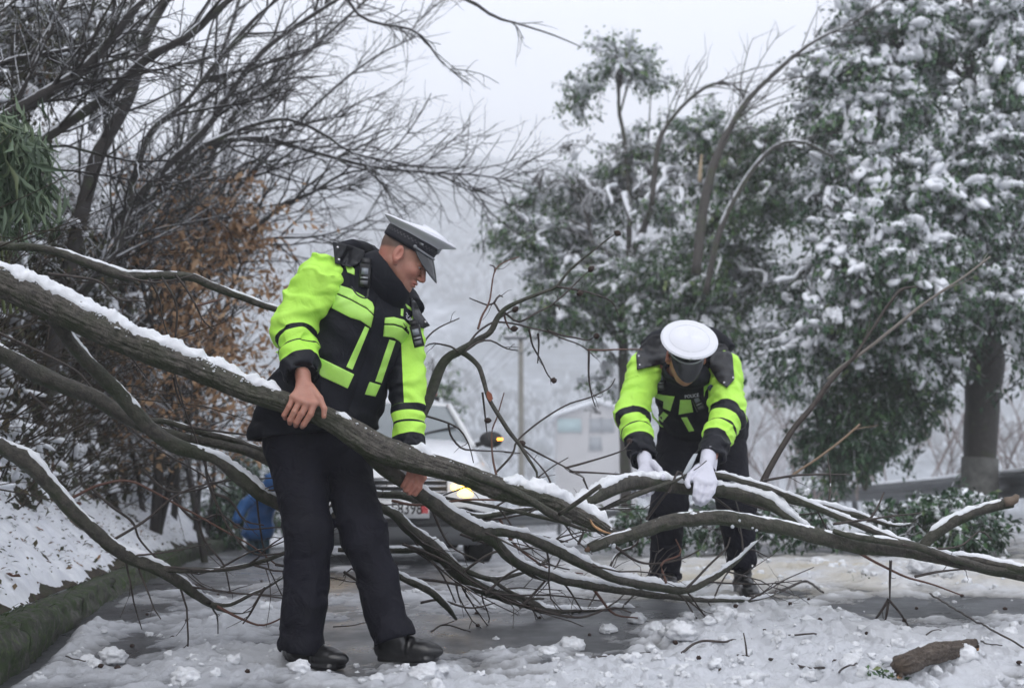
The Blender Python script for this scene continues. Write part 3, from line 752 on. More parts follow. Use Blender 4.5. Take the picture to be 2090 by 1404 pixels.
# ------------------------------------------------------------------ evergreens
def evergreen(name, label, stems_px, blobs, nclus, per=26, leaf=.085, spray=.14, mat=None, snow=.5, down=.5, group=None, bark=None, cat='tree', twigs=True, big=.10, root=True, cull=-.16):
    stems = [stem_from_px(s, .2) for s in stems_px]
    loc = stems[0][0][0].copy()
    t = thing(name, label, cat, tuple(loc), group)
    for P, r in stems:
        V, F = tube(P-loc, r, 12, True, .1, 5, ridge=.006)
        part('trunk', mk_mesh('trunk', V, F, bark or M_TREE), t)
    A = np.array([rx*ry*(bw if len(q) and (bw := q[0]) else 1) for (_, _, rx, ry, Y, dz, *q) in blobs], float); A /= A.sum()
    C, D, sn, boughs = [], [], [], []
    while len(C) < nclus:        # boughs that leave the crown outward and droop, carrying sprays
        i = rng.choice(len(blobs), p=A); bx, by, rx, ry, Y, dz, *q = blobs[i]; mpp = Y/FPX
        u = rng.normal(size=3); u /= np.linalg.norm(u); u[2] = abs(u[2])*.8 - .25
        s0 = np.array([u[0]*.25, u[1]*.25, .25 + .45*rng.random()]); az = np.array([u[0], u[1]*.8, .15]); az /= np.linalg.norm(az); nb = rng.integers(4, 8); prev = None; line = []
        for j in range(nb):
            t_ = (j+.6)/nb; loc3 = s0 + az*t_*.85 + np.array([0, 0, -.95*t_**1.8]); 
            p_ = np.array(at(bx + loc3[0]*rx, by - loc3[2]*ry, Y + loc3[1]*dz)) + rng.normal(size=3)*.05
            if fbm3(np.array([p_[0]*.9]), np.array([p_[1]*.9]), np.array([p_[2]*1.1]), 2, 19)[0] < cull: line.append(p_); continue
            d_ = (p_ - (line[-1] if line else np.array(at(bx, by - ry*.3, Y)))); d_ = d_/(np.linalg.norm(d_)+1e-6) + rng.normal(size=3)*.25; d_[2] -= .15
            line.append(p_); C.append(p_); D.append(d_/np.linalg.norm(d_)); sn.append(snow*(.50 + .8*loc3[2] + .25*(1-t_)) + .22*rng.normal())
        if len(line) > 2: boughs.append(np.array(line))
    C = C[:nclus]; D = D[:nclus]; sn = sn[:nclus]
    C = np.array(C)-loc; D = np.array(D); sn = np.array(sn)
    # leaves spread along each drooping spray
    n = nclus*per; tt = rng.random(n); Cr = np.repeat(C, per, 0); Dr = np.repeat(D, per, 0)
    L = spray*(1.3 + rng.random(nclus)); Lr = np.repeat(L, per)
    Pl = Cr + Dr*(tt*Lr)[:, None]*1.3 + rng.normal(size=(n, 3))*np.array([.42, .42, .25])*spray*(1.15-.5*tt)[:, None]
    dl = Dr*.7 + rng.normal(size=(n, 3))*.8; dl[:, 2] -= down
    s = leaf*(1 + .3*rng.normal(size=n)).clip(.5, 1.6)
    V, F = leaf_quads(Pl, dl, s, .46, up=1.2)
    me = mk_mesh('foliage', V, F, mat or M_LEAF, smooth=False)
    vattr(me, 'tint', np.repeat(np.clip(.62*np.repeat(rng.random(nclus)**1.3, per) + .42*rng.random(n), 0, 1), 5))
    part('foliage', me, t, kind='stuff')
    polys = []
    if twigs:
        allS = np.vstack([P for P, r in stems]) - loc; 
        for i in range(nclus):
            polys.append((np.array([C[i]-D[i]*.25*L[i], C[i]+D[i]*L[i]*.6 + [0, 0, .02], C[i]+D[i]*L[i]*1.3]), np.array([.006, .005, .003])*leaf/.085))
            if i % 7 == 0:
                j = np.argmin(np.linalg.norm((allS - C[i])*np.array([1, 1, .6]) + np.array([0, 0, .35]), axis=1)); a = allS[j]; b_ = C[i]; mid = (a+b_)/2 + np.array([0, 0, .16*np.linalg.norm(b_-a)])
                S = spline(np.array([a, mid, b_]), 4)
                if np.linalg.norm(b_-a) < 1.3: polys.append((S, np.linspace(.016, .005, len(S))))
        for ln_ in boughs: S = spline(ln_ - loc, 3); polys.append((S, np.linspace(.011, .004, len(S))))
        V, F = quads_mesh_tubes(polys, 4); part('branches', mk_mesh('branches', V, F, M_TREE), t, kind='stuff')
    # snow: small pads on the sprays, bigger ones where much has gathered
    Vs, Fs, off = [], [], 0
    ssel = np.clip(sn, 0.02, 1.2); cnt = (ssel*per*.42).astype(int); idx = np.repeat(np.arange(nclus), cnt)
    if len(idx):
        q = rng.random(len(idx)); Pc = C[idx] + D[idx]*(q*L[idx]*1.3)[:, None] + rng.normal(size=(len(idx), 3))*np.array([.36, .36, .12])*spray + np.array([0, 0, .16*spray])
        V, F = pads(Pc, D[idx] + .6*rng.normal(size=(len(idx), 3)), leaf*(.32+.30*rng.random(len(idx))), leaf*(.17+.16*rng.random(len(idx))), leaf*(.07+.08*rng.random(len(idx))))
        Vs.append(V); Fs.append(F); off += len(V)
    bigi = np.where((sn > .35) & (rng.random(nclus) < big*4))[0]
    if len(bigi):
        idx = np.repeat(bigi, 5); Pc = C[idx] + D[idx]*(rng.random(len(idx))*L[idx])[:, None] + rng.normal(size=(len(idx), 3))*np.array([.18, .18, .05])*spray + np.array([0, 0, .2*spray])
        sc = .55 + .75*rng.random(len(idx))
        V, F = pads(Pc, D[idx] + .3*rng.normal(size=(len(idx), 3)), spray*.42*sc, spray*.26*sc, spray*.17*sc, ICO1)
        Vs.append(V); Fs.append(F + off) if len(Fs) == 0 else Fs.append(F + off)
    off = sum(len(v) for v in Vs)
    for ib, ln_ in enumerate(boughs if snow > .3 else []):
        if rng.random() > (.75 if bark else .25 if snow < .85 else .06): continue
        S = spline(ln_ - loc + np.array([0, 0, .03]), 4); V, F = snow_strip(S, np.full(len(S), .022*leaf/.08 + .014*rng.random()), .030 + .030*rng.random(), .12, ib*3+1, 1.25, .06, 7); Vs.append(V); Fs.append(np.vstack([F[:, [0, 1, 2]], F[:, [0, 2, 3]]])+off); off += len(V)
    V = np.vstack(Vs); F = np.vstack(Fs)
    part('snow', mk_mesh('snow', V, F, M_SNOWF), t, kind='stuff')
    return t
GE = 'snow-laden evergreens beyond the guard rail'
evergreen('evergreen_tree', 'slim evergreen with a thin leader ending in a small leafy tuft',
    [[(1278, 1090, 17, 25), (1276, 900, 17, 24), (1272, 700, 17, 21), (1276, 560, 17, 18), (1330, 420, 17, 12), (1322, 330, 17, 9)],
     [(1276, 620, 17, 13), (1285, 450, 17, 11), (1276, 300, 17, 9), (1264, 230, 17, 8), (1263, 190, 17, 6), (1275, 130, 17, 4)],
     [(1276, 620, 17, 8), (1230, 560, 17, 7), (1190, 420, 17, 6), (1150, 360, 17, 4), (1110, 345, 17, 3)]],
    [(1275, 145, 42, 42, 17, .35), (1313, 172, 16, 14, 17, .2), (1208, 196, 34, 28, 17, .3), (1185, 235, 28, 20, 17, .3), (1150, 262, 20, 20, 17, .2), (1160, 310, 46, 26, 17, .3, .7), (1215, 290, 30, 24, 17, .3, .45), (1130, 290, 12, 14, 17, .2),
     (1290, 330, 70, 50, 17, .6), (1160, 400, 90, 56, 17, .8), (1260, 420, 110, 70, 17, 1), (1070, 470, 55, 34, 17, .5), (1130, 480, 90, 40, 17, .7), (1190, 540, 84, 60, 17, .9), (1270, 560, 100, 60, 17, 1.0), (1160, 620, 62, 42, 17, .6), (1180, 640, 90, 30, 17, .6, .6),
     (1225, 700, 26, 30, 17, .3, .5), (1235, 790, 24, 36, 17, .3, .35), (1225, 840, 32, 20, 17, .3, .5), (1100, 640, 44, 30, 17, .4, .5)], 900, 26, .072, .17, M_LEAF, .9, .5, GE, big=.2)
evergreen('evergreen_tree', 'bushy mid-green evergreen directly behind the bending man',
    [[(1455, 1010, 16, 20), (1450, 800, 16, 18), (1430, 600, 16, 15), (1440, 450, 16, 12), (1430, 330, 16, 7)]],
    [(1430, 300, 90, 70, 16, .9), (1400, 400, 110, 80, 16, 1), (1520, 300, 90, 50, 16, .8), (1480, 420, 110, 70, 16, 1), (1560, 400, 70, 60, 16, .8), (1380, 520, 90, 70, 16, 1), (1470, 560, 130, 80, 16, 1.1), (1340, 610, 60, 50, 16, .7), (1420, 660, 110, 50, 16, .9), (1560, 640, 80, 70, 16, .9),
     (1580, 730, 80, 60, 16, .9, .7), (1590, 820, 60, 40, 16, .6, .35)], 1000, 30, .072, .17, M_LEAF, .62, .5, GE, big=.15)
evergreen('evergreen_tree', 'tall broad evergreen heaped with snow on a thick lime-washed trunk',
    [[(1998, 1040, 14.5, 68), (2000, 930, 14.5, 66), (2005, 800, 14.5, 70), (2015, 745, 14.5, 74), (2008, 640, 14.6, 52), (2000, 500, 14.7, 40), (1990, 330, 14.8, 30), (1982, 180, 14.9, 26), (1975, 20, 15, 22), (1970, -140, 15, 16)],
     [(2010, 750, 14.4, 40), (2030, 640, 14.4, 34), (2036, 500, 14.4, 30), (2045, 330, 14.4, 26), (2040, 200, 14.4, 24), (2055, 60, 14.4, 20), (2060, -100, 14.4, 14)],
     [(1998, 560, 14.3, 20), (1930, 530, 13.9, 16), (1860, 515, 13.6, 12), (1810, 512, 13.4, 7)],
     [(2005, 430, 14.3, 18), (1900, 300, 13.8, 15), (1830, 340, 13.6, 13), (1770, 400, 13.4, 10), (1720, 460, 13.2, 6)],
     [(1990, 180, 14.6, 12), (1930, 130, 14.2, 10), (1860, 140, 14, 7)]],
    [(1820, 60, 90, 80, 14.5, .9), (1760, 130, 70, 60, 14.4, .8), (1890, 40, 60, 60, 14.6, .8, .7), (1700, 240, 50, 70, 14.3, .6, .9), (1665, 200, 34, 44, 14.3, .4, .8), (1790, 240, 90, 90, 14.3, 1.), (1850, 220, 60, 70, 14.3, .9, .7), (1740, 350, 84, 60, 14, .9), (1840, 360, 110, 80, 13.8, 1),
     (1930, 400, 110, 90, 13.8, 1), (1700, 420, 60, 40, 13.6, .6), (1760, 500, 100, 70, 13.4, .9), (1860, 520, 120, 80, 13.4, 1), (1680, 580, 90, 60, 13.4, .8), (1780, 620, 120, 80, 13.6, 1), (1880, 640, 90, 60, 13.8, .9), (1700, 700, 100, 60, 13.8, .8), (1820, 720, 100, 50, 14, .8),
     (1990, 90, 70, 80, 15, .8, .6), (2070, 110, 60, 120, 14.2, .8), (2080, 330, 50, 90, 14.2, .8, .8), (1990, 300, 70, 90, 14, .9, .7), (2060, 480, 60, 90, 13.9, .8), (2080, 620, 60, 70, 13.8, .7), (2085, 760, 40, 60, 13.8, .6, .6), (1970, 590, 60, 50, 13.8, .6, .7)],
    2000, 36, .08, .23, M_LEAFD, .8, .6, GE, bark=bark_mat('camphor_bark', (.012, .010, .009), (.045, .037, .030), .15, snow=.02), big=.25)
t_big = [o for o in COL.objects if o.get('label', '').startswith('tall broad')][0]
# lime wash band at its foot
P, r = stem_from_px([(1998, 1040, 14.5, 70), (1999, 985, 14.5, 68.5), (2000, 934, 14.5, 67.5)], .1)
V, F = tube(P-np.array(t_big.location), r+.012, 20, True, .05, 5)
part('lime_wash', mk_mesh('lime_wash', V, F, plain('lime_wash', (.13, .13, .12), .9, var=(12, .4))), t_big)
evergreen('evergreen_shrub', 'dark green ivy-like shrub standing behind the guard rail left of the thick trunk',
    [[(1715, 1000, 14.2, 10), (1720, 880, 14.2, 8), (1740, 760, 14.2, 5)], [(1765, 1000, 14, 8), (1790, 850, 14, 6), (1800, 750, 14, 4)]],
    [(1700, 900, 60, 70, 14.2, .6), (1730, 830, 60, 60, 14.2, .6), (1780, 900, 60, 50, 14, .5), (1830, 850, 60, 60, 14, .5, .6), (1690, 960, 50, 40, 14.2, .5), (1790, 790, 60, 40, 14.1, .5, .8), (1880, 800, 50, 40, 14.2, .4, .4)],
    650, 26, .07, .12, M_LEAFD, .08, .6, None, cat='shrub', big=.01)
evergreen('evergreen_shrub', 'low green bush at the roadside beside the figure in blue',
    [[(430, 1130, 14.5, 6), (430, 1080, 14.5, 4)]], [(430, 1095, 60, 30, 14.5, .5), (400, 1100, 40, 30, 14.3, .4), (470, 1060, 40, 40, 14.6, .5), (500, 1040, 40, 40, 15, .5), (480, 960, 40, 50, 15.5, .5, .5)],
    420, 24, .07, .11, M_LEAFD, .12, .4, None, cat='shrub', big=.01)
evergreen('conifer_tree', 'small drooping conifer dusted with snow behind the white car',
    [[(885, 960, 26, 9), (885, 800, 26, 7), (882, 720, 26, 4)]], [(885, 760, 26, 30, 26, .5), (895, 800, 30, 30, 26, .5), (885, 850, 34, 30, 26, .5)],
    130, 14, .11, .15, M_LEAF, .9, 1.2, None)
evergreen('evergreen_shrub', 'dark leafy thicket growing from the bank in the top left corner',
    [[(-60, 420, 8.6, 16), (0, 260, 8.6, 13), (60, 120, 8.6, 9), (110, 20, 8.6, 6)]],
    [(40, 60, 80, 70, 8.8, .5), (120, 130, 90, 70, 9, .6), (30, 190, 70, 60, 8.8, .5), (200, 60, 70, 60, 9.2, .5, .6), (210, 200, 60, 60, 9.3, .5, .5), (20, 560, 60, 90, 8.4, .5), (110, 480, 70, 70, 8.8, .5, .7), (180, 640, 60, 80, 9.4, .5, .5)],
    520, 14, .05, .13, M_UNDER, .75, .8, None, cat='shrub', big=.1, cull=-.05)
# bent bare stems above the crowns
for lab, pts in (('bare snow-bent tree arching to the upper right over the evergreen crowns', [(1420, 560, 12.6, 22), (1440, 400, 12.6, 20), (1475, 290, 12.6, 18), (1525, 205, 12.6, 15), (1590, 140, 12.6, 12), (1650, 92, 12.6, 9), (1700, 65, 12.6, 6), (1760, 42, 12.6, 3)]),
                 ('bare tree with its top bowed over and hanging to the right, above the mid-green evergreen', [(1330, 420, 13.4, 12), (1345, 290, 13.4, 11), (1385, 225, 13.4, 9), (1440, 178, 13.4, 8), (1490, 170, 13.4, 6), (1525, 205, 13.4, 3)]),
                 ('pale snow-covered limb leaning low among the evergreen crowns', [(1440, 600, 13.2, 14), (1470, 470, 13.2, 13), (1520, 370, 13.2, 12), (1580, 300, 13.2, 10), (1640, 290, 13.2, 7), (1700, 320, 13.2, 4)])):
    S = [pts]
    if pts[0][0] == 1420: S = [pts]
    bare_tree('bent_tree', lab, 'bare trees bowed by snow at right', S, [(5, .4, 1.3, .55, .010, .06, (.05, 0, -.05)), (5, .25, .6, .6, .005, .12, (.03, 0, -.06))], M_TREE)
# splintered pale stub
P, r = stem_from_px([(1428, 372, 14.9, 9), (1430, 345, 14.9, 8), (1432, 316, 14.9, 3)], .05)
V, F = tube(P, r, 8, True, .3, 30)
tag(part('broken_stub', mk_mesh('broken_stub', V, F, plain('pale_split_wood', (.42, .33, .22), .7))), 'pale splintered stub of a snapped tree among the crowns', 'tree stub')

# cut boughs with leaves lying along the guard rail
for lab, blobs, n in (('leafy green bough heaped against the guard rail below the thick trunk', [(1925, 1050, 40, 24, 9.6, .4), (1880, 1074, 50, 20, 9.4, .4), (1960, 1072, 60, 26, 9.4, .4), (1820, 1078, 50, 16, 9.6, .3), (1990, 1090, 40, 18, 9.2, .3)], 420),
                      ('low leafy bough lying behind the legs of the bending man', [(1430, 1078, 80, 18, 10.5, .4), (1330, 1084, 60, 14, 10.6, .4), (1560, 1078, 50, 16, 10.2, .4), (1240, 1086, 50, 10, 10.8, .3), (1660, 1070, 50, 14, 10, .3)], 360)):
    bx, by = blobs[0][:2]
    evergreen('leafy_bough', lab, [[(bx-70, by+26, blobs[0][4], 8), (bx, by+6, blobs[0][4], 7), (bx+60, by-4, blobs[0][4], 4)]], blobs, n*2//3, 16, .06, .075, M_LEAFD, .6, .2, 'cut boughs along the guard rail', cat='bough', big=.02)

# ------------------------------------------------------------------ undergrowth, bamboo
nC = 6500; yy = 4.6 + 14*rng.random(nC)**1.2; dd = .5 + 3.2*rng.random(nC)**.9; xx = kerb_x(yy) - .15 - dd
zz = bank_z(xx, yy) + .8*rng.random(nC)*np.clip(dd-.3, 0, 1)
V, F, ti, Cc = leafy_cloud(np.stack([xx, yy, zz], 1), 9, .11, .065, down=.9)
me = mk_mesh('undergrowth', V, F, M_UNDER, smooth=False); vattr(me, 'tint', ti); part('undergrowth', me, kind='stuff')
polys = []
for i in range(2800):
    y = 4.6 + 12*rng.random(); d = .5 + 2.4*rng.random(); x = float(kerb_x(y)) - .15 - d; z = float(bank_z(np.array(x), np.array(y)))
    polys.append((curve_pts((x, y, z-.05), (rng.normal()*.5+.25, rng.normal()*.4, 1), .4+1.3*rng.random(), 7, .22, np.array([.05, 0, -.07])), np.linspace(.007, .002, 7)))
V, F = quads_mesh_tubes(polys, 3)
part('thicket_stems', mk_mesh('thicket_stems', V, F, plain('thicket_bark', (.05, .038, .026), .8, var=(8, .6))), kind='stuff')
# snow caught in the thicket
sel = rng.random(nC) < .55; Cn = np.stack([xx, yy, zz], 1)[sel]; Cn = np.repeat(Cn, 3, 0) + rng.normal(size=(sel.sum()*3, 3))*.08
V, F = pads(Cn, rng.normal(size=Cn.shape), .03+.05*rng.random(len(Cn)), .02+.03*rng.random(len(Cn)), .012+.014*rng.random(len(Cn)), ICO1)
part('thicket_snow', mk_mesh('thicket_snow', V, F, M_SNOWF), kind='stuff')

t = thing('bamboo', 'green bamboo hanging its narrow leaves at the left edge of the picture', 'bamboo', tuple(at(-60, 720, 5.6)))
loc = np.array(t.location); C = []
for i in range(9):
    p0 = at(-70 + 22*i*.6, 640, 5.6 + .1*i); P = spline(np.array([p0, at(-60+8*i, 420, 5.6+.1*i), at(-20+9*i, 250+6*i, 5.5+.1*i), at(30+6*i, 300+18*i, 5.45+.1*i)]), 7)
    V, F = tube(P-loc, np.linspace(.009, .0025, len(P)), 6); part('stem', mk_mesh('stem', V, F, plain('bamboo_stem%d' % i, (.12, .15, .05), .4) if i == 0 else MATS['bamboo_stem0']), t)
    for q in range(34): C.append(P[rng.integers(9, len(P))] + rng.normal(size=3)*np.array([.06, .08, .06]))
for i in range(60): C.append(np.array(at(-10 + 85*rng.random()**1.4, 260 + 220*rng.random(), 5.5 + .4*rng.random())))
C = np.array(C) - loc; V, F, ti, _ = leafy_cloud(C, 4, .03, .13, .25, 2.2, width=.15)
me = mk_mesh('foliage', V, F, M_BAMB); vattr(me, 'tint', ti); part('foliage', me, t, kind='stuff')

# frosted shrubs on the low field beyond the rail
M_FROST = plain('frosted_twigs', (.60, .58, .60), .8, var=(1.5, .35))
for i, (a, bb, Y, h, lab) in enumerate([(1120, 985, 38, 2.2, 'frosted bare shrub standing in the field just right of the utility pole'), (1215, 985, 40, 2.4, 'frosted bare shrub in the field left of the bending man'), (1010, 985, 42, 2.4, 'frosted bare shrub in the field between the car mirror and the utility pole'),
        (1590, 985, 34, 2.6, 'frosted bare shrub in the field right of the bending man'), (1900, 960, 26, 3.0, 'frosted bare shrub in the gap left of the thick trunk'), (2070, 950, 28, 3.2, 'frosted bare shrub right of the thick trunk'), (930, 985, 48, 3, 'frosted bare shrub beyond the car windscreen'), (1650, 960, 24, 2.8, 'brownish bare shrub behind the rail next to the dark green shrub')]):
    b0 = np.array(at(a, bb, Y)); b0[2] = min(b0[2], float(far_z(b0[0], Y)) + .4) if Y > 36 else b0[2] - .6
    stems = []
    for q in range(16):
        stems.append((curve_pts(b0 + rng.normal(size=3)*np.array([.9, .6, 0]), (rng.normal()*.35, rng.normal()*.3, 1), h*(.6+.7*rng.random()), 7, .12, np.zeros(3)), np.linspace(.025, .008, 7)))
    tw = grow_twigs(stems, [(3.4, .3, 1.1, .7, .012, .15, (0, 0, .03)), (4.5, .15, .5, .8, .008, .2, (0, 0, 0))])
    V, F = quads_mesh_tubes([(P-b0, r) for P, r in stems+tw], 3)
    o = part('frosted_shrub' if i < 7 else 'brown_shrub', mk_mesh('frosted_shrub', V, F, M_FROST if i < 4 or i == 6 else plain('rimed_twigs%d' % i, (.22, .18, .17), .8, var=(2, .5)), smooth=False)); o.location = b0
    tag(o, lab, 'shrub', 'bare shrubs in the field beyond the rail')
rng = np.random.default_rng(404)
# ------------------------------------------------------------------ fallen tree and broken limbs
M_LSNOW = snow_mat('limb_snow', (.80, .82, .86), (.88, .895, .92), .55, 110)
def px_line(pts, step=.02, jig=0, seed=0):
    Q = np.array([[*at(a, b_, Y), .5*dm/ppm(Y)] for a, b_, Y, dm in pts]); S = spline(Q, 8); P, s = resample(S, step)
    if jig: 
        for k in range(3): P[:, k] += jig*fbm2(s*5, s*0 + k*7 + seed, 3, seed)
    return P[:, :3], np.maximum(P[:, 3], .0012)
LS = 1.0
def limb(root, name, pts, H=.016, gap=.1, sides=14, mat=None, seed=0, step=.02, jig=.006, half=1.0, ridge=None, amp=.08, label=None, sstep_=.010, taper_end=True):
    if taper_end and pts[-1][3] > 6 and H is not None and mat is None:
        (a0, b0, Y0, d0), (a1, b1, Y1, d1) = pts[-2], pts[-1]; ln = math.hypot(a1-a0, b1-b0); ux, uy = (a1-a0)/ln, (b1-b0)/ln
        pts = list(pts) + [(a1+ux*22, b1+uy*22-3, Y1+.03, d1*.6), (a1+ux*48, b1+uy*44-10, Y1+.05, d1*.3), (a1+ux*75, b1+uy*62-24, Y1+.08, 2.5)]
    P, r = px_line(pts, step, jig, seed); r = r*LS; H = H*.75; gap = gap + .08
    rg = ridge if ridge is not None else min(.004, r.mean()*.14)
    V, F = tube(P, r, sides, True, amp, 14, seed, rg)
    o = part(name, mk_mesh(name, V, F, mat or M_LIMB), root)
    if label: o['label'] = label
    if H:
        V, F = snow_strip(P, r*.98, H, gap, seed, half, sstep_); part('snow', mk_mesh('snow', V, F, M_LSNOW), o)
    return o, P, r
def twig_cloud(parent, name, stems, lv, mat, knobs=True):
    tw = grow_twigs(stems, lv); 
    V, F = quads_mesh_tubes(tw, 5); return part(name, mk_mesh(name, V, F, mat), parent, kind='stuff'), tw

ft = thing('fallen_tree', 'big snow-topped fallen tree lying across the road and held by the standing man', 'fallen tree', (0, 0, 0))
trunk_pts = [(-330, 395, 4.1, 76), (-60, 540, 4.18, 72), (0, 570, 4.2, 66), (60, 598, 4.22, 68), (140, 637, 4.25, 66), (220, 677, 4.28, 62), (300, 713, 4.3, 57), (400, 751, 4.33, 53), (490, 790, 4.35, 49), (575, 820, 4.36, 45), (650, 844, 4.38, 44), (700, 868, 4.4, 50), (760, 905, 4.42, 58), (806, 923, 4.44, 56), (868, 945, 4.46, 49), (945, 967, 4.5, 43), (1000, 988, 4.55, 47), (1060, 1009, 4.6, 44), (1129, 1026, 4.67, 39), (1195, 1056, 4.74, 34), (1240, 1081, 4.77, 20), (1264, 1095, 4.78, 6)]
P_tr, r_tr = px_line(trunk_pts, .012, .006, 1)
V, F = tube(P_tr, r_tr, 96, True, .07, 9, 1, .0052)
o_tr = part('trunk', mk_mesh('trunk', V, F, M_BARK), ft)
# snow lies in three stretches: nothing where the hand wiped it
def stretch(x0, x1, H, gap, seed, half=.8):
    xs_ = proj(P_tr[:, 0], P_tr[:, 1], P_tr[:, 2])[0]; k = (xs_ > x0) & (xs_ < x1)
    V, F = snow_strip(P_tr[k], r_tr[k]*.985, H, gap, seed, half, .0085, 17); part('snow', mk_mesh('snow', V, F, M_LSNOW), o_tr)
stretch(-340, 592, .025, -.10, 5, .98); stretch(668, 726, .022, .12, 6, .6); stretch(812, 905, .026, .16, 9, .7); stretch(905, 1012, .012, .3, 10, .6); stretch(1000, 1266, .030, -.05, 12, .95)
# crumbs of snow along the edges of the white strip
Vc, Fc_, offc = [], [], 0; xtr = proj(P_tr[:, 0], P_tr[:, 1], P_tr[:, 2])[0]
for i in range(2200):
    k_ = rng.integers(2, len(P_tr)-2)
    if xtr[k_] > 596 and rng.random() < .75: continue
    T_ = P_tr[k_+1]-P_tr[k_-1]; T_ /= np.linalg.norm(T_); U_ = np.array([0, 0, 1.]) - T_*T_[2]; U_ /= np.linalg.norm(U_); W_c = np.cross(T_, U_)
    a_ = abs(rng.normal())*.22 + .72; sgn = 1 if rng.random() < .2 else -1
    if (W_c*sgn)[1] > 0: pass
    q_ = P_tr[k_] + (U_*math.cos(a_) + W_c*sgn*math.sin(a_))*r_tr[k_]*1.0; s_ = .001+.0042*rng.random()**2.5
    V, F = ICO1; Vc.append(V*s_*np.array([1.3, 1, .8])*(1+.4*rng.normal(size=(len(V), 1)).clip(-1, 1)) + q_); Fc_.append(F+offc); offc += len(V)
part('snow_crumbs', mk_mesh('snow_crumbs', np.vstack(Vc), np.vstack(Fc_), M_LSNOW), o_tr, kind='stuff')
# fresh split wood near the trunk's end
P, r = px_line([(1205, 1060, 4.70, 3), (1212, 1072, 4.71, 6), (1230, 1083, 4.72, 5), (1246, 1088, 4.74, 2)], .01, .004, 3)
V, F = tube(P, r, 10, True, .5, 40); part('split_wood', mk_mesh('split_wood', V, F, M_WOOD), ft)

LM = {}
def L(key, pts, **kw):
    LM[key] = limb(ft, 'limb', pts, seed=len(LM)*7+3, **kw); return LM[key]
L('top', [(-120, 478, 4.6, 20), (0, 500, 4.65, 19), (91, 510, 4.7, 18), (180, 537, 4.72, 22), (250, 560, 4.75, 24), (308, 560, 4.78, 19), (387, 566, 4.8, 17), (430, 584, 4.82, 18), (500, 609, 4.86, 15), (560, 630, 4.9, 13), (640, 650, 4.95, 10)], H=.010, gap=.06)
L('stub', [(252, 560, 4.74, 16), (274, 573, 4.72, 10), (284, 581, 4.71, 7)], H=0, taper_end=False)
L('l2', [(108, 645, 4.3, 30), (125, 668, 4.33, 30), (150, 706, 4.38, 28), (190, 748, 4.42, 30), (230, 790, 4.46, 31), (290, 856, 4.5, 31), (350, 905, 4.54, 33), (400, 922, 4.58, 31), (445, 940, 4.6, 24), (502, 985, 4.64, 30), (568, 1030, 4.72, 26), (640, 1075, 4.82, 20), (720, 1030, 4.95, 18), (797, 1045, 5.05, 22), (837, 1082, 5.12, 25), (883, 1116, 5.2, 28), (923, 1159, 5.28, 29), (960, 1190, 5.36, 28), (1021, 1214, 5.46, 26), (1083, 1233, 5.56, 22), (1123, 1246, 5.64, 14), (1221, 1242, 5.8, 8), (1310, 1240, 5.9, 6)], H=.024, gap=.0)
L('l3', [(-60, 685, 4.7, 32), (0, 720, 4.72, 34), (57, 752, 4.74, 40), (114, 777, 4.76, 37), (180, 806, 4.78, 34), (240, 842, 4.8, 32), (300, 872, 4.82, 28), (360, 890, 4.84, 22), (440, 905, 4.86, 20), (500, 920, 4.88, 22), (545, 938, 4.9, 24), (640, 985, 4.95, 20)], H=.012, gap=.1)
L('l3b', [(300, 858, 4.84, 12), (345, 862, 4.86, 12), (400, 880, 4.86, 14), (468, 897, 4.88, 15), (560, 925, 4.9, 11)], H=.012, gap=.0)
L('l4', [(-60, 880, 4.3, 34), (0, 908, 4.35, 32), (55, 938, 4.38, 40), (95, 980, 4.4, 32), (150, 1040, 4.45, 30), (205, 1094, 4.5, 28), (260, 1136, 4.56, 27), (320, 1160, 4.62, 25), (370, 1192, 4.7, 22), (420, 1226, 4.8, 17), (446, 1240, 4.9, 10)], H=.020, gap=-.05)
L('l4b', [(325, 1158, 4.62, 13), (390, 1163, 4.66, 12), (460, 1160, 4.7, 10), (540, 1142, 4.76, 9), (640, 1105, 4.85, 7)], H=.010, gap=.05, sides=9)
L('l4c', [(430, 1232, 4.8, 9), (470, 1232, 4.85, 9), (510, 1214, 4.9, 8), (560, 1190, 5, 6), (620, 1150, 5.1, 4)], H=.008, gap=.15, sides=8)
L('l5', [(728, 888, 4.48, 40), (760, 925, 4.52, 40), (795, 958, 4.55, 38), (826, 982, 4.57, 32), (862, 1008, 4.58, 28), (905, 1042, 4.62, 31), (945, 1068, 4.66, 34), (985, 1084, 4.7, 34), (1012, 1084, 4.74, 22), (1068, 1096, 4.8, 21), (1129, 1123, 4.9, 23), (1191, 1152, 5.0, 22), (1252, 1178, 5.1, 20), (1330, 1196, 5.25, 19), (1400, 1203, 5.35, 18), (1450, 1180, 5.4, 15), (1495, 1150, 5.45, 11)], H=.026, gap=-.2)
L('l5b', [(985, 1088, 4.72, 26), (1015, 1112, 4.8, 22), (1050, 1145, 4.9, 17), (1083, 1160, 4.97, 17), (1129, 1178, 5.05, 20), (1221, 1196, 5.2, 20), (1330, 1212, 5.4, 16), (1420, 1222, 5.55, 11), (1520, 1226, 5.7, 7)], H=.024, gap=-.05)
L('l5c', [(965, 1098, 4.78, 14), (1003, 1098, 4.84, 20), (1035, 1135, 4.92, 20), (1078, 1168, 5, 12)], H=.04, gap=-.35)
L('l6', [(800, 915, 4.62, 26), (850, 862, 4.8, 24), (873, 819, 4.86, 23), (896, 757, 4.9, 22), (914, 730, 4.9, 20), (942, 715, 4.9, 18), (974, 695, 4.9, 13), (1001, 678, 4.9, 12), (1017, 648, 4.9, 11), (1033, 630, 4.9, 10), (1065, 614, 4.9, 8.5), (1106, 598, 4.9, 7.5), (1136, 584, 4.9, 7), (1165, 550, 4.9, 5), (1225, 500, 4.9, 3.6), (1257, 476, 4.9, 2.5)], H=0, jig=.002, step=.015)
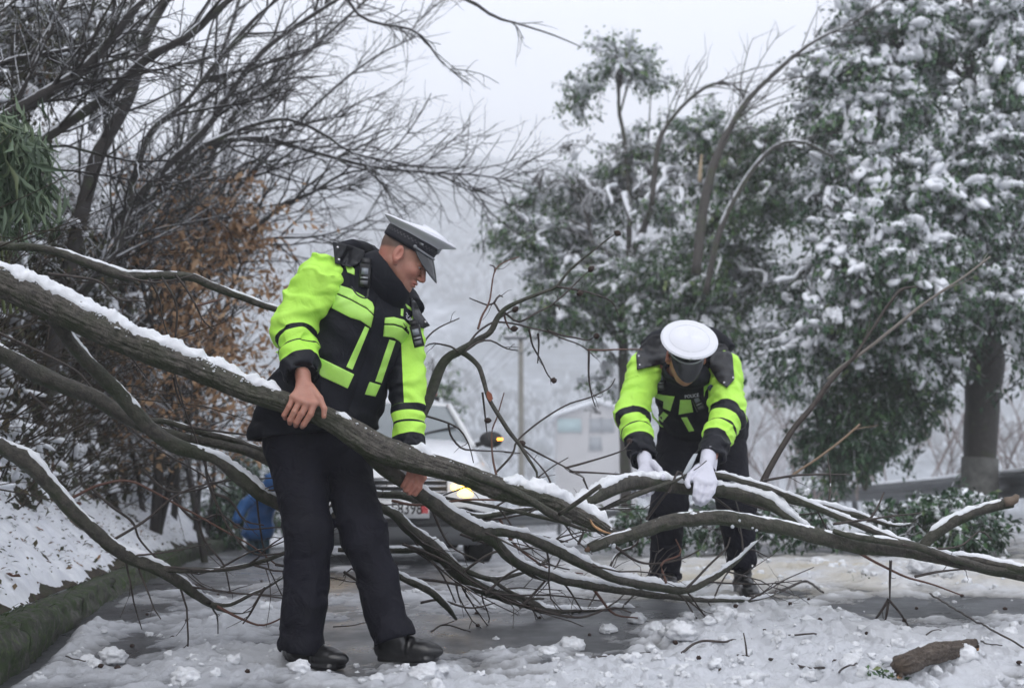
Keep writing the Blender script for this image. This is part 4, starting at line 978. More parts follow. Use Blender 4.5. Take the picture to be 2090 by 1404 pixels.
L('l6arch', [(935, 714, 4.9, 13), (955, 726, 4.9, 12), (976, 746, 4.88, 11), (985, 769, 4.86, 10), (993, 800, 4.84, 10), (1003, 823, 4.82, 9), (1021, 851, 4.8, 9), (1040, 881, 4.8, 9), (1059, 905, 4.8, 8), (1078, 935, 4.8, 7), (1097, 966, 4.8, 5), (1090, 981, 4.8, 4)], H=.003, gap=.3, jig=.002, sides=9)
L('l7', [(945, 962, 4.47, 22), (991, 978, 4.49, 18), (1037, 995, 4.52, 16), (1083, 1019, 4.55, 16), (1129, 1049, 4.58, 17), (1162, 1066, 4.6, 15)], H=0, taper_end=False)
L('l7stub', [(1142, 1050, 4.56, 9), (1165, 1035, 4.52, 10), (1193, 1015, 4.48, 10), (1226, 991, 4.44, 9)], H=0, sides=9, jig=.002, taper_end=False)
L('l8', [(1160, 1036, 4.74, 30), (1197, 1022, 4.82, 30), (1240, 999, 4.92, 35), (1289, 986, 5.06, 34), (1335, 986, 5.14, 31), (1381, 993, 5.2, 28), (1430, 999, 5.23, 28), (1474, 1002, 5.24, 30), (1520, 1010, 5.22, 30), (1560, 1022, 5.18, 28), (1594, 1042, 5.14, 25), (1622, 1063, 5.1, 18), (1645, 1080, 5.05, 8)], H=.030, gap=-.2)
L('l8b', [(1440, 970, 5.26, 12), (1480, 973, 5.24, 14), (1530, 985, 5.2, 14), (1590, 1003, 5.15, 14), (1650, 1028, 5.1, 14), (1720, 1058, 5.05, 14), (1790, 1086, 5, 15), (1860, 1113, 4.95, 15), (1940, 1135, 4.92, 18), (2030, 1152, 4.9, 19), (2140, 1175, 4.88, 17)], H=.016, gap=-.15)
L('l8c', [(1530, 1002, 5.25, 15), (1600, 1017, 5.3, 15), (1680, 1035, 5.3, 16), (1740, 1050, 5.35, 14), (1800, 1068, 5.4, 9)], H=.02, gap=-.2)
L('l8d', [(1225, 1040, 5.0, 8), (1270, 1020, 5.0, 11), (1310, 1005, 5.05, 10), (1370, 985, 5.1, 8)], H=0, sides=8)
L('mid1', [(610, 925, 5.1, 14), (700, 1000, 5.1, 15), (778, 1008, 5.1, 15), (821, 1011, 5.1, 16), (862, 1024, 5.12, 14), (905, 1036, 5.15, 11), (941, 1044, 5.2, 12), (975, 1055, 5.24, 13), (1021, 1049, 5.3, 12), (1068, 1040, 5.36, 10), (1105, 1036, 5.42, 8), (1180, 1040, 5.5, 6)], H=.012, gap=.05)
L('mid1b', [(908, 1015, 5.0, 6), (975, 1027, 5.0, 7), (1068, 1045, 5.05, 8), (1145, 1064, 5.1, 8), (1190, 1080, 5.15, 7)], H=0, sides=8)
L('mid2', [(690, 1120, 5.2, 10), (818, 1124, 5.2, 13), (852, 1122, 5.2, 13), (883, 1138, 5.22, 12), (945, 1163, 5.3, 11), (1003, 1181, 5.38, 11), (1068, 1166, 5.48, 8), (1120, 1140, 5.6, 6)], H=.012, gap=.1)
L('mid2b', [(1003, 1181, 5.36, 9), (1037, 1205, 5.4, 8), (1071, 1221, 5.45, 7), (1110, 1222, 5.5, 5)], H=.006, gap=.2, sides=8)
L('mid3', [(780, 1150, 5.0, 12), (818, 1178, 5.0, 14), (868, 1203, 5.05, 15), (908, 1233, 5.15, 13), (932, 1262, 5.3, 6)], H=.016, gap=-.1)
for k, (key, lab) in {'top': (0, 'long crooked limb above the trunk'), 'l5': (0, 'mossy limb gripped by the lower hand, thick with snow'), 'l6': (0, 'bare thin limb rising against the sky')}.items(): LM[k][0]['label'] = lab

# hand-placed thin branches (photograph px; Y) and their cones
TW = [
 [(1136, 584), (1179, 591), (1215, 600), (1247, 616), (1262, 643)], [(956, 702), (974, 680), (1001, 661), (1020, 659), (1058, 663), (1088, 670), (1117, 675), (1145, 689), (1179, 703), (1200, 716), (1213, 727)],
 [(1200, 716), (1201, 762), (1209, 805), (1217, 830)], [(1200, 714), (1225, 714), (1262, 713), (1310, 712)], [(1059, 905), (1100, 925), (1156, 954), (1192, 976)], [(1156, 954), (1210, 940), (1270, 921), (1286, 903)], [(1162, 962), (1220, 966), (1279, 970)],
 [(1012, 965), (1046, 927), (1057, 900), (1100, 862), (1150, 830), (1209, 808), (1245, 790), (1257, 772)], [(845, 845), (870, 849), (913, 862), (940, 878), (957, 908), (965, 943)], [(916, 865), (921, 889), (940, 914), (965, 919), (1020, 921), (1062, 925)],
 [(976, 671), (985, 646), (997, 622), (1002, 598), (1010, 552), (1029, 536), (1057, 525)], [(1010, 552), (1009, 543), (999, 541)], [(1019, 634), (1008, 618), (997, 624), (975, 617), (958, 610)], [(1029, 639), (1058, 658), (1097, 639), (1129, 621), (1179, 573), (1204, 551)],
 [(1081, 673), (1088, 703), (1101, 728), (1117, 760), (1127, 773)], [(1099, 680), (1101, 705), (1098, 741)], [(1118, 674), (1145, 684), (1179, 689), (1202, 694), (1211, 689)], [(1029, 639), (1033, 655), (1040, 669), (1047, 671)], [(951, 719), (972, 703), (1001, 696), (1033, 712), (1058, 717)],
 [(933, 716), (919, 706), (883, 700), (867, 707)], [(862, 722), (869, 694), (894, 669), (937, 648)], [(1009, 617), (1018, 604), (1026, 607)], [(1019, 648), (1040, 636), (1052, 632)], [(1129, 621), (1140, 625), (1141, 633)],
 [(1013, 968), (1005, 930), (1003, 880), (1015, 850), (1030, 800)], [(985, 800), (990, 850), (994, 880)], [(1130, 1010), (1110, 960), (1060, 905)], [(1190, 976), (1205, 1010)],
 # hanging from the upper left limb
 [(303, 568), (325, 610), (333, 650), (345, 690)], [(328, 566), (352, 605), (360, 640), (356, 700), (356, 760), (375, 830), (395, 880), (420, 950), (438, 1000), (442, 1060)], [(355, 562), (378, 590), (400, 625), (415, 655), (440, 675)], [(400, 626), (430, 618), (455, 610)], [(355, 770), (360, 800), (375, 832), (395, 836)],
 [(265, 725), (280, 745), (300, 772)], [(245, 562), (285, 572), (330, 576), (400, 560)],
 # lower left tangle
 [(100, 560), (200, 575), (240, 610), (300, 616)], [(0, 680), (90, 720), (160, 760), (220, 830), (300, 900), (400, 960), (470, 1010)], [(60, 800), (110, 850), (105, 890), (140, 880), (180, 860)], [(140, 1020), (200, 990), (260, 980), (330, 1010), (420, 1060), (520, 1120), (560, 1150)],
 [(180, 990), (230, 1035), (270, 1065), (285, 1100), (330, 1150), (360, 1190)], [(220, 1110), (300, 1060), (360, 1010), (440, 985), (560, 975)], [(290, 960), (340, 1000), (400, 1000), (480, 970)], [(380, 870), (440, 880), (520, 890), (560, 905)], [(420, 940), (430, 1000), (470, 1080), (520, 1130), (600, 1130), (648, 1190)],
 [(350, 1010), (400, 1060), (450, 1050), (500, 1080), (580, 1075)], [(443, 1235), (500, 1265), (540, 1275), (600, 1245)], [(540, 1200), (510, 1250), (495, 1270)], [(400, 1040), (415, 1100), (455, 1150), (470, 1210)], [(430, 1005), (470, 1020), (500, 1060), (540, 1070)],
 [(560, 1150), (610, 1160), (648, 1192)], [(700, 1165), (740, 1190), (720, 1160), (700, 1175)], [(795, 960), (830, 975), (870, 990)],
 # tangle under the trunk
 [(800, 1020), (860, 1030), (960, 1020), (1060, 1025), (1130, 1040)], [(880, 1030), (900, 1080), (930, 1120), (990, 1150)], [(820, 1110), (900, 1140), (960, 1180), (1040, 1225), (1090, 1240)], [(930, 1180), (1000, 1130), (1060, 1120), (1130, 1110), (1190, 1090)], [(1060, 1240), (1110, 1190), (1140, 1150), (1150, 1110)],
 [(990, 1210), (1040, 1170), (1100, 1150), (1160, 1160)], [(1240, 1170), (1260, 1130), (1300, 1110), (1310, 1060)], [(1360, 1190), (1350, 1150), (1390, 1130), (1380, 1100)], [(1250, 1110), (1290, 1140), (1330, 1150), (1390, 1140), (1430, 1120)], [(1320, 1060), (1365, 1000), (1400, 985), (1425, 995)],
 [(1365, 1005), (1385, 960), (1400, 985)], [(1420, 1000), (1460, 1015), (1500, 1045), (1520, 1052)], [(1500, 1020), (1560, 1040), (1620, 1050), (1680, 1045)], [(1090, 1240), (1180, 1260), (1250, 1240), (1290, 1250)], [(1210, 1200), (1250, 1250), (1300, 1260)],
 [(860, 1230), (900, 1225), (960, 1240), (1010, 1230)], [(1100, 1150), (1150, 1190), (1190, 1250)], [(830, 1060), (850, 1110), (900, 1170), (930, 1230)], [(940, 1090), (1010, 1110), (1080, 1090), (1160, 1105)], [(1400, 1200), (1440, 1160), (1480, 1120), (1490, 1095)],
 [(880, 1000), (940, 1050), (1010, 1060), (1080, 1050), (1140, 1065)], [(1020, 1060), (1050, 1110), (1120, 1160), (1190, 1170)], [(1180, 1110), (1200, 1060), (1190, 1020)], [(850, 1180), (930, 1190), (1020, 1210), (1130, 1215), (1230, 1225)],
 # right hand side
 [(1818, 1142), (1815, 1190), (1814, 1222)], [(1814, 1225), (1790, 1260), (1767, 1285)], [(1814, 1225), (1808, 1260), (1796, 1290)], [(1814, 1222), (1840, 1255), (1858, 1284)], [(1747, 1126), (1794, 1150), (1854, 1177), (1913, 1197), (1962, 1214)], [(1869, 1177), (1920, 1165), (1952, 1160), (2000, 1157)],
 [(1700, 1070), (1750, 1062), (1800, 1056), (1880, 1048)], [(1770, 1070), (1790, 1040), (1805, 1005)], [(1840, 1110), (1900, 1120), (1960, 1115), (2000, 1085), (2025, 1100)], [(1560, 980), (1620, 970), (1690, 967), (1735, 967)], [(1694, 1020), (1697, 985), (1690, 930)],
]
cone_px = [(1130, 776), (1217, 686), (1050, 671), (1052, 631), (1184, 599), (1207, 549), (1260, 476), (1285, 900), (1065, 905), (996, 858), (1208, 548)]
polys, polysr = [], []
for i, tws in enumerate(TW):
    Y0 = 4.88 if i < 28 else (4.62 if i < 35 else (4.72 if i < 54 else (5.2 if i < 80 else 4.95)))
    Y0 += .12*math.sin(i*2.3); n = len(tws); w0 = 5.2 if i < 35 else 6.2
    P, r = px_line([(a, b_, Y0 + .03*j, w0*(1-.55*j/(n-1))) for j, (a, b_) in enumerate(tws)], .025, .006, i)
    (polysr if i % 7 == 3 else polys).append((P, r))
side = grow_twigs(polys, [(3.2, .04, .16, .8, .0018, .22, (0, 0, .02))])
V, F = quads_mesh_tubes(polys + side, 6); part('thin_branches', mk_mesh('thin_branches', V, F, M_TWIG), ft, kind='stuff')
V, F = quads_mesh_tubes(polysr, 6); part('reddish_twigs', mk_mesh('reddish_twigs', V, F, M_TWIG_R), ft, kind='stuff')
# knobs and random side twigs on the lower limbs
lv = [(4.6, .2, .75, .9, .0048, .13, (.05, 0, -.01)), (4.5, .1, .34, .8, .0024, .2, (0, 0, 0))]
st = [(LM[k][1], LM[k][2]) for k in ('l2', 'l5', 'l5b', 'mid1', 'mid1b', 'mid2', 'mid2b', 'l8c', 'l4b', 'l4c')] + [(LM['l4'][1][len(LM['l4'][1])//3:], LM['l4'][2][len(LM['l4'][1])//3:])]
o_, tw_low = twig_cloud(ft, 'twigs', st, lv, M_TWIG)
# light snow on the larger thin branches
Vs, Fs, off = [], [], 0
for P, r in polys[50:] + [t_ for t_ in tw_low if len(t_[0]) >= 6]:
    if len(P) < 4: continue
    V, F = snow_strip(P, r, .005, .38, len(Fs)+50, 1.1, .02, 5); Vs.append(V); Fs.append(F+off); off += len(V)
part('snow', mk_mesh('snow', np.vstack(Vs), np.vstack(Fs), M_LSNOW), ft, kind='stuff')

# cones: knobbly dark ovoids (one mesh shared)
def cone_mesh():
    V, F = [], []; nr, ns = 9, 12
    for i in range(nr):
        t = i/(nr-1); rr = math.sin(math.pi*(.04+.92*t))**.75
        for j in range(ns):
            a = 2*math.pi*(j + .5*(i % 2))/ns; k = 1 + (.22 if (i+j) % 2 else -.06)
            V.append((rr*k*math.cos(a)*.42, rr*k*math.sin(a)*.42, (t-.5)*1.15 - (.05 if (i+j) % 2 else 0)))
    F = [(i*ns+j, i*ns+(j+1) % ns, (i+1)*ns+(j+1) % ns, (i+1)*ns+j) for i in range(nr-1) for j in range(ns)] + [tuple(range(ns))[::-1], tuple((nr-1)*ns+j for j in range(ns))]
    return mk_mesh('seed_cone', V, F, plain('cone_brown', (.035, .018, .012), .7, bump=(120, .6, .003)), smooth=False)
ME_CONE = cone_mesh()
for i, (a, b_) in enumerate(cone_px[:10]):
    o = part('seed_cone', ME_CONE, ft); o.location = at(a, b_, 4.88); s = .026 if i != 8 else .03
    o.scale = (s, s, s*1.1); o.rotation_euler = (1.2 + rng.normal()*.3, rng.normal()*.5, rng.random()*6)

# a dead leaf caught on the arching limb
lf = np.array([(0, 0, 0), (.35, .02, -.3), (.5, .05, -.8), (.2, 0, -1.1), (-.1, -.04, -.7), (-.15, 0, -.25)])*.042
o = part('dead_leaf', mk_mesh('dead_leaf', lf, [(0, 1, 2, 3), (0, 3, 4, 5)], plain('dead_leaf_red', (.22, .06, .025), .6)), ft); o.location = at(996, 797, 4.8)

# separate broken limbs
bl = thing('broken_limb', 'long grey broken limb arching in front of the bending man with icy drips', 'broken limb', (0, 0, 0))
o1, P1, r1 = limb(bl, 'stem', [(1200, 1118, 4.72, 20), (1235, 1106, 4.74, 25), (1289, 1091, 4.78, 26), (1325, 1078, 4.8, 28), (1358, 1066, 4.81, 29), (1400, 1058, 4.82, 29), (1480, 1058, 4.84, 30), (1558, 1071, 4.86, 32), (1620, 1082, 4.88, 33), (1676, 1096, 4.89, 34), (1755, 1114, 4.91, 32), (1834, 1122, 4.93, 28), (1900, 1134, 4.95, 26), (1960, 1148, 4.96, 25), (2040, 1165, 4.98, 24), (2150, 1185, 5, 22)], H=.007, gap=.1, seed=71, sides=24, step=.014)
limb(bl, 'side_branch', [(1700, 1083, 4.86, 10), (1740, 1095, 4.84, 14), (1800, 1103, 4.84, 16), (1870, 1115, 4.85, 17), (1930, 1135, 4.86, 16), (2010, 1158, 4.88, 14), (2110, 1172, 4.9, 10)], H=.008, gap=.0, seed=73)
limb(bl, 'snapped_end', [(1195, 1122, 4.71, 8), (1200, 1118, 4.72, 16), (1210, 1114, 4.73, 20)], H=0, mat=plain('wet_torn_wood', (.12, .07, .045), .7, bump=(60, .8, .006)), seed=74)
V, F = [], []; mbx = MB()
for i in range(55):
    k = rng.integers(0, len(P1)); xs_ = proj(*P1[k])[0]
    if not (1200 < xs_ < 1300 or 1480 < xs_ < 1570): continue
    Vq, Fq = ICO2; q = Vq*(1+.5*fbm3(Vq[:, 0]*2+i, Vq[:, 1]*2, Vq[:, 2]*2, 3, i))[:, None]*np.array([.012, .008, .009+.008*rng.random()])*(.2+.6*rng.random()); mbx.add(q + P1[k] + np.array([rng.normal()*.01, -r1[k]*.85, -r1[k]*(.1+.9*rng.random())]), Fq)
m, t_, b_ = new_mat('clear_ice'); b_.inputs['Base Color'].default_value = (.62, .65, .68, 1); b_.inputs['Roughness'].default_value = .15; b_.inputs['Transmission Weight'].default_value = .35
part('ice', mbx.build('ice', m), bl, kind='stuff')
br = thing('broken_limb', 'short thick broken stub sticking up to the right with snow on its ragged end', 'broken limb', (0, 0, 0))
limb(br, 'stem', [(1885, 1118, 5.4, 20), (1903, 1095, 5.4, 23), (1938, 1066, 5.4, 24), (1985, 1044, 5.4, 22), (2030, 1032, 5.4, 21), (2066, 1024, 5.4, 22)], H=.016, gap=-.1, seed=81, taper_end=False)
limb(br, 'ragged_end', [(2050, 1026, 5.38, 26), (2068, 1022, 5.37, 24), (2076, 1010, 5.36, 10)], H=0, mat=plain('grey_torn_wood', (.16, .12, .09), .8, bump=(60, .8, .006)), seed=82, amp=.5)
for k, (pts, lab, m_) in enumerate([
    ([(1545, 1010, 5.5, 15), (1574, 950, 5.5, 13), (1617, 878, 5.5, 12), (1657, 831, 5.5, 11), (1707, 764, 5.5, 9), (1743, 729, 5.5, 7), (1782, 670, 5.5, 6), (1817, 619, 5.5, 6), (1841, 592, 5.5, 7), (1872, 586, 5.5, 3)], 'dark slender branch slanting up to the right beyond the bending man', M_TWIG),
    ([(1690, 775, 5.6, 6), (1719, 749, 5.6, 7), (1774, 709, 5.6, 7), (1833, 662, 5.6, 7), (1892, 615, 5.6, 6), (1962, 568, 5.6, 5), (2021, 525, 5.6, 5)], 'pale grey slender branch slanting up toward the thick trunk', plain('pale_twig', (.16, .14, .12), .6)),
    ([(1610, 975, 5.4, 5), (1640, 955, 5.4, 5), (1668, 937, 5.4, 5), (1710, 905, 5.4, 5), (1755, 866, 5.4, 5)], 'thin tan twig standing up behind the held limbs', plain('tan_twig', (.2, .14, .09), .6))]):
    P, r = px_line(pts, .02, .004, 90+k); V, F = tube(P, r, 9, True, .1, 20)
    t_ = thing('slanting_branch', lab, 'branch', tuple(P[0])); V = np.array(V) - P[0]
    part('stem', mk_mesh('stem', V, F, m_), t_)
    sd_ = grow_twigs([(P - P[0], r)], [(3.5, .08, .3, .6, .0028, .15, (0, 0, .04))]); V, F = quads_mesh_tubes(sd_, 5); part('twigs', mk_mesh('twigs', V, F, m_), t_, kind='stuff')
rng = np.random.default_rng(505)
# ------------------------------------------------------------------ guard rail, pole, house, car
M_STEEL = plain('galvanised_steel', (.055, .062, .066), .55, metal=.2, var=(3, .3))
gr = thing('guard_rail', 'grey steel guard rail with snow on top curving round the outer road edge', 'guard rail', (0, 0, 0))
RP = np.array([[*at(a, b_, Y)] for a, b_, Y in [(2500, 935, 10.5), (2260, 950, 12), (2090, 962, 13.8), (1985, 972, 16), (1850, 984, 20), (1740, 993, 25), (1650, 1001, 29.5), (1520, 1020, 32), (1310, 1036, 31.5), (1150, 1045, 31), (1018, 1050, 31), (850, 1052, 31), (640, 1055, 32), (480, 1060, 34)]])
S = spline(RP, 10); S, sl_ = resample(S, .25)
def sweep(S, prof, closed=True):     # profile rows (outward, up)
    T = np.gradient(S, axis=0); T[:, 2] = 0; T /= np.linalg.norm(T, axis=1)[:, None]; N = np.stack([T[:, 1], -T[:, 0], 0*T[:, 0]], 1); N = -N*np.sign((N*(np.array([1.5, 15, 0])-S)).sum(1))[:, None]
    pr = np.array(prof, float); V = S[:, None] - N[:, None]*pr[None, :, 0:1]*1.0 + np.array([0, 0, 1.])*pr[None, :, 1:2]
    n, m = len(S), len(pr); i = np.arange(n-1)[:, None]; j = np.arange(m if closed else m-1)[None, :]; j2 = (j+1) % m
    return V.reshape(-1, 3), np.stack([i*m+j, i*m+j2, (i+1)*m+j2, (i+1)*m+j], -1).reshape(-1, 4), N
W_ = [(0, 0), (.05, -.03), (.075, -.075), (.05, -.115), (.015, -.155), (.05, -.195), (.075, -.235), (.05, -.28), (0, -.31), (-.012, -.31), (.035, -.275), (.06, -.235), (.035, -.195), (0, -.155), (.035, -.115), (.06, -.075), (.035, -.03), (-.012, 0)]
V, F, N_ = sweep(S, W_); part('beam', mk_mesh('beam', V, F, M_STEEL), gr)
V, F, _ = sweep(S, [(.03, .0), (-.03, .0), (-.035, .03), (0, .05), (.03, .03)]); V[:, 2] += .012*fbm2(V[:, 0]*3, V[:, 1]*3, 3, 9)*(V[:, 2] > 0); part('snow', mk_mesh('snow', V, F, M_SNOW), gr)
pm = None
for q in np.arange(1.0, sl_[-1], 2.0):
    i = min(int(q/.25), len(S)-2); p = S[i] - N_[i]*-.13*1.0; 
    if pm is None:
        vf = box_vf((0, 0, -.55), (.10, .10, 1.1)); mbx = MB(); mbx.add(*vf); mbx.add(*box_vf((0, 0, -.16), (.22, .07, .16))); pm = mbx.build('post', M_STEEL, smooth=False)
    o = part('post', pm, gr); o.location = p; o.rotation_euler = (0, 0, math.atan2(N_[i][1], N_[i][0]))

pl = thing('utility_pole', 'grey concrete utility pole with a snow-covered crossarm beyond the road', 'utility pole', tuple(at(1065, 1100, 38)))
b0 = np.array(pl.location); top = np.array(at(1063, 693, 38)) - b0
V, F = tube(np.linspace((0, 0, -3), top, 12), np.linspace(.115, .085, 12), 14); part('pole', mk_mesh('pole', V, F, plain('concrete_pole', (.23, .22, .19), .85, var=(2, .25))), pl)
part('crossarm', mk_mesh('crossarm', *box_vf(top + [0, -.1, .03], (1.12, .1, .08)), M_STEEL, smooth=False), pl)
for sx in (-1, 1):
    V, F = tube(np.array([top + [sx*.45, -.1, 0], top + [0, -.1, -.5]]), .018, 6); part('brace', mk_mesh('brace', V, F, M_STEEL), pl)
for dx in (-.5, -.22, 0, .22, .5):
    V, F = tube(np.array([top + [dx, -.1, .07], top + [dx, -.1, .10], top+[dx, -.1, .14], top+[dx, -.1, .19]]), np.array([.03, .055, .04, .03]), 8)
    o = part('insulator', mk_mesh('insulator', V, F, plain('porcelain', (.55, .52, .5), .3) if dx == -.5 else MATS['porcelain']), pl)
    Vq = ICO2[0]*np.array([.10, .09, .07])*(1+.3*fbm3(ICO2[0][:, 0]*2+dx*9, ICO2[0][:, 1]*2, ICO2[0][:, 2]*2, 2, 3))[:, None] + top + [dx, -.1, .20]
    part('snow', mk_mesh('snow', Vq, ICO2[1], M_SNOW), o)
V, F = sweep(np.array([top + [x_, -.1, .075] for x_ in np.linspace(-.55, .55, 12)]) , [(.05, 0), (-.05, 0), (-.04, .045), (.04, .05)])[:2]; part('snow', mk_mesh('snow', V, F, M_SNOW), pl)
for k, dx in enumerate((-.5, -.22, .22, .5)):
    A = b0 + top + [dx, -.1, .16]
    for end, sag in ((np.array(at(560 + 30*k, 1010 - 20*k, 60)), 1.2), (np.array(at(2050, 480 + 22*k, 30)), .8)):
        tt = np.linspace(0, 1, 24)[:, None]; P = A*(1-tt) + end*tt - np.array([0, 0, 1])*sag*4*tt*(1-tt); V, F = quads_mesh_tubes([(P - b0, np.full(24, .007))], 4); part('wire', mk_mesh('wire', V, F, plain('wire', (.2, .2, .21), .7) if 'wire' not in MATS else MATS['wire']), pl)

hs = thing('house', 'pale two-storey house with a snowy gable roof far off in the haze', 'house', tuple(at(1195, 1000, 95)))
b0 = np.array(hs.location); M_HW = plain('house_wall', (.44, .43, .43), .9, var=(.5, .1)); g_ = lambda a, b_, Y=95: np.array(at(a, b_, Y)) - b0
x0, x1, x2 = g_(1140, 900)[0], g_(1185, 900)[0], g_(1300, 900)[0]; ze, zr = g_(1150, 848)[2], g_(1180, 822)[2]; zb = -4
# gable wall, side wall, roof
V = [(x0, 0, zb), (x2, 0, zb), (x2, 0, ze), ((x0+x2)/2, 0, zr), (x0, 0, ze), (x0, 9, zb), (x2, 9, zb), (x2, 9, ze), ((x0+x2)/2, 9, zr), (x0, 9, ze)]
part('wall', mk_mesh('wall', V, [(0, 1, 2, 3, 4), (5, 9, 8, 7, 6), (0, 4, 9, 5), (1, 6, 7, 2)], M_HW, smooth=False), hs)
xm = (x0+x2)/2
for sx, xe in ((-1, x0-.5), (1, x2+.5)):
    V = [(xe, -.5, ze-.15), (xm, -.5, zr+.05), (xm, 9.5, zr+.05), (xe, 9.5, ze-.15), (xe, -.5, ze+.15), (xm, -.5, zr+.35), (xm, 9.5, zr+.35), (xe, 9.5, ze+.15)]
    part('roof', mk_mesh('roof', V, [(0, 1, 2, 3), (4, 7, 6, 5), (0, 4, 5, 1), (3, 2, 6, 7), (0, 3, 7, 4), (1, 5, 6, 2)], M_SNOW, smooth=False), hs)
M_WIN = plain('dim_window', (.24, .26, .28), .3); M_SHUT = plain('turquoise_panel', (.33, .45, .46), .6)
for (a, b_, w_, h_, mt) in ((1162, 868, 1.9, 1.1, M_SHUT), (1215, 868, 1.0, 1.1, M_WIN), (1240, 868, 1.0, 1.1, M_WIN), (1215, 905, 1.0, 1.1, M_WIN)):
    c = g_(a, b_); f_ = part('window', mk_mesh('window', *box_vf((c[0], -.04, c[2]), (w_+.16, .1, h_+.16)), M_HW, smooth=False), hs); part('pane', mk_mesh('pane', *box_vf((c[0], -.1, c[2]), (w_, .03, h_)), mt, smooth=False), f_)

# --------------------------- the white car
M_WHITE = plain('white_paint', (.74, .75, .76), .22, coat=.5); M_BLACKP = plain('black_plastic', (.012, .012, .013), .45); M_CHROME = plain('chrome_trim', (.55, .56, .58), .18, metal=.9)
M_GLASS = plain('car_glass', (.16, .19, .20), .06, spec=.8); M_TYRE = plain('tyre_rubber', (.012, .012, .012), .8, bump=(40, .5, .004)); M_GREYP = plain('grey_bumper', (.11, .115, .12), .45)
M_CSNOW = snow_mat('car_snow', (.76, .78, .82), (.86, .875, .9), .3, 20)
car = thing('car', 'white police car with amber lamps lit, snow on its bonnet, behind the fallen tree', 'car', (-.865, 9.2, .105)); car.rotation_euler = (0, 0, R(8.5))
def loft(st, prof, cap=True):
    n, m = len(st), None; V = []
    for s in st:
        p = prof(*s[1:]); m = len(p); V += [(x, s[0], z) for x, z in p]
    F = [(i*m+j, i*m+(j+1) % m, (i+1)*m+(j+1) % m, (i+1)*m+j) for i in range(n-1) for j in range(m)]
    if cap: F += [tuple(range(m))[::-1], tuple((n-1)*m+j for j in range(m))]
    return V, F
def bodyp(w, zb, zs, zt):
    h = [(0, zb), (w*.8, zb), (w*.97, zb+.06), (w, zb+.22), (w, (zb+zs)/2+.1), (w*.985, zs-.02), (w*.95, zs+.03), (w*.84, zt-.015), (w*.6, zt), (w*.3, zt+.012)]
    return h + [(0, zt+.016)] + [(-x, z) for x, z in h[:0:-1]]
st = [(-.02, .50, .30, .52, .60), (.0, .60, .24, .56, .68), (.05, .68, .20, .60, .74), (.14, .74, .19, .66, .79), (.30, .775, .18, .72, .84), (.55, .79, .18, .78, .89), (.8, .79, .18, .83, .94), (1.02, .795, .18, .88, .985), (1.3, .80, .18, .90, 1.0), (2.4, .80, .18, .92, 1.0), (3.4, .80, .18, .92, .99), (4.0, .77, .2, .9, .98), (4.25, .7, .26, .84, .93), (4.3, .6, .32, .78, .86)]
V, F = loft(st, bodyp); o = part('body', mk_mesh('body', V, F, M_WHITE), car); 
st = [(.10, .58, .0, .745, .775), (.3, .66, 0, .80, .86), (.6, .68, 0, .85, .915), (.98, .66, 0, .93, 1.015)]
def hoodp(w, a, zs, zt): h = [(w, zs), (w*.97, zt-.01), (w*.7, zt+.012), (w*.35, zt+.026)]; return h + [(0, zt+.03)] + [(-x, z) for x, z in h[::-1]] 
V, F = loft(st, hoodp); V = np.array(V); V[:, 2] += .012*fbm2(V[:, 0]*3, V[:, 1]*3, 3, 2)
part('bonnet_snow', mk_mesh('bonnet_snow', V, F, M_CSNOW), car)
# greenhouse
A = dict(bl=(-.66, 1.0, .985), br=(.66, 1.0, .985), tl=(-.52, 1.72, 1.385), tr=(.52, 1.72, 1.385), rbl=(-.66, 3.9, .98), rbr=(.66, 3.9, .98), rtl=(-.5, 3.2, 1.38), rtr=(.5, 3.2, 1.38))
def quadpart(name, pts, m_, parent=car, t=.012, bulge=0):
    P = np.array(pts, float); n = np.cross(P[1]-P[0], P[3]-P[0]); n /= np.linalg.norm(n); N = 8; V = []
    for i in range(N+1):
        for j in range(N+1):
            u, v = i/N, j/N; p = P[0]*(1-u)*(1-v) + P[1]*u*(1-v) + P[2]*u*v + P[3]*(1-u)*v; V.append(p + n*bulge*(1-(2*u-1)**2)*(1-.3*(2*v-1)**2))
    K = (N+1)**2; V = V + [p - n*t for p in V]; F = [(i*(N+1)+j, (i+1)*(N+1)+j, (i+1)*(N+1)+j+1, i*(N+1)+j+1) for i in range(N) for j in range(N)]
    F += [tuple(K+q for q in f[::-1]) for f in F]
    return part(name, mk_mesh(name, V, F, m_), parent)
part('cabin_core', mk_mesh('cabin_core', [(-.62, 1.15, .9), (.62, 1.15, .9), (.62, 3.8, .9), (-.62, 3.8, .9), (-.46, 1.85, 1.34), (.46, 1.85, 1.34), (.46, 3.1, 1.34), (-.46, 3.1, 1.34)], [(0, 1, 5, 4), (1, 2, 6, 5), (2, 3, 7, 6), (3, 0, 4, 7), (4, 5, 6, 7)], plain('dark_interior', (.02, .02, .022), .8), smooth=False), car)
quadpart('windscreen', [A['bl'], A['br'], A['tr'], A['tl']], M_GLASS, bulge=.035)
for s in (-1, 1): quadpart('side_window', [(s*.67, 1.05, .99), (s*.67, 3.85, .98), (s*.515, 3.15, 1.37), (s*.53, 1.78, 1.37)][::s], M_GLASS, bulge=.01)
quadpart('rear_window', [A['rbr'], A['rbl'], A['rtl'], A['rtr']], M_GLASS, bulge=.03)
V, F = loft([(1.70, .52, 0, 1.375, 1.395), (1.85, .545, 0, 1.38, 1.435), (2.4, .55, 0, 1.38, 1.46), (3.0, .54, 0, 1.38, 1.45), (3.22, .5, 0, 1.37, 1.40)], lambda w, a, zs, zt: [(w, zs), (w*.97, zt-.012), (w*.6, zt), (0, zt+.01), (-w*.6, zt), (-w*.97, zt-.012), (-w, zs)])
part('roof', mk_mesh('roof', V, F, M_WHITE), car)
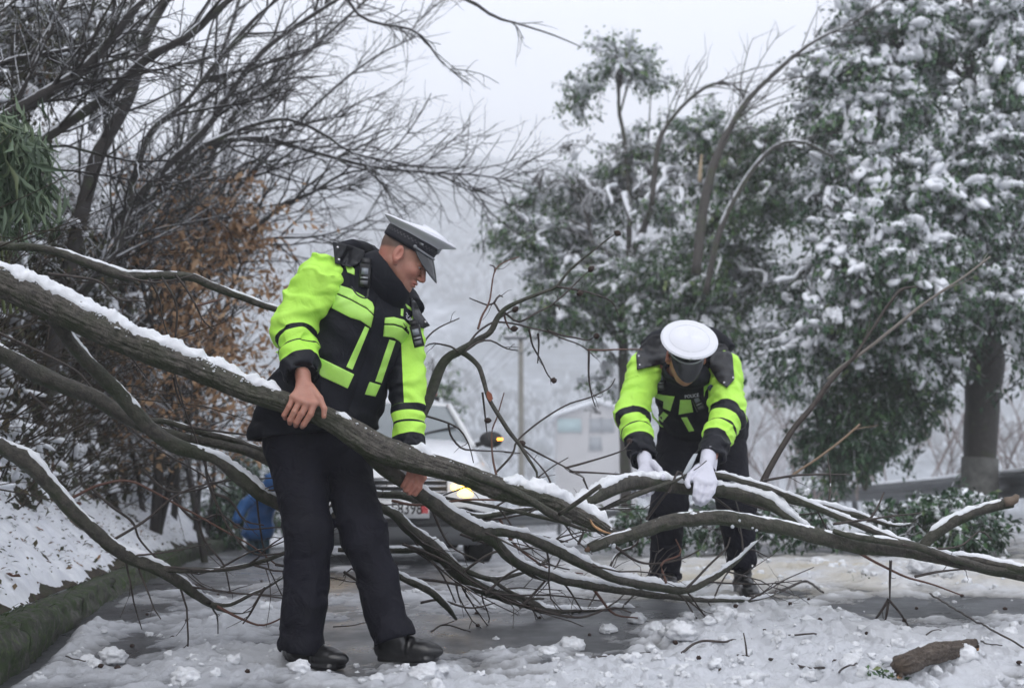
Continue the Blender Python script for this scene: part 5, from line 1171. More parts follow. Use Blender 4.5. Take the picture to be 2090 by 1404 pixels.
for s in (-1, 1):
    for pts in ([(s*.675, .98, .975), (s*.60, 1.36, 1.20), (s*.535, 1.70, 1.385)], [(s*.67, 2.35, .97), (s*.60, 2.38, 1.2), (s*.545, 2.4, 1.39)], [(s*.67, 3.92, .97), (s*.6, 3.6, 1.2), (s*.52, 3.22, 1.38)]):
        V, F = tube(spline(np.array(pts), 5), .030, 8); part('pillar', mk_mesh('pillar', V, F, M_WHITE), car)
    V, F = tube(spline(np.array([(s*.30-.22, .995, 1.02), (s*.30, 1.15, 1.10), (s*.30+.26, 1.28, 1.165)]), 5), .011, 6); part('wiper', mk_mesh('wiper', V, F, M_BLACKP), car)
    # mirror
    X = ICO2[0]; Vm = X*np.array([.105, .06, .075]); Vm = np.sign(Vm)*np.abs(Vm)**1.0; Vm[:, 1] = np.where(Vm[:, 1] > 0, Vm[:, 1]*.3, Vm[:, 1]); mo = part('mirror', mk_mesh('mirror', Vm + [s*.855, 1.12, 1.045], ICO2[1], M_BLACKP), car)
    V, F = tube(np.array([(s*.70, 1.15, .99), (s*.80, 1.13, 1.02)]), .022, 8); part('bracket', mk_mesh('bracket', V, F, M_BLACKP), mo)
    e, te, be = new_mat('amber_lit_%d' % (s+1)); be.inputs['Base Color'].default_value = (.9, .35, .04, 1); be.inputs['Emission Color'].default_value = (1, .42, .05, 1); be.inputs['Emission Strength'].default_value = 5
    part('repeater_lamp', mk_mesh('repeater_lamp', *box_vf((s*.925, 1.055, 1.045), (.045, .02, .02)), e, smooth=False), mo)
    # head lamp unit
    V = [(s*.38, .012, .53), (s*.70, .10, .55), (s*.735, .20, .63), (s*.66, .10, .655), (s*.36, .005, .62)]; Vb = [(x, y+.06, z) for x, y, z in V]; Vf = [(x, y-.015, z) for x, y, z in V]
    F = [(0, 1, 2, 3, 4), (5, 9, 8, 7, 6)] + [(i, 5+i, 5+(i+1) % 5, (i+1) % 5) for i in range(5)]
    if s < 0: F = [f[::-1] for f in F]
    hl = part('headlight', mk_mesh('headlight', Vf+Vb, [f[::-1] for f in F], plain('lamp_lens', (.10, .10, .11), .08, spec=.9) if s < 0 else MATS['lamp_lens'], smooth=False), car)
    e, te, be = new_mat('indicator_lit_%d' % (s+1)); be.inputs['Base Color'].default_value = (1, .6, .1, 1); be.inputs['Emission Color'].default_value = (1, .62, .10, 1); be.inputs['Emission Strength'].default_value = 8
    for dz, rx in ((.605, .052), (.560, .062), (.612, .022)):
        c = (s*(.50 if rx > .03 else .415), -.012, dz); part('indicator_lamp', mk_mesh('indicator_lamp', ICO2[0]*np.array([rx, .02, .024]) + c, ICO2[1], e), hl)
    # fog lamp recess
    part('fog_lamp', mk_mesh('fog_lamp', ICO2[0]*np.array([.05, .02, .04]) + [s*.55, .0, .33], ICO2[1], M_GREYP), car)
part('lower_bumper', mk_mesh('lower_bumper', *loft([(-.05, .5, .24, .33, .36), (-.03, .66, .2, .34, .38), (.06, .74, .17, .36, .40), (.2, .80, .16, .36, .40)], bodyp), M_GREYP), car)
part('air_intake', mk_mesh('air_intake', *box_vf((0, -.022, .415), (1.12, .02, .05)), M_BLACKP, smooth=False), car)
part('grille', mk_mesh('grille', *box_vf((0, -.015, .62), (.72, .03, .13)), M_BLACKP, smooth=False), car)
for z_ in (.575, .62, .665): part('grille_bar', mk_mesh('grille_bar', *box_vf((0, -.036, z_), (.70, .014, .017)), M_CHROME, smooth=False), car)
pt = part('number_plate', mk_mesh('number_plate', *box_vf((0, -.066, .445), (.44, .008, .14)), plain('plate_white', (.68, .69, .70), .5), smooth=False), car)
def text_obj(name, s, size, mat_, loc, rot, parent, ext=.0015, align='CENTER', sx=1):
    cu = bpy.data.curves.new(name, 'FONT'); cu.body = s; cu.size = size; cu.extrude = ext; cu.align_x = align; cu.align_y = 'CENTER'; cu.materials.append(mat_); cu.resolution_u = 3
    o = bpy.data.objects.new(name, cu); link(o, parent); o.location = loc; o.rotation_euler = rot; o.scale = (sx, 1, 1); cu.offset = size*.012
    bpy.context.view_layer.update(); me = bpy.data.meshes.new_from_object(o.evaluated_get(bpy.context.evaluated_depsgraph_get())); me.name = name
    o2 = bpy.data.objects.new(name, me); link(o2, parent); o2.location = loc; o2.rotation_euler = rot; o2.scale = (sx, 1, 1); bpy.data.objects.remove(o); o2.name = name; return o2
text_obj('plate_characters', 'E8398', .125, plain('plate_black', (.02, .02, .02), .6), (.045, -.0725, .445), (math.pi/2, 0, 0), pt, sx=.78)
text_obj('plate_red_character', '警', .085, plain('plate_red', (.55, .02, .03), .6), (.185, -.0725, .445), (math.pi/2, 0, 0), pt, sx=.85)
for s in (-1, 1):
    for y_ in (.78, 3.45):
        c = np.array([s*.70, y_, .30]); ring = [(.30, -.09), (.30, .09), (.275, .105), (.19, .105), (.19, -.09), (.275, -.105)]; n = 28; V = []
        for i in range(n):
            a = 2*math.pi*i/n; V += [(c[0]+w_, c[1]+r_*math.cos(a), c[2]+r_*math.sin(a)) for r_, w_ in ring]
        F = [(i*6+j, ((i+1) % n)*6+j, ((i+1) % n)*6+(j+1) % 6, i*6+(j+1) % 6) for i in range(n) for j in range(6)]
        wh = part('wheel', mk_mesh('wheel', V, F, M_TYRE), car)
        V, F = tube(np.array([c + [-.08, 0, 0], c + [s*.09, 0, 0]]), .19, 20); part('rim', mk_mesh('rim', V, F, M_GREYP, smooth=False), wh)
        V, F = tube(np.array([c + [-.1, 0, 0.02], c + [s*.085, 0, 0.02]]), .345, 24); part('wheel_arch', mk_mesh('wheel_arch', np.array(V) + [s*.025, 0, .02], F, M_BLACKP, smooth=False), car) if False else None
    part('door_handle', mk_mesh('door_handle', *box_vf((s*.805, 2.25, .80), (.025, .16, .025)), M_WHITE, smooth=False), car)
V, F = loft([(-.012, .72, .14, .2, .24), (.5, .74, .12, .2, .3)], bodyp)
lb = part('light_bar', mk_mesh('light_bar', *box_vf((0, 2.15, 1.485), (.95, .2, .03)), M_BLACKP, smooth=False), car)
for s, c_ in ((-1, (.03, .06, .45)), (1, (.45, .02, .03))):
    X = ICO2[0].copy(); X = np.sign(X)*np.abs(X)**.6
    part('beacon', mk_mesh('beacon', X*np.array([.22, .11, .05]) + [s*.24, 2.15, 1.54], ICO2[1], plain('beacon_%d' % (s+1), c_, .2)), lb)
V, F = loft([(1.78, .42, 0, 1.41, 1.44), (2.0, .48, 0, 1.44, 1.48), (2.9, .48, 0, 1.45, 1.485), (3.15, .4, 0, 1.42, 1.44)], lambda w, a, zs, zt: [(w, zs), (w*.8, zt), (0, zt+.01), (-w*.8, zt), (-w, zs)])
part('roof_snow', mk_mesh('roof_snow', V, F, M_CSNOW), car)
rng = np.random.default_rng(606)
# ------------------------------------------------------------------ people
from mathutils.geometry import delaunay_2d_cdt
M_HIVIS = cloth('hi_vis_fabric', (.36, .86, .045), .55, var=.06)
M_NAVY = cloth('dark_navy_fabric', (.008, .009, .014), .7, var=.3)
M_TROU = cloth('dark_trousers', (.0085, .0085, .0145), .75, fold=.3, var=.3)
M_STRIPE = plain('reflective_stripe', (.46, .82, .14), .38, var=(20, .08), bump=(60, .25, .003))
M_LEATHER = plain('black_leather', (.012, .012, .013), .28, spec=.6, bump=(25, .25, .006))
M_CAPW = plain('white_cap_fabric', (.72, .73, .78), .55, bump=(300, .1, .001))
M_CAPB = plain('black_cap_band', (.012, .012, .02), .6)
M_PEAK = plain('glossy_peak', (.03, .032, .036), .22, spec=.6)
M_SILV = plain('silver_braid', (.35, .36, .38), .35, metal=.6)
M_GLOVE = cloth('white_glove', (.60, .60, .67), .8, var=.05)
M_RADIO = plain('radio_plastic', (.018, .018, .02), .4); M_SCREEN = plain('radio_screen', (.22, .24, .27), .2)
def sleeve_mat(name, stops, side=None):      # stops over u/2: (position, yellow?)
    m, t, b = new_mat(name); k = NB(t); co = k.obj()
    nd = k.n('ShaderNodeValToRGB'); nd.color_ramp.interpolation = 'CONSTANT'; e = nd.color_ramp.elements
    while len(e) < len(stops): e.new(.5)
    for i, (p, v) in enumerate(stops): e[i].position = p/2; e[i].color = (v, v, v, 1)
    k.l(k.attr('u').outputs['Fac'], nd.inputs[0]); f = nd.outputs[0]
    if side is not None:
        g = k.math('MAXIMUM', k.math('GREATER_THAN', k.attr('side').outputs['Fac'], side), k.math('GREATER_THAN', k.attr('u').outputs['Fac'], stops[1][0]/2)); f = k.math('MULTIPLY', f, g)
    v = k.noise(7, 3, .5, co)
    c = k.mix(f, (.008, .009, .014), k.ramp(v, [(.3, (.47, .86, .10)), (.7, (.55, .95, .13))])); k.l(c, b.inputs['Base Color'])
    b.inputs['Roughness'].default_value = .55; b.inputs['Specular IOR Level'].default_value = .25
    k.bump(k.math('ADD', k.noise(13, 3, .5, co, 1.2), k.math('MULTIPLY', k.noise(200, 2, .5, co), .05)), .38, .02, b); return m
m, t, b = new_mat('skin'); k = NB(t); co = k.obj()
c = k.ramp(k.noise(16, 5, .65, co), [(.3, (.34, .165, .115)), (.7, (.47, .26, .185))])
c = k.mix(k.math('MULTIPLY', k.attr('red').outputs['Fac'], .55), c, (.50, .15, .12)); c = k.mix(k.attr('hair').outputs['Fac'], c, (.085, .065, .052))
k.l(c, b.inputs['Base Color']); b.inputs['Roughness'].default_value = .46; b.inputs['Subsurface Weight'].default_value = .15; b.inputs['Subsurface Radius'].default_value = (.012, .004, .002); b.inputs['Subsurface Scale'].default_value = 1.0
k.bump(k.noise(220, 3, .6, co), .18, .001, b); M_SKIN = m

class Cloth:                                  # a garment as a distance field with folds
    def __init__(s, h=.007): s.h = h
def bounds(pts, pad): A = np.array(pts, float); return A.min(0)-pad, A.max(0)+pad
def wrinkle(X, amp, f=(9, 9, 16), seed=0): return amp*(-.9*np.clip(1-7*np.abs(vnoise(X[..., 0]*f[0]*.8+X[..., 2]*4, X[..., 1]*f[1]*.8, X[..., 2]*f[2]*.9-X[..., 0]*5, seed+31)), 0, 1) + fbm3(X[..., 0]*f[0], X[..., 1]*f[1], X[..., 2]*f[2], 2, seed) + .55*(1-2*np.abs(vnoise(X[..., 0]*f[0]*1.7+3, X[..., 1]*f[1]*1.7, X[..., 2]*f[2]*1.5, seed+5))))
def sleeve(parent, name, J, rad, mat, seed, amp=.007, end_open=True):
    J = [np.array(j, float) for j in J]
    def f(X):
        d = None
        for i in range(len(J)-1):
            q = d_cone(X, J[i], J[i+1], rad[i], rad[i+1]); d = q if d is None else smin(d, q, .03)
        a = (J[-1]-J[-2]); a /= np.linalg.norm(a); L = ((X-J[-1]) @ a)
        # bunched rings round the arm
        s = ((X-J[0]) @ ((J[-1]-J[0])/np.linalg.norm(J[-1]-J[0])))
        d = d + wrinkle(X, amp, seed=seed) + .0045*np.sin(s*75 + 5*vnoise(X[..., 0]*9, X[..., 1]*9, X[..., 2]*9, seed+2))*np.clip(1 - L*0, 0, 1)
        d = np.maximum(d, L - .0)              # cut off at the cuff
        ins = np.maximum(d_cone(X, J[-2], J[-1] + a*.03, rad[-2]-.012, rad[-1]-.009), -(L + .03)); return np.maximum(d, -ins)
    lo, hi = bounds(J, max(rad)+.03); V, F = sdf_mesh(f, lo, hi, .0065, 2)
    # u along the chain, side = offset along +x
    ab = J[-1]-J[-2]; t = ((V-J[-2]) @ ab)/(ab @ ab); u = np.clip(len(J)-2 + t, 0, 2); ax = J[0] + np.clip(((V-J[0]) @ (J[-1]-J[0]))/((J[-1]-J[0]) @ (J[-1]-J[0])), 0, 1)[:, None]*(J[-1]-J[0]); side = (V-ax)[:, 0]
    # soften the jump at the elbow
    me = mk_mesh(name, V, F, mat); vattr(me, 'u', u/2); vattr(me, 'side', side)
    o = part(name, me, parent); return o, V, F
def bvh_of(V, F): return BVHTree.FromPolygons([tuple(v) for v in V], [tuple(f) for f in F.tolist()])
CAMP = Vector((0, 0, CAM_Z))
def patch(parent, name, poly, bvh, mat, off=.003, thick=.0025, step=3.2, defY=4.6, dens=True):
    """a piece of cloth cut to an outline and laid on the garment below it"""
    P = [Vector(p) for p in poly]; B = []
    for i in range(len(P)):
        a, b_ = P[i], P[(i+1) % len(P)]; n = max(1, int((b_-a).length/step)); B += [a + (b_-a)*q/n for q in range(n)]
    xs_ = [p.x for p in B]; ys_ = [p.y for p in B]; I = []
    def inside(x, y):
        c = False; j = len(P)-1
        for i in range(len(P)):
            if (P[i].y > y) != (P[j].y > y) and x < (P[j].x-P[i].x)*(y-P[i].y)/(P[j].y-P[i].y)+P[i].x: c = not c
            j = i
        return c
    x = min(xs_)+step*.5
    while x < max(xs_):
        y = min(ys_)+step*.5
        while y < max(ys_):
            if inside(x, y) and min((Vector((x, y))-b_).length for b_ in B) > step*.5: I.append(Vector((x, y)))
            y += step
        x += step
    v2, _, f2, *_ = delaunay_2d_cdt(B + I, [], [list(range(len(B)))], 1, 1e-4)
    out, last = [], None; raw = []
    for p in v2:
        d = (at(p.x, p.y, 5.0) - CAMP).normalized(); hit = bvh.ray_cast(CAMP, d); raw.append((d, hit[3] if hit[0] is not None else None))
    known = [(v2[i], r_[1]) for i, r_ in enumerate(raw) if r_[1] is not None]
    if not known: known = [(v2[0], defY)]
    for i, (d, t) in enumerate(raw):
        if t is None:
            t = min(known, key=lambda q: (q[0]-v2[i]).length)[1]
        raw[i] = (d, t)
    dist = np.array([t for _, t in raw]); dist = np.minimum(dist, np.median(dist)+.12)
    E = [[] for _ in v2]
    for f in f2:
        for i in range(len(f)): E[f[i]].append(f[(i+1) % len(f)]); E[f[(i+1) % len(f)]].append(f[i])
    for _ in range(1): dist = np.array([.5*dist[i] + .5*np.mean([dist[j] for j in E[i]]) if E[i] else dist[i] for i in range(len(v2))])
    T = [CAMP + raw[i][0]*(dist[i]-off) for i in range(len(v2))]; Bt = [CAMP + raw[i][0]*(dist[i]-off+thick) for i in range(len(v2))]
    n = len(T); F = []
    cnt = {}
    for f in f2:
        F.append(tuple(f)); F.append(tuple(n+i for i in reversed(f)))
        for i in range(len(f)): cnt[(f[i], f[(i+1) % len(f)])] = 1
    for (a, b_) in list(cnt):
        if (b_, a) not in cnt: F.append((b_, a, n+a, n+b_))
    me = mk_mesh(name, T+Bt, F, mat); 
    return part(name, me, parent)
def rotmat(fwd, up):
    f = np.array(fwd, float); f /= np.linalg.norm(f); u = np.array(up, float); u -= f*(u @ f); u /= np.linalg.norm(u); l = np.cross(u, f); return np.stack([f, l, u], 1)
def head_mesh(C, Rm, sc, neck_to=None, hairline=True, h=.0026, expr=0):
    C = np.array(C, float)
    def f(X):
        cran = d_ell(X, (-.012, 0, .030), (.098, .078, .097)); d = smax(cran, X[..., 2]-.104, .02)
        d = smin(d, d_ell(X, (.030, 0, -.040), (.058, .060, .070)), .03)
        for s in (-1, 1):
            d = smin(d, d_cone(X, (-.005, s*.052, -.045), (.060, s*.024, -.092), .020, .018), .025)
            d = smin(d, d_ell(X, (.060, s*.036, -.030), (.028, .026, .026)), .018)
        d = smin(d, d_ell(X, (.074, 0, -.097), (.020, .024, .019)), .016)
        d = smin(d, d_ecap(X, (.078, -.034, .014), (.078, .034, .014), (1, 0, 0), (.013, .010), (.013, .010)), .014)
        for s in (-1, 1): d = smax(d, -d_ell(X, (.095, s*.032, -.006), (.020, .018, .011)), .010)
        d = smin(d, d_cone(X, (.086, 0, .004), (.108, 0, -.036), .008, .0115), .010)
        for s in (-1, 1):
            d = smin(d, d_ell(X, (.098, s*.0125, -.041), (.011, .0075, .008)), .005)
            d = smin(d, d_ell(X, (.076, s*.031, -.015), (.014, .017, .005)), .006); d = smin(d, d_ell(X, (.075, s*.032, .001), (.0155, .018, .0065)), .004)
        d = smin(d, d_ell(X, (.086, 0, -.064), (.014, .026, .011)), .010)
        d = smin(d, d_ecap(X, (.092, -.015, -.0615), (.092, .015, -.0615), (0, 0, 1), (.0045, .006), (.0045, .006)), .006)
        d = smin(d, d_ecap(X, (.090, -.013, -.0745), (.090, .013, -.0745), (0, 0, 1), (.0055, .007), (.0055, .007)), .006)
        d = smax(d, -d_ell(X, (.100, 0, -.068), (.014, .024, .0018)), .003)
        for s in (-1, 1):
            RE = np.array([[.94, -.30*s, -.22], [.28*s, .95, 0], [.22, 0, .97]]); RE, _ = np.linalg.qr(RE)
            e = d_ell(X, (-.006, s*.086, -.010), (.021, .0085, .034), rot=RE); e = smin(e, d_ell(X, (.003, s*.080, -.040), (.010, .007, .012)), .006)
            e = smax(e, -d_ell(X, (-.001, s*.096, -.006), (.0125, .0095, .022)), .003); e = smin(e, d_ell(X, (.012, s*.083, -.014), (.005, .006, .008)), .003); e = smin(e, d_cone(X, (-.008, s*.088, .010), (-.010, s*.088, -.022), .0035, .003), .004); d = smin(d, e, .006)
        d = smin(d, d_ecap(X, (-.030, 0, -.045), (-.052, 0, -.15), (0, 1, 0), (.056, .056), (.062, .062)), .028)
        return d
    V, F = sdf_mesh(f, (-.14, -.10, -.17), (.13, .10, .135), h, 1)
    hair = sstep(-.004, .012, V[:, 2] + .35*np.clip(-V[:, 0], -.02, .1) - .012 - np.where(V[:, 0] > .015, (V[:, 0]-.015)*1.6, 0)); hair = hair*(1-sstep(.045, .065, V[:, 0]))*.8
    hair = hair*(np.abs(V[:, 1]) < .083); brow = np.exp(-((V[:, 2]-.020)/.005)**2 - ((np.abs(V[:, 1])-.030)/.018)**4)*(V[:, 0] > .06)*.9
    red = np.clip(np.exp(-((V[:, 2]+.035)/.03)**2 - ((np.abs(V[:, 1])-.045)/.025)**2)*.8 + (np.abs(V[:, 1]) > .083)*.75 + np.exp(-((V[:, 0]-.112)/.012)**2)*.6 + np.exp(-((V[:, 2]+.068)/.010)**2)*(V[:, 0] > .085)*1.0, 0, 1)
    return (V*sc) @ Rm.T + C, F, np.maximum(hair, brow), red
def hand_mesh(Wr, palm, fingers, thumb, h=.0024, pr=.0135, wr=.026, fold=None, fs=1.10):
    """world-space hand: wrist point, knuckle points, finger joint chains"""
    pts = [np.array(Wr[0]), np.array(Wr[1])] + [np.array(p) for p in palm] + [np.array(q) for f in fingers for q, _ in f] + [np.array(q) for q, _ in thumb]
    def f(X):
        d = d_cone(X, Wr[0], Wr[1], wr*1.05, wr)
        for p in palm: d = smin(d, d_cone(X, Wr[1], p, .020, pr), .014)
        for a, b_ in zip(palm[:-1], palm[1:]): d = smin(d, d_cone(X, a, b_, pr, pr), .008)
        for p in palm: d = smin(d, np.linalg.norm(X-np.array(p), axis=-1) - pr*.98, .005)
        th = None
        for (a, ra), (b_, rb) in zip(thumb[:-1], thumb[1:]):
            q = d_cone(X, a, b_, ra, rb); th = q if th is None else smin(th, q, .005)
        d = smin(d, th, .010)
        for fg in fingers:
            c = None
            for (a, ra), (b_, rb) in zip(fg[:-1], fg[1:]):
                q = d_cone(X, a, b_, ra*fs, rb*fs); c = q if c is None else smin(c, q, .003)
            d = smin(d, c, .0045)
        return d
    lo, hi = bounds(pts, .04); V, F = sdf_mesh(f, lo, hi, h, 1); return V, F
def cap_parts(person, C, Rm, sc):
    cap = bpy.data.objects.new('cap', None); link(cap, person)
    C = np.array(C); T = lambda V: (np.array(V, float)*sc) @ Rm.T + C
    n = 72; an = np.linspace(0, 2*np.pi, n, endpoint=False)
    def rings(rows, mat_, name, wob=0):
        V = []
        for z, a, b_, xo, lift in rows: V.append(np.stack([xo + a*np.cos(an), b_*np.sin(an), z + lift*np.cos(an)*.5 - abs(lift)*.0 + wob*np.sin(an*7)*.4], 1))
        V = np.vstack(V); m_ = len(rows); F = [(i*n+j, i*n+(j+1) % n, (i+1)*n+(j+1) % n, (i+1)*n+j) for i in range(m_-1) for j in range(n)]
        return part(name, mk_mesh(name, T(V), F, mat_), cap)
    rings([(.030, .100, .082, -.008, -.004), (.030, .106, .088, -.008, -.004), (.045, .107, .089, -.008, 0), (.075, .108, .091, -.007, .006), (.080, .104, .086, -.006, .006)], M_CAPB, 'band')
    rings([(.079, .1075, .0905, -.006, .006), (.086, .114, .097, -.004, .009), (.094, .130, .113, 0, .015), (.101, .145, .129, .004, .021), (.1065, .1485, .1335, .004, .023), (.1115, .1465, .1315, .004, .023), (.1135, .138, .124, .004, .024), (.1130, .108, .095, .004, .025), (.118, .100, .088, .003, .025), (.1245, .06, .05, .002, .025), (.1265, .002, .002, 0, .025)], M_CAPW, 'crown', .001)
    V, F = tube(np.stack([.003 + .1075*np.cos(an), .0945*np.sin(an), .1135 + .0125*np.cos(an)], 1), .0012, 6, False); part('crown_seam', mk_mesh('crown_seam', T(V), F, plain('seam_grey', (.58, .59, .63), .7) if 'seam_grey' not in MATS else MATS['seam_grey']), cap)
    V, F = tube(np.stack([.004 + .1487*np.cos(an), .1338*np.sin(an), .1065 + .0115*np.cos(an)], 1), .0022, 6, False); part('rim_piping', mk_mesh('rim_piping', T(V), F, M_CAPW), cap)
    # peak
    V = []; na = 33; nr = 9
    for i in range(na):
        a = R(-66) + R(132)*i/(na-1); e = np.cos(a/R(66)*math.pi/2)**.8
        for j in range(nr):
            q = j/(nr-1); rr = 1 + q*.50*e; x = -.008 + .1075*np.cos(a)*rr + q*.004; y = .089*np.sin(a)*(1+q*.08*e); z = .040 - q*.060*e - .010*q*q*e; V.append((x, y, z))
    V = np.array(V); K = len(V); V2 = V - np.array([0, 0, .003]); F = []
    for i in range(na-1):
        for j in range(nr-1):
            a_ = i*nr+j; F += [(a_, a_+nr, a_+nr+1, a_+1), (K+a_, K+a_+1, K+a_+nr+1, K+a_+nr)]
    for i in range(na-1): a_ = i*nr+nr-1; F.append((a_, a_+nr, K+a_+nr, K+a_))
    part('peak', mk_mesh('peak', T(np.vstack([V, V2])), F, M_PEAK), cap)
    a_ = np.linspace(R(-68), R(68), 40); S_ = np.stack([-.008 + .1095*np.cos(a_), .0915*np.sin(a_), .047 - .006*np.cos(a_)], 1)
    V, F = tube(T(S_), .0045*sc, 6); part('chin_strap', mk_mesh('chin_strap', V, F, M_SILV), cap)
    for s in (-1, 1): part('button', mk_mesh('button', T(ICO1[0]*.0075 + [.036, s*.087, .046]), ICO1[1], M_SILV), cap)
    mb_ = MB()                               # checked ribbon round the band
    for i in range(84):
        for r_ in range(2):
            if (i + r_) % 2: continue
            a = 2*np.pi*i/84; z = .060 + r_*.0055
            c = np.array([-.0072 + .1088*np.cos(a), .0912*np.sin(a), z + .0025*np.cos(a)]); e1 = np.array([-np.sin(a), np.cos(a), 0])*.0030; e2 = np.array([0, 0, .0024])
            nrm = np.array([np.cos(a), np.sin(a), 0])*.0006; mb_.add(T([c-e1-e2+nrm, c+e1-e2+nrm, c+e1+e2+nrm, c-e1+e2+nrm]), [(0, 1, 2, 3)])
    o = part('check_ribbon', mb_.build('check_ribbon', plain('ribbon_grey', (.09, .09, .10), .5) if 'ribbon_grey' not in MATS else MATS['ribbon_grey'], smooth=False), cap); o['kind'] = 'stuff'
    # badge at the front
    V, F = [], []; sh = [(0, .020), (.012, .014), (.014, 0), (.009, -.013), (0, -.019), (-.009, -.013), (-.014, 0), (-.012, .014)]
    fr = [(.1075, y, .083 + z) for y, z in sh]; bk = [(.099, y, .083+z) for y, z in sh]; F = [tuple(range(8)), tuple(range(15, 7, -1))] + [(i, 8+i, 8+(i+1) % 8, (i+1) % 8) for i in range(8)]
    part('badge', mk_mesh('badge', T(fr+bk), F, M_SILV, smooth=False), cap)
    for s in (-1, 1): part('side_tab', mk_mesh('side_tab', T(box_vf((.052, s*.0865, .066), (.020, .003, .008), rot=np.array([[.86, -.5*s, 0], [.5*s, .86, 0], [0, 0, 1]]))[0]), box_vf((0, 0, 0), (1, 1, 1))[1], M_SILV, smooth=False), cap)
    return cap
def shoe(parent, name, heel, toe, up=(0, 0, 1), w=.047, boot=None, ankle=None, mat=None):
    heel = np.array(heel, float); toe = np.array(toe, float); d = toe-heel; L = np.linalg.norm(d); d /= L; s = np.cross(d, up); s /= np.linalg.norm(s); u = np.cross(s, d)
    T = lambda a, b_, c: heel + d*a*L + s*b_ + u*c
    def f(X):
        q = d_ell(X, T(.74, 0, .038), (L*.36, w, .036), np.stack([d, s, u], 1)); q = smin(q, d_ell(X, T(.14, 0, .045), (L*.26, w*.86, .048), np.stack([d, s, u], 1)), .035)
        q = smin(q, d_cone(X, T(.22, 0, .07), ankle if ankle is not None else T(.12, 0, .13), .045, .045), .04); q = smin(q, d_cone(X, T(.3, 0, .06), T(.75, 0, .045), .038, .03), .03)
        q = q + .0018*np.sin(((X-heel) @ d)*260)*np.exp(-((((X-heel) @ d)/L-.55)/.12)**2) + wrinkle(X, .0018, (20, 20, 20), 3)
        if boot: q = q + .003*np.sin(X[..., 2]*150 + 3*vnoise(X[..., 0]*20, X[..., 1]*20, X[..., 2]*10, 4))
        sole = np.maximum(d_ecap(X, T(.06, 0, .010), T(.90, 0, .010), s, (w*.9, .02), (w*1.02, .02)), np.abs((X-heel) @ u - .010) - .012)
        return np.maximum(smin(q, sole, .004), -((X-heel) @ u) - .004)
    lo, hi = bounds([heel, toe, ankle if ankle is not None else heel+[0, 0, .12]], .085); V, F = sdf_mesh(f, lo, hi, .0055, 1); return part(name, mk_mesh(name, V, F, mat or M_LEATHER), parent)
def trousers(parent, legs, hipc, lat, waist, seed, h=.009, tuck=None):
    """legs: list of [hip, knee, ankle] with radii; hipc: pelvis centre"""
    allp = [p for lg in legs for p, _ in lg] + [waist]
    def f(X):
        d = d_ell(X, hipc, (.19, .15, .15), rotmat(lat, (0, 0, 1)))
        d = smin(d, d_ecap(X, hipc, waist, lat, (.18, .14), (.17, .13)), .05)
        for k_, lg in enumerate(legs):
            (a, ra), (b_, rb), (c, rc) = lg; q = smin(d_cone(X, a, b_, ra, rb), d_cone(X, b_, c, rb, rc), .05)
            c = np.array(c); b_ = np.array(b_); ax = (c-b_)/np.linalg.norm(c-b_); s = (X-b_) @ ax; Ls = np.linalg.norm(c-b_)
            q = q + wrinkle(X, .0085, (7, 7, 9), seed+k_) + .0070*np.sin(s*46 + 4*vnoise(X[..., 0]*6, X[..., 1]*6, X[..., 2]*6, seed))*(np.exp(-((s-Ls)/.10)**2) + .35*np.exp(-(s/.10)**2))
            Lc = (X-c) @ ax; q = np.maximum(q, Lc); q = np.maximum(q, -np.maximum(d_cone(X, b_, c + ax*.03, rb-.012, rc-.009), -(Lc+.04)))
            d = smin(d, q, .022) if k_ == 0 else np.where(np.ones_like(d) > 0, smin(d, q, .022), d)
        return d
    lo, hi = bounds(allp, .2); V, F = sdf_mesh(f, lo, hi, h, 2); return part('trousers', mk_mesh('trousers', V, F, M_TROU), parent), V, F
def collar(parent, lowc, lr, topc, tr, ax1, ax2, name='collar', mat=None, open_a=None, bulge=.012):
    n = 48; an = np.linspace(0, 2*np.pi, n, endpoint=False); lowc = np.array(lowc); topc = np.array(topc); a1 = np.array(ax1, float); a1 /= np.linalg.norm(a1); a2 = np.array(ax2, float); a2 -= a1*(a1 @ a2); a2 /= np.linalg.norm(a2)
    rows = []
    for t, o in [(0, .0), (.25, bulge), (.5, bulge*1.2), (.8, bulge*.8), (.97, .004), (1.0, 0), (.99, -.006), (.8, -.008), (.4, -.006), (.1, -.006)]:
        c = lowc*(1-t) + topc*t; ra = lr[0]*(1-t) + tr[0]*t + o; rb = lr[1]*(1-t) + tr[1]*t + o; P = c + np.outer(np.cos(an)*ra, a1) + np.outer(np.sin(an)*rb, a2)
        P = P + (.004*fbm3(P[:, 0]*22, P[:, 1]*22, P[:, 2]*22, 2, 6))[:, None]*np.array([1, -1, 1]); rows.append(P)
    V = np.vstack(rows); m_ = len(rows); F = [(i*n+j, i*n+(j+1) % n, (i+1)*n+(j+1) % n, (i+1)*n+j) for i in range(m_-1) for j in range(n)]
    return part(name, mk_mesh(name, V, F, mat or M_NAVY), parent)
def snap(parent, px, py, Y, r=.006): 
    c = np.array(at(px, py, Y)); part('snap_button', mk_mesh('snap_button', ICO1[0]*np.array([r, r*.5, r]) + c, ICO1[1], plain('snap_metal', (.5, .5, .52), .25, metal=.8) if 'snap_metal' not in MATS else MATS['snap_metal']), parent)
def hit_y(bvh, px, py, d=4.6):
    r_ = bvh.ray_cast(CAMP, (at(px, py, 5.0)-CAMP).normalized()); return r_[0].y if r_[0] is not None else d
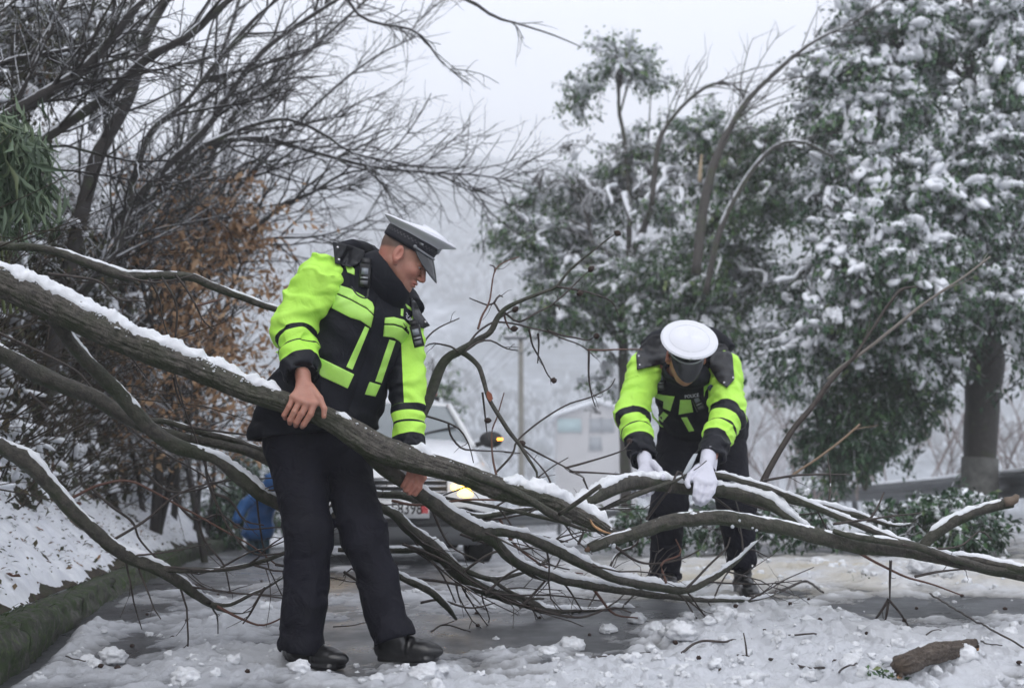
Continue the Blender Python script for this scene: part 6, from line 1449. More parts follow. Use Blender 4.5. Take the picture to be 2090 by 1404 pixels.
def body_obj(parent, pieces, name='body'):
    Vs, Fs, H_, Rd, off = [], [], [], [], 0
    for V, F, ha, re in pieces: Vs.append(V); Fs.append(F+off); H_.append(ha if ha is not None else np.zeros(len(V))); Rd.append(re if re is not None else np.zeros(len(V))); off += len(V)
    me = mk_mesh(name, np.vstack(Vs), np.vstack(Fs), M_SKIN); vattr(me, 'hair', np.concatenate(H_)); vattr(me, 'red', np.concatenate(Rd)); return part(name, me, parent)
def inner_body(segs, ell=None):
    pts = [p for s in segs for p in (s[0], s[1])]
    def f(X):
        d = None
        for a, b_, ra, rb in segs:
            q = d_cone(X, a, b_, ra, rb); d = q if d is None else smin(d, q, .03)
        return d
    lo, hi = bounds(pts, .14); V, F = sdf_mesh(f, lo, hi, .018, 1); return V, F
W = lambda a, b_, Y: np.array(at(a, b_, Y))
def eyes(parent, C, Rm, sc):
    for s in (-1, 1):
        c = (np.array([.0715, s*.032, -.006])*sc) @ Rm.T + np.array(C); e = part('eye', mk_mesh('eye', ICO2[0]*.0125*sc + c, ICO2[1], plain('eye_white', (.6, .58, .55), .15) if 'eye_white' not in MATS else MATS['eye_white']), parent)
        c2 = (np.array([.0795, s*.032, -.0085])*sc) @ Rm.T + np.array(C); part('iris', mk_mesh('iris', ICO1[0]*.0052*sc + c2, ICO1[1], plain('iris_dark', (.02, .012, .008), .1) if 'iris_dark' not in MATS else MATS['iris_dark']), e)

# ===================== standing man
p1 = thing('person', 'standing policeman in yellow-and-black jacket and white cap gripping the trunk with bare hands', 'person', (0, 0, 0))
RS, LS = W(658, 566, 4.50), W(826, 648, 4.72); lat = LS-RS
HIPC = W(640, 905, 4.66); CH = W(748, 640, 4.62); NK = W(775, 572, 4.60)
tor_pts = [W(640, 870, 4.66), CH, RS, LS, NK, W(628, 905, 4.66)]
zc = float(W(640, 884, 4.5)[2]); latn = lat/np.linalg.norm(lat)
def f_tor(X):
    d = d_ecap(X, W(648, 858, 4.66), W(742, 655, 4.62), (.86, .45, -.2), (.232, .17), (.192, .158))
    d = smin(d, d_cone(X, RS + lat*.16, LS - lat*.16, .088, .085), .07); d = smin(d, d_cone(X, W(735, 600, 4.62), NK, .11, .085), .06)
    d = smin(d, d_ecap(X, W(650, 840, 4.66), W(632, 905, 4.67), (.88, .42, 0), (.228, .165), (.245, .182)), .05)
    d = d + wrinkle(X, .0075, (7, 7, 9), 11) + .004*np.sin(X[..., 2]*42 + X[..., 0]*26 + 3*vnoise(X[..., 0]*5, X[..., 1]*5, X[..., 2]*5, 3))
    cut = zc - X[..., 2] + .10*(X[..., 0] - float(HIPC[0])); d = np.maximum(d, cut)
    return np.maximum(d, -np.maximum(d_ecap(X, W(648, 858, 4.66), W(630, 940, 4.67), (.88, .42, 0), (.216, .155), (.232, .17)), -(cut+.05)))
lo, hi = bounds(tor_pts, .26); V_t1, F_t1 = sdf_mesh(f_tor, lo, hi, .0075, 2)
jk = part('jacket', mk_mesh('jacket', V_t1, F_t1, M_NAVY), p1)
b1 = bvh_of(V_t1, F_t1)
SM_A = sleeve_mat('right_sleeve_fabric', [(0, 1), (1.20, 0), (1.29, 1), (1.475, 0), (1.50, 1), (1.68, 0)])
SM_B = sleeve_mat('left_sleeve_fabric', [(0, 1), (1.35, 0), (1.46, 1), (1.60, 0), (1.63, 1), (1.79, 0)], side=-.012)
o, Vs1, Fs1 = sleeve(p1, 'sleeve', [W(655, 572, 4.50), W(601, 672, 4.50), W(617, 771, 4.37)], [.099, .088, .064], SM_A, 21, .012)
o, Vs2, Fs2 = sleeve(p1, 'sleeve', [W(826, 660, 4.70), W(831, 785, 4.66), W(837, 918, 4.60)], [.080, .072, .062], SM_B, 24, .005)
for nm, poly in (('chest_stripe', [(694.7, 582.6), (715, 589), (740, 603), (759.7, 616.8), (764, 627), (762.7, 641.5), (749.4, 628.7), (715, 610), (687.9, 598)]),
                 ('chest_stripe', [(686, 600.5), (715, 612.6), (749.4, 631.4), (762.7, 645), (757, 668.9), (735.7, 654.4), (715, 648.4), (676.8, 628.7)]),
                 ('chest_stripe', [(744.9, 665.7), (753.9, 670.4), (719.4, 754.6), (706.5, 748.7)]), ('waist_stripe', [(643, 725), (723, 764), (709.6, 793), (650.9, 766), (654.8, 741), (645, 746.8)]),
                 ('chest_stripe', [(785.3, 648.4), (804, 647), (824.6, 652.6), (840.9, 668.9), (837.4, 680.9), (821, 666), (804, 661), (784.4, 660.3)]),
                 ('chest_stripe', [(784, 663.6), (804, 664), (821, 669.4), (835.7, 684.4), (825.5, 708), (814.4, 696), (804, 689.4), (781.9, 686.5)]),
                 ('chest_stripe', [(794.7, 693), (807.6, 696.6), (779, 782), (765.7, 778)]), ('waist_stripe', [(754.7, 779), (777, 786), (766.5, 809.5), (739, 803.6)]),
                 ('shoulder_tab', [(705, 543), (717, 541), (724, 550), (724, 562), (709, 556)]), ('shoulder_tab', [(826, 618.5), (841.7, 630), (841.7, 635.6), (831, 628.7)]), ('shoulder_tab', [(817.8, 630), (823.8, 630), (823, 645.8), (817.8, 644)])):
    patch(p1, nm, poly, b1, M_STRIPE)
patch(p1, 'zip_placket', [(770, 600), (786, 640), (779, 690), (757, 770), (722, 868), (702, 862), (733, 770), (757, 680), (764, 640)], b1, M_NAVY, .009, .009)
b1a = bvh_of(*join_vf([(V_t1, F_t1), (Vs1, Fs1), (Vs2, Fs2)]))
for poly, sn in (([(679, 494), (700, 497), (722, 503), (745, 512), (742, 530), (729, 540), (715, 545), (683.6, 538)], [(689, 505), (691.6, 530)]), ([(838, 604), (850, 618), (860, 640), (878, 664.6), (864, 671), (848, 663), (841, 640.7)], [(868, 657)])):
    fo = patch(p1, 'hood_flap', poly, b1a, plain('flap_%d' % poly[0][0], (.016, .017, .021), .45, bump=(30, .5, .01)), .022, .014); fb = BVHTree.FromPolygons([v.co for v in fo.data.vertices], [tuple(q.vertices) for q in fo.data.polygons])
    for a, b_ in sn: snap(p1, a, b_, hit_y(fb, a, b_, 4.4) - .002)
# folded hood roll behind the collar
V, F = tube(spline(np.array([W(690, 512, 4.58), W(725, 508, 4.60), W(752, 512, 4.70), W(780, 545, 4.80), W(830, 600, 4.80), W(852, 628, 4.72)]), 6), .036, 14, True, .35, 14); part('rolled_hood', mk_mesh('rolled_hood', V, F, M_NAVY), p1)
collar(p1, W(760, 592, 4.60), (.135, .105), W(803, 556, 4.555), (.108, .086), W(842, 603, 4.55)-W(769, 508, 4.58), (0, 1, 0))
# chest radio, body camera
def radio(parent, cx, cy, Y, w_, h_, rz, ant=True):
    r_ = bpy.data.objects.new('radio', None); link(r_, parent); c = W(cx, cy, Y); Rz = np.array(Matrix.Rotation(rz, 3, 'Y'))
    bxm = lambda n_, o_, d_, m_: part(n_, mk_mesh(n_, (box_vf(o_, d_)[0] @ Rz.T) + c, box_vf(o_, d_)[1], m_, smooth=False), r_)
    bxm('case', (0, 0, 0), (w_, .028, h_), M_RADIO); bxm('screen', (0, -.0155, h_*.17), (w_*.62, .003, h_*.28), M_SCREEN); bxm('clip', (0, .0, h_*.62), (w_*.75, .02, h_*.3), M_RADIO); bxm('keypad', (0, -.0155, -h_*.12), (w_*.7, .003, .006), M_SILV); bxm('speaker', (0, -.0155, -h_*.33), (w_*.7, .002, h_*.18), M_GREYP)
    if ant: V, F = tube(np.array([c + Rz @ np.array([w_*.3, 0, h_*.5]), c + Rz @ np.array([w_*.3, 0, h_*.95])]), .005, 8); part('antenna', mk_mesh('antenna', V, F, M_RADIO), r_)
radio(p1, 745, 563, hit_y(b1, 745, 563)-.018, .042, .088, R(4), False); radio(p1, 851, 686, hit_y(b1, 838, 680)-.03, .040, .085, R(-14), False)
V, F = tube(spline(np.array([W(717, 585, 4.40), W(730, 602, 4.38), W(748, 608, 4.38), W(752, 590, 4.40)]), 6), .003, 6); part('radio_lead', mk_mesh('radio_lead', V, F, M_RADIO), p1)
M_LET = plain('white_lettering', (.6, .6, .66), .6)
text_obj('name_strip', 'POLICE', .022, M_LET, W(833, 648, hit_y(b1, 833, 650)-.012), (math.pi/2, R(48), R(20)), p1, .0006)
# head
C1 = W(826, 524, 4.57); Rm1 = rotmat((math.cos(R(34)), -.06, -math.sin(R(34))), (math.sin(R(34)), -.05, math.cos(R(34)))); SC1 = 1.05
Vh, Fh, ha, re = head_mesh(C1, Rm1, SC1)
trY = 4.36
def chain(L_): return [(W(a, b_, Y), r_) for a, b_, Y, r_ in L_]
hV, hF = hand_mesh((W(618, 765, 4.375), W(620, 785, 4.356)), [W(641, 824, 4.313), W(627, 823, 4.305), (W(612, 818, 4.307)), W(599, 810, 4.313)],
    [chain([(641, 824, 4.311, .0105), (634, 845, 4.305, .0098), (620, 866, 4.313, .0090), (617, 870, 4.329, .008)]), chain([(627, 823, 4.305, .0108), (616, 844, 4.301, .0100), (605, 862, 4.310, .0092), (604, 868, 4.329, .008)]),
     chain([(612, 818, 4.307, .0102), (601, 840, 4.301, .0096), (592, 857, 4.309, .0088), (592, 863, 4.329, .008)]), chain([(599, 810, 4.313, .0092), (590, 830, 4.306, .0086), (580, 847, 4.313, .0080), (582, 853, 4.329, .007)])],
    chain([(634, 790, 4.347, .016), (652, 813, 4.321, .0135), (662, 834, 4.311, .0105), (661, 850, 4.311, .0088)]), wr=.028, fs=1.22)
h2V, h2F = hand_mesh((W(838, 905, 4.60), W(842, 930, 4.58)), [W(838, 958, 4.535), W(847, 962, 4.53), W(855, 968, 4.53), W(860, 977, 4.535)],
    [chain([(838, 958, 4.535, .0098), (832, 975, 4.522, .0094), (824, 990, 4.535, .0088), (820, 992, 4.56, .008)]), chain([(847, 962, 4.53, .0102), (840, 982, 4.515, .0096), (829, 999, 4.53, .009), (826, 1000, 4.56, .008)]),
     chain([(855, 968, 4.53, .0098), (849, 990, 4.515, .0094), (838, 1005, 4.53, .0088), (834, 1006, 4.56, .008)]), chain([(860, 977, 4.535, .0088), (857, 996, 4.52, .0084), (848, 1008, 4.535, .008), (844, 1008, 4.56, .007)])],
    chain([(850, 935, 4.60, .014), (862, 955, 4.62, .0125), (866, 975, 4.63, .010), (860, 985, 4.62, .009)]))
iV, iF = inner_body([(HIPC, CH, .12, .13), (CH, NK, .11, .06), (NK, C1 - Rm1[:, 2]*.08, .055, .05), (CH, W(655, 572, 4.5), .09, .06), (W(655, 572, 4.5), W(601, 672, 4.5), .05, .042), (W(601, 672, 4.5), W(619, 775, 4.36), .04, .026), (CH, W(826, 660, 4.7), .08, .06), (W(826, 660, 4.7), W(831, 785, 4.66), .048, .04), (W(831, 785, 4.66), W(840, 915, 4.59), .038, .026),
    (HIPC, W(605, 905, 4.6), .11, .09), (W(605, 905, 4.6), W(628, 1095, 4.52), .08, .055), (W(628, 1095, 4.52), W(613, 1318, 4.53), .05, .026), (HIPC, W(690, 905, 4.7), .11, .09), (W(690, 905, 4.7), W(745, 1095, 4.6), .08, .055), (W(745, 1095, 4.6), W(803, 1292, 4.54), .05, .026)])
red2 = np.full(len(hV), .35); body_obj(p1, [(Vh, Fh, ha, re), (hV, hF, None, red2), (h2V, h2F, None, np.full(len(h2V), .6)), (iV, iF, None, None)])
eyes(p1, C1, Rm1, SC1)
for a, b_, Y in ((662, 846, 4.305),): part('fingernail', mk_mesh('fingernail', ICO1[0]*np.array([.0045, .0025, .006]) + W(a, b_, Y), ICO1[1], plain('nail', (.55, .36, .30), .3) if 'nail' not in MATS else MATS['nail']), p1)
cap_parts(p1, C1 + Rm1 @ np.array([0, 0, .006]), rotmat((math.cos(R(31)), -.06, -math.sin(R(31))), (math.sin(R(31)), -.13, math.cos(R(31)))), 1.04)
trousers(p1, [[(W(603, 905, 4.61), .117), (W(630, 1090, 4.52), .086), (W(613, 1332, 4.52), .083)], [(W(690, 905, 4.71), .112), (W(744, 1090, 4.60), .084), (W(805, 1308, 4.53), .076)]], HIPC, (.9, .4, 0), W(645, 868, 4.66), 31)
shoe(p1, 'shoe', W(592, 1352, 4.60) + [0, 0, -.005], W(696, 1366, 4.44), ankle=W(612, 1320, 4.53), w=.050); shoe(p1, 'shoe', W(778, 1347, 4.58), W(892, 1350, 4.48), ankle=W(806, 1300, 4.53), w=.050)

# ===================== bending man
p2 = thing('person', 'bending policeman with bowed white cap lifting a branch in white gloves', 'person', (0, 0, 0))
RS, LS = W(1318, 745, 5.84), W(1488, 748, 5.84); HIP2 = W(1435, 880, 6.22); CH2 = W(1408, 760, 5.86)
def f_tor2(X):
    d = d_ecap(X, W(1437, 872, 6.22), W(1406, 775, 5.90), (1, 0, 0), (.215, .15), (.195, .14))
    d = smin(d, d_cone(X, RS + (LS-RS)*.1, LS - (LS-RS)*.1, .082, .082), .06); d = smin(d, d_cone(X, W(1405, 740, 5.85), W(1405, 715, 5.72), .10, .075), .05)
    d = smin(d, d_ecap(X, W(1437, 860, 6.20), W(1440, 915, 6.26), (1, 0, 0), (.21, .15), (.225, .16)), .05)
    return np.maximum(d + wrinkle(X, .008, (7, 7, 9), 41), float(W(1440, 905, 6.2)[2]) - X[..., 2])
lo, hi = bounds([W(1437, 905, 6.25), RS, LS, W(1405, 700, 5.7)], .26); V_t2, F_t2 = sdf_mesh(f_tor2, lo, hi, .009, 2)
part('jacket', mk_mesh('jacket', V_t2, F_t2, M_NAVY), p2); b2 = bvh_of(V_t2, F_t2)
SM_C = sleeve_mat('bending_right_sleeve_fabric', [(0, 1), (1.06, 0), (1.20, 1), (1.36, 0), (1.39, 1), (1.56, 0)]); SM_D = sleeve_mat('bending_left_sleeve_fabric', [(0, 1), (1.02, 0), (1.18, 1), (1.36, 0), (1.40, 1), (1.58, 0)])
_, Vs3, Fs3 = sleeve(p2, 'sleeve', [W(1316, 752, 5.80), W(1289, 848, 5.66), W(1315, 940, 5.44)], [.088, .080, .060], SM_C, 51, .008)
_, Vs4, Fs4 = sleeve(p2, 'sleeve', [W(1478, 755, 5.80), W(1486, 845, 5.62), W(1446, 938, 5.36)], [.088, .082, .064], SM_D, 55, .009)
for poly in ([(1330, 800), (1352, 806), (1377, 809), (1368, 839), (1353, 833), (1354, 819), (1336, 811)], [(1354, 840), (1364, 847), (1352, 862), (1343, 853)], [(1388, 816), (1410, 816), (1415, 841), (1385, 846)], [(1390, 852), (1402, 851), (1417, 879), (1406, 881)],
             [(1436, 768), (1443, 756), (1461, 774), (1447, 788), (1439, 800), (1437, 811)], [(1328, 831), (1334, 848), (1355, 872), (1349, 871), (1331, 851)], [(1356, 768), (1362, 764), (1364, 771), (1359, 775)]):
    patch(p2, 'chest_stripe', poly, b2, M_STRIPE, .006, .004, 3.5, 5.8)
b2a = bvh_of(*join_vf([(V_t2, F_t2), (Vs3, Fs3), (Vs4, Fs4)]))
for poly, sn, k_ in (([(1298, 724), (1309, 703), (1330, 685), (1352, 680), (1370, 730), (1360, 741), (1300, 755)], [(1304, 727), (1306, 745)], 0), ([(1465, 700), (1480, 702), (1495, 724), (1499, 774), (1484, 791), (1465, 778), (1447, 748), (1451, 724)], [(1478, 781), (1496, 771)], 1)):
    fo = patch(p2, 'hood_flap', poly, b2a, plain('flap2_%d' % k_, (.016, .017, .021), .45, bump=(30, .5, .01)), .022, .02, 4, 5.75); fb = BVHTree.FromPolygons([v.co for v in fo.data.vertices], [tuple(q.vertices) for q in fo.data.polygons])
    for a, b_ in sn: snap(p2, a, b_, hit_y(fb, a, b_, 5.6) - .002, .0065)
V, F = tube(spline(np.array([W(1320, 712, 5.85), W(1345, 690, 5.88), W(1380, 680, 5.92), W(1430, 680, 5.92), W(1465, 692, 5.88), W(1488, 715, 5.85)]), 6), .045, 14, True, .3, 12); part('rolled_hood', mk_mesh('rolled_hood', V, F, M_NAVY), p2)
UP2 = np.array((.03, -math.sin(R(50)), math.cos(R(50)))); FW2 = np.array((-.03, -math.cos(R(50)), -math.sin(R(50)))); Rm2 = rotmat(FW2, UP2)
C2 = W(1407, 690, 5.52) - Rm2[:, 2]*.118; 
Vh, Fh, ha, re = head_mesh(C2, Rm2, 1.02)
collar(p2, W(1405, 765, 5.78), (.115, .10), C2 - Rm2[:, 2]*.10 - Rm2[:, 0]*.02, (.09, .085), (1, 0, 0), Rm2[:, 0])
gV, gF = hand_mesh((W(1315, 935, 5.43), W(1318, 950, 5.38)), [W(1338, 968, 5.32), W(1328, 970, 5.31), W(1316, 971, 5.31), W(1304, 968, 5.33)],
    [chain([(1338, 968, 5.32, .0115), (1342, 985, 5.30, .011), (1330, 1003, 5.15, .0105), (1324, 1008, 5.10, .0095)]), chain([(1328, 970, 5.31, .012), (1330, 990, 5.28, .0115), (1318, 1008, 5.14, .011), (1312, 1012, 5.10, .010)]),
     chain([(1316, 971, 5.31, .0115), (1312, 990, 5.27, .011), (1306, 1007, 5.13, .0105), (1303, 1011, 5.09, .0095)]), chain([(1304, 968, 5.33, .0105), (1298, 985, 5.28, .0102), (1294, 1003, 5.13, .0095), (1293, 1008, 5.10, .009)])],
    chain([(1332, 945, 5.36, .018), (1345, 958, 5.26, .0145), (1352, 970, 5.16, .012), (1353, 975, 5.12, .011)]), h=.0032, pr=.0155, wr=.033)
g2V, g2F = hand_mesh((W(1447, 925, 5.36), W(1443, 948, 5.28)), [W(1458, 985, 5.12), W(1447, 988, 5.105), W(1434, 986, 5.10), W(1422, 980, 5.11)],
    [chain([(1458, 985, 5.12, .012), (1454, 1003, 5.09, .0115), (1444, 1018, 5.08, .0105), (1438, 1026, 5.10, .0095)]), chain([(1447, 988, 5.105, .0125), (1443, 1008, 5.08, .0118), (1434, 1023, 5.08, .0108), (1430, 1029, 5.10, .0098)]),
     chain([(1434, 986, 5.10, .012), (1431, 1006, 5.075, .0115), (1425, 1019, 5.075, .0105), (1422, 1026, 5.095, .0095)]), chain([(1422, 980, 5.11, .011), (1420, 998, 5.08, .0105), (1418, 1011, 5.08, .0095), (1417, 1018, 5.10, .009)])],
    chain([(1424, 955, 5.22, .018), (1409, 970, 5.13, .0145), (1402, 984, 5.10, .012), (1405, 992, 5.09, .011)]), h=.0032, pr=.0160, wr=.034)
for nm, (V_, F_) in (('glove', (gV, gF)), ('glove', (g2V, g2F))):
    P_ = V_; part(nm, mk_mesh(nm, P_, F_, M_GLOVE), p2)
# glove cuff edge and the bare wrist above it
V, F = tube(np.array([W(1447, 925, 5.36), W(1443, 949, 5.29)]), .0385, 24, False, .04, 20); part('glove_cuff', mk_mesh('glove_cuff', V + np.array([0, 0, -.03]), F, M_GLOVE), p2)
iV, iF = inner_body([(HIP2, CH2, .12, .12), (CH2, C2 - Rm2[:, 2]*.08 - Rm2[:, 0]*.03, .08, .05), (CH2, W(1316, 752, 5.8), .08, .055), (W(1316, 752, 5.8), W(1289, 848, 5.66), .05, .042), (W(1289, 848, 5.66), W(1317, 945, 5.41), .04, .026), (CH2, W(1478, 755, 5.8), .08, .055), (W(1478, 755, 5.8), W(1486, 845, 5.62), .05, .042), (W(1486, 845, 5.62), W(1444, 945, 5.31), .04, .034),
    (HIP2, W(1385, 890, 6.22), .1, .08), (W(1385, 890, 6.22), W(1362, 1040, 6.1), .07, .05), (W(1362, 1040, 6.1), W(1357, 1165, 6.25), .048, .028), (HIP2, W(1478, 890, 6.22), .1, .08), (W(1478, 890, 6.22), W(1500, 1045, 6.05), .07, .05), (W(1500, 1045, 6.05), W(1516, 1150, 6.12), .048, .028)])
body_obj(p2, [(Vh, Fh, ha, re), (iV, iF, None, np.full(len(iV), .4))]); eyes(p2, C2, Rm2, 1.02)
cap_parts(p2, C2 + Rm2 @ np.array([0, 0, .006]), Rm2, 1.0)
radio(p2, 1346, 778, hit_y(b2, 1346, 778, 5.75)-.02, .048, .085, R(-3)); radio(p2, 1424, 822, hit_y(b2, 1424, 822, 5.8)-.02, .04, .08, R(-24), False)
text_obj('name_strip', 'POLICE', .022, M_LET, W(1412, 808, hit_y(b2, 1412, 808, 5.8)-.012), (math.pi/2, R(-8), 0), p2, .0006)
patch(p2, 'arm_badge', [(1443, 791), (1450, 784), (1470, 795), (1462, 801), (1452, 803)], b2, plain('badge_blue', (.05, .06, .10), .5), .10, .004, 3, 5.8)
trousers(p2, [[(W(1388, 900, 6.22), .118), (W(1362, 1040, 6.10), .088), (W(1358, 1178, 6.22), .084)], [(W(1478, 900, 6.22), .118), (W(1503, 1045, 6.03), .092), (W(1516, 1160, 6.10), .068)]], HIP2, (1, 0, 0), W(1437, 870, 6.2), 61, .010)
shoe(p2, 'boot', W(1352, 1196, 6.32), W(1366, 1203, 6.08), ankle=W(1358, 1160, 6.22), boot=True, w=.052); shoe(p2, 'boot', W(1512, 1212, 6.24), W(1534, 1226, 5.98), ankle=W(1516, 1150, 6.12), boot=True, w=.052)
# pale cloth strip held between the hands
c_ = [W(1424, 925, 5.2), W(1419, 938, 5.19), W(1408, 962, 5.16), W(1398, 978, 5.14), W(1392, 976, 5.14), W(1394, 966, 5.15), W(1406, 942, 5.18), W(1416, 926, 5.2)]
V = [p + [0, 0, 0] for p in c_] + [p + [0, .004, 0] for p in c_]; o = part('cloth_strip', mk_mesh('cloth_strip', V, [tuple(range(8)), tuple(range(15, 7, -1))] + [(i, 8+i, 8+(i+1) % 8, (i+1) % 8) for i in range(8)], plain('pale_cloth', (.42, .45, .48), .7)))
tag(o, 'small pale grey cloth scrap held beside the white glove', 'cloth')

# ===================== figure in a blue raincoat
M_RAIN = cloth('blue_raincoat', (.06, .19, .48), .3, var=.2); M_BOOT = plain('teal_boot', (.03, .10, .14), .4)
p3 = thing('person', 'stooping figure in a blue raincoat and boots beside the far road edge', 'person', (0, 0, 0))
hp, sh = W(530, 1055, 12.6), W(566, 985, 12.4)
def f_rc(X):
    d = d_ecap(X, W(527, 1085, 12.6), W(534, 1035, 12.6), (1, 0, 0), (.17, .13), (.12, .11)); d = smin(d, d_cone(X, W(536, 1030, 12.6), sh, .125, .13), .06)
    d = smin(d, d_ell(X, W(590, 965, 12.2), (.13, .14, .14)), .05)
    d = smin(d, d_cone(X, W(545, 1000, 12.4), W(498, 1026, 12.2), .075, .052), .025); d = smin(d, d_cone(X, W(498, 1030, 12.2), W(484, 1062, 12.1), .062, .055), .03)
    d = smin(d, d_cone(X, sh, W(590, 1040, 12.2), .08, .06), .04)
    d = np.maximum(d + wrinkle(X, .02, (5, 5, 6), 71), float(W(530, 1102, 12.6)[2]) - X[..., 2]); return np.maximum(d, -d_ell(X, W(598, 968, 12.08), (.09, .12, .10)))
lo, hi = bounds([W(480, 1105, 12.6), W(600, 940, 12.0), W(560, 1000, 12.7)], .3); V, F = sdf_mesh(f_rc, lo, hi, .02, 2); part('raincoat', mk_mesh('raincoat', V, F, M_RAIN), p3)
Vh, Fh, ha, re = head_mesh(W(590, 968, 12.2), rotmat((.5, -.6, -.6), (.5, -.3, .8)), 1.0, h=.006)
segs = [(hp, sh, .06, .06), (sh, W(588, 970, 12.2), .05, .05), (hp, W(517, 1125, 12.6), .05, .04), (hp, W(537, 1125, 12.6), .05, .04), (W(484, 1058, 12.1), W(482, 1072, 12.1), .03, .035)]
iV, iF = inner_body(segs); body_obj(p3, [(Vh, Fh, ha, re), (iV, iF, None, None)])
for a in (516, 538): V, F = tube(np.array([W(a, 1085, 12.6), W(a, 1118, 12.6), W(a, 1138, 12.6)]), np.array([.075, .065, .07]), 12); part('boot', mk_mesh('boot', V, F, M_BOOT), p3)
rng = np.random.default_rng(808)
# ------------------------------------------------------------------ things lying on the ground
def on_ground(px, py):
    Y = 5.0
    for _ in range(9):
        x = (px-IW/2)/FPX*Y; x = at(px, py, Y).x
        zt = float(G(x, Y)) + max(0., float(SL(np.array([x]), np.array([Y]))[0])); z1 = at(px, py, Y).z; e = 1e-3; dz = (at(px, py, Y+e).z - z1)/e
        Y = min(max(Y - (z1-zt)/dz*.9, 3.3), 14)
    return np.array([at(px, py, Y).x, Y, zt])
CONES = [(206, 1361), (352, 1302), (382, 1268), (477, 1250), (408, 1342), (534, 1187), (505, 1373), (1102, 1262), (1203, 1297), (1321, 1286), (1243, 1341), (1470, 1370), (1502, 1239), (1613, 1235), (1633, 1238), (1651, 1225), (1673, 1268), (1378, 1314),
 (1710, 1223), (1769, 1294), (1871, 1243), (1828, 1327), (1704, 1353), (1767, 1367), (2080, 1355), (2051, 1244), (1964, 1217), (1846, 1268), (1426, 1345), (973, 1253), (270, 1320), (640, 1270), (1150, 1240), (840, 1380), (975, 1278), (300, 1255), (445, 1215), (240, 1365), (410, 1310), (1560, 1290)]
for i, (a, b_) in enumerate(CONES):
    p = on_ground(a, b_); o = part('seed_cone', ME_CONE); s = .015 + .005*rng.random(); o.location = p + [0, 0, s*.3]; o.scale = (s, s, s*1.05); o.rotation_euler = (1.1+.6*rng.random(), .5*rng.normal(), 6*rng.random())
    tag(o, 'small dark seed cone lying loose on the slushy road', 'seed cone', 'seed cones fallen on the road')
def stick(label, pts, dia, extra=(), mat=None, lift=.024):
    P = np.array([on_ground(a, b_) for a, b_ in pts]); P[:, 2] += lift; n = len(P); r = np.interp(np.arange(n), [0, n-1], [dia/2, dia*.35])
    A = spline(np.c_[P, r], 6); A, _ = resample(A, .012); t = thing('stick', label, 'stick', tuple(A[0, :3]))
    A[:, :3] += .006*np.stack([fbm2(np.arange(len(A))*.12, np.zeros(len(A))+k_, 2, 3) for k_ in range(3)], 1); V, F = tube(A[:, :3]-A[0, :3], A[:, 3], 8, True, .15, 40); part('stem', mk_mesh('stem', V, F, mat or M_TWIG), t)
    for (k, dx, dz, L_) in extra:
        j = int(k*(len(A)-1)); Q = np.array([A[j, :3], A[j, :3] + [dx*.5, -.01, dz*.5], A[j, :3] + [dx, 0, dz]])-A[0, :3]; V, F = tube(spline(Q, 5), np.linspace(dia*.32, dia*.2, 11), 7, True, .1, 40); part('side_twig', mk_mesh('side_twig', V, F, mat or M_TWIG), t)
    return t
stick('long thin dark stick lying across the white snow, lower right of centre', [(1392, 1344), (1429, 1322), (1475, 1322), (1502, 1316), (1553, 1313), (1646, 1304), (1673, 1302)], .010)
stick('dark stick with a short upright stub on the snow near the bottom edge', [(1504, 1351), (1536, 1354), (1579, 1358), (1620, 1369), (1653, 1378), (1683, 1376)], .012, [(.07, -.01, .085, .1), (.2, -.04, -.01, .03)])
stick('very thin straight twig at the front edge of the snow patch', [(1208, 1356), (1265, 1350), (1328, 1341)], .005)
stick('straight dark stick slanting down to the bottom right corner', [(1899, 1223), (1945, 1252), (1992, 1280), (2040, 1308), (2090, 1337)], .010, lift=.03)
stick('crooked dark stick on the wet road right of the boot', [(1530, 1227), (1590, 1215), (1642, 1193), (1662, 1204), (1682, 1218)], .016)
stick('short bare twig near the bottom edge between cones', [(1712, 1386), (1730, 1377), (1751, 1367)], .007)
stick('tiny hooked twig on the snow above the log', [(1891, 1309), (1905, 1301), (1921, 1296)], .006)
stick('tiny twig lying right of the log', [(2003, 1321), (2024, 1326), (2045, 1329)], .006)
stick('short curved twig in the slush at lower left', [(134, 1351), (152, 1357), (172, 1361)], .006)
stick('forked twig in the slush right of the raised shoe', [(880, 1300), (905, 1286), (930, 1290), (960, 1300)], .009, [(.4, .06, .02, .05)])
stick('thin twig lying between the shoes of the standing man', [(680, 1290), (730, 1285), (780, 1270)], .006)
# splintered log
A0, A1 = on_ground(1835, 1392), on_ground(1994, 1334); t = thing('log', 'short weathered log with splintered ends half sunk in the snow at lower right', 'log', tuple(A0))
P = np.linspace(A0, A1, 40) + np.array([0, 0, .045]); P[:, 2] += .006*np.sin(np.linspace(0, 5, 40)); V, F = tube(P-A0, np.interp(np.linspace(0, 1, 40), [0, .03, .5, .85, 1], [.020, .033, .030, .026, .010]), 40, True, .22, 20, 4, .007)
m, t_, b_ = new_mat('weathered_wood'); k = NB(t_); co0 = k.obj(); mp = k.n('ShaderNodeMapping'); mp.inputs['Rotation'].default_value = (0, 0, -math.atan2(A1[1]-A0[1], A1[0]-A0[0])); mp.inputs['Scale'].default_value = (.16, 1.6, 1.6); k.l(co0, mp.inputs['Vector']); co = mp.outputs[0]; c = k.ramp(k.noise(40, 7, .8, co), [(.32, (.022, .015, .011)), (.5, (.11, .08, .058)), (.72, (.26, .21, .165))]); k.l(c, b_.inputs['Base Color']); b_.inputs['Roughness'].default_value = .75; k.bump(k.noise(60, 6, .85, co), 1.0, .014, b_)
part('wood', mk_mesh('wood', V, F, m), t)
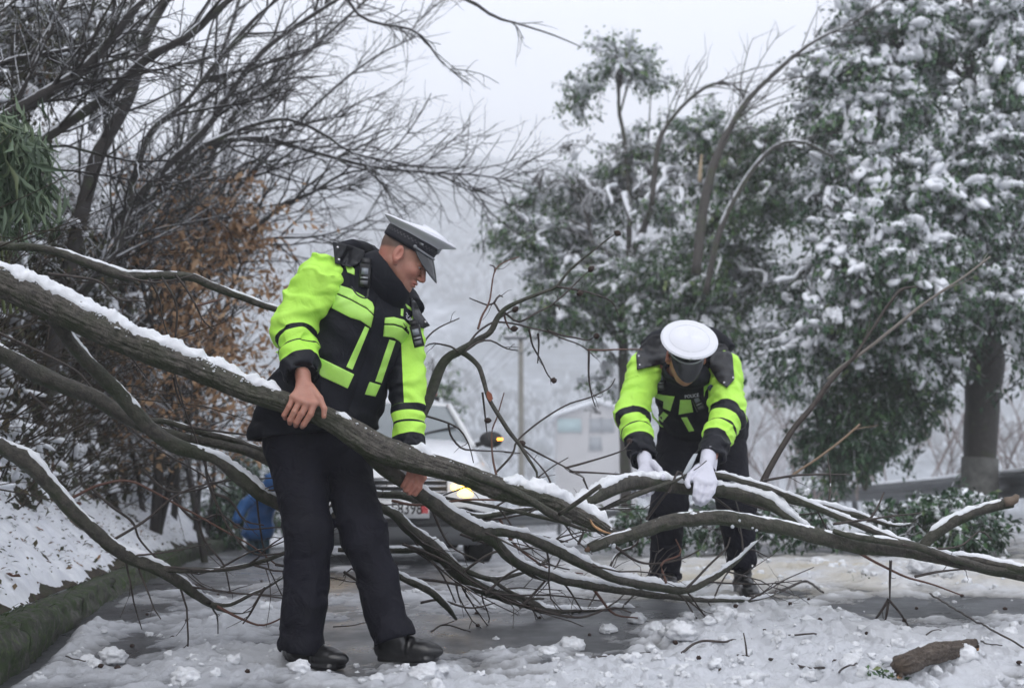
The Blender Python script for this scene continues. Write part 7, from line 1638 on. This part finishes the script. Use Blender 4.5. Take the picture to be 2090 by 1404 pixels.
for q in range(9):
    a = rng.random()*6.28; e = A0 if q % 2 else A1; d = (A0-A1 if q % 2 else A1-A0); d = d/np.linalg.norm(d); p0 = e - A0 + np.array([0, 0, .032]) + .016*np.array([0, math.cos(a), math.sin(a)]) - d*.01
    V, F = tube(np.array([p0, p0 + d*(.012+.02*rng.random())]), np.array([.008, .0015]), 5); part('splinter', mk_mesh('splinter', V, F, M_WOOD if q % 3 == 0 else m), t)
# clods of snow
def clod(a, b_, r, lab):
    p = on_ground(a, b_); V, F = ico(3); n = fbm3(V[:, 0]*2.2+a, V[:, 1]*2.2, V[:, 2]*2.2, 4, 5, .6); V = V*(1+.55*n)[:, None]*np.array([r, r*.9, r*.7])
    o = part('snow_clod', mk_mesh('snow_clod', V, F, MATS['clotted_snow'])); o.location = p + [0, 0, r*.35]; tag(o, lab, 'snow clod', 'clods of snow on the road')
for a, b_, r, lab in ((1668, 1152, .05, 'rounded snow clod standing above the stained slush right of the boots'), (1880, 1165, .075, 'large pale snow clod under the broken limbs at right'), (1925, 1175, .055, 'snow clod beside the large one under the limbs'), (1335, 1292, .045, 'upright snow clod at the left end of the big snow ridge'),
    (1390, 1300, .06, 'biggest clod on the snow ridge in front of the bending man'), (1120, 1340, .035, 'lone snow clod on the wet asphalt at centre'), (1165, 1325, .05, 'flat snow clod on the wet asphalt, right of the lone one'), (612, 1372, .04, 'wedge of slush against the left shoe'), (380, 1395, .05, 'slush clod at the bottom edge, lower left'),
    (1240, 1290, .035, 'greyish slush clod beside a cone at centre'), (870, 1385, .05, 'crumbly snow clod at the bottom edge in front of the raised shoe'), (1300, 1270, .04, 'small clod left of the snow ridge'), (230, 1350, .05, 'grey slush clod near the kerb'), (1960, 1350, .06, 'snow clod just behind the log'), (1480, 1262, .05, 'clod on top of the snow ridge'), (1560, 1265, .045, 'clod on the ridge right of the top one')):
    clod(a, b_, r, lab)
# leaves on the bank
M_LITTER = leaf_mat('leaf_litter', [(0, (.05, .022, .012)), (.4, (.13, .05, .025)), (.8, (.24, .12, .06)), (1, (.33, .2, .11))], .65)
def bank_pt(y, d): x = float(kerb_x(y)) - .15 - d; return np.array([x, y, max(float(bank_z(np.array(x), np.array(y))), float(bank_snow_z(np.array([x]), np.array([y]))[0]))])
def litter_leaf(sz):
    o = np.array([(0, 0, 0), (.28, .18, .05), (.55, .22, .02), (.85, .12, .10), (1.1, 0, .05), (.85, -.14, .12), (.5, -.24, .03), (.25, -.16, .06), (.5, 0, -.03)])*sz
    return o, [(8, 0, 1), (8, 1, 2), (8, 2, 3), (8, 3, 4), (8, 4, 5), (8, 5, 6), (8, 6, 7), (8, 7, 0)]
lm = []
for q in range(4):
    V, F = litter_leaf(1.0); V = V*np.array([1, 1+.3*rng.normal(), 1+rng.random()*2]); me = mk_mesh('fallen_leaf', V, F, M_LITTER); vattr(me, 'tint', np.full(len(V), .15+.25*q)); lm.append(me)
for i in range(110):
    y = 3.95 + 4.5*rng.random()**1.3; d = .06 + .75*rng.random(); p = bank_pt(y, d); s = .035 + .045*rng.random()
    o = part('fallen_leaf', lm[i % 4]); o.location = p + [0, 0, .004]; o.scale = (s, s, s); o.rotation_euler = (rng.normal()*.35, .55+rng.normal()*.3, rng.random()*6.28)
    tag(o, 'withered brown leaf lying on the snowy bank', 'leaf', 'brown leaves scattered on the bank')
nL = 2600; yy = 4 + 8*rng.random(nL); dd = .02 + 1.0*rng.random(nL)**.8; xx = kerb_x(yy) - .15 - dd; C = np.stack([xx, yy, np.maximum(bank_z(xx, yy), bank_snow_z(xx, yy))], 1); D = rng.normal(size=(nL, 3))*np.array([1, 1, .35])
V, F = leaf_quads(C + [0, 0, .006], D, .018 + .028*rng.random(nL), .55, .1, up=2.); me = mk_mesh('leaf_litter', V, F, M_UNDER, smooth=False); vattr(me, 'tint', np.repeat(.35+.65*rng.random(nL), 5)); part('leaf_litter', me, kind='stuff')
# grass and fern tufts over the kerb
polys = []
for i in range(900):
    y = 3.6 + 6*rng.random(); 
    if fbm2(np.array([y*1.9]), np.array([3.3]), 2, 7)[0] < -.05 and rng.random() < .8: continue
    d = .02 + .12*rng.random(); x = float(kerb_x(y)) - .03 - d; z = KH + .0 + float(np.interp(y, [0, 9.2], [0, .08]))
    polys.append((curve_pts((x, y, z-.02), (.5+rng.normal()*.5, rng.normal()*.5, .7), .03+.06*rng.random(), 5, .2, np.array([.1, 0, -.25])), np.linspace(.0022, .0008, 5)))
V, F = quads_mesh_tubes(polys, 3); part('grass_tufts', mk_mesh('grass_tufts', V, F, plain('kerb_grass', (.05, .09, .02), .7, var=(9, .5))), kind='stuff')
# sprigs of green leaves blown onto the road and bank
C = np.array([on_ground(a, b_) for a, b_ in [(1805+rng.normal()*16, 1385+rng.normal()*5) for _ in range(14)] + [(1745+rng.normal()*10, 1185+rng.normal()*3) for _ in range(5)]] + [bank_pt(4.55+.12*rng.normal(), .30+.05*rng.normal()) for _ in range(16)])
V, F, ti, _ = leafy_cloud(C + [0, 0, .012], 3, .012, .022, down=0); me = mk_mesh('green_sprigs', V, F, M_LEAF); vattr(me, 'tint', ti); part('green_sprigs', me, kind='stuff')
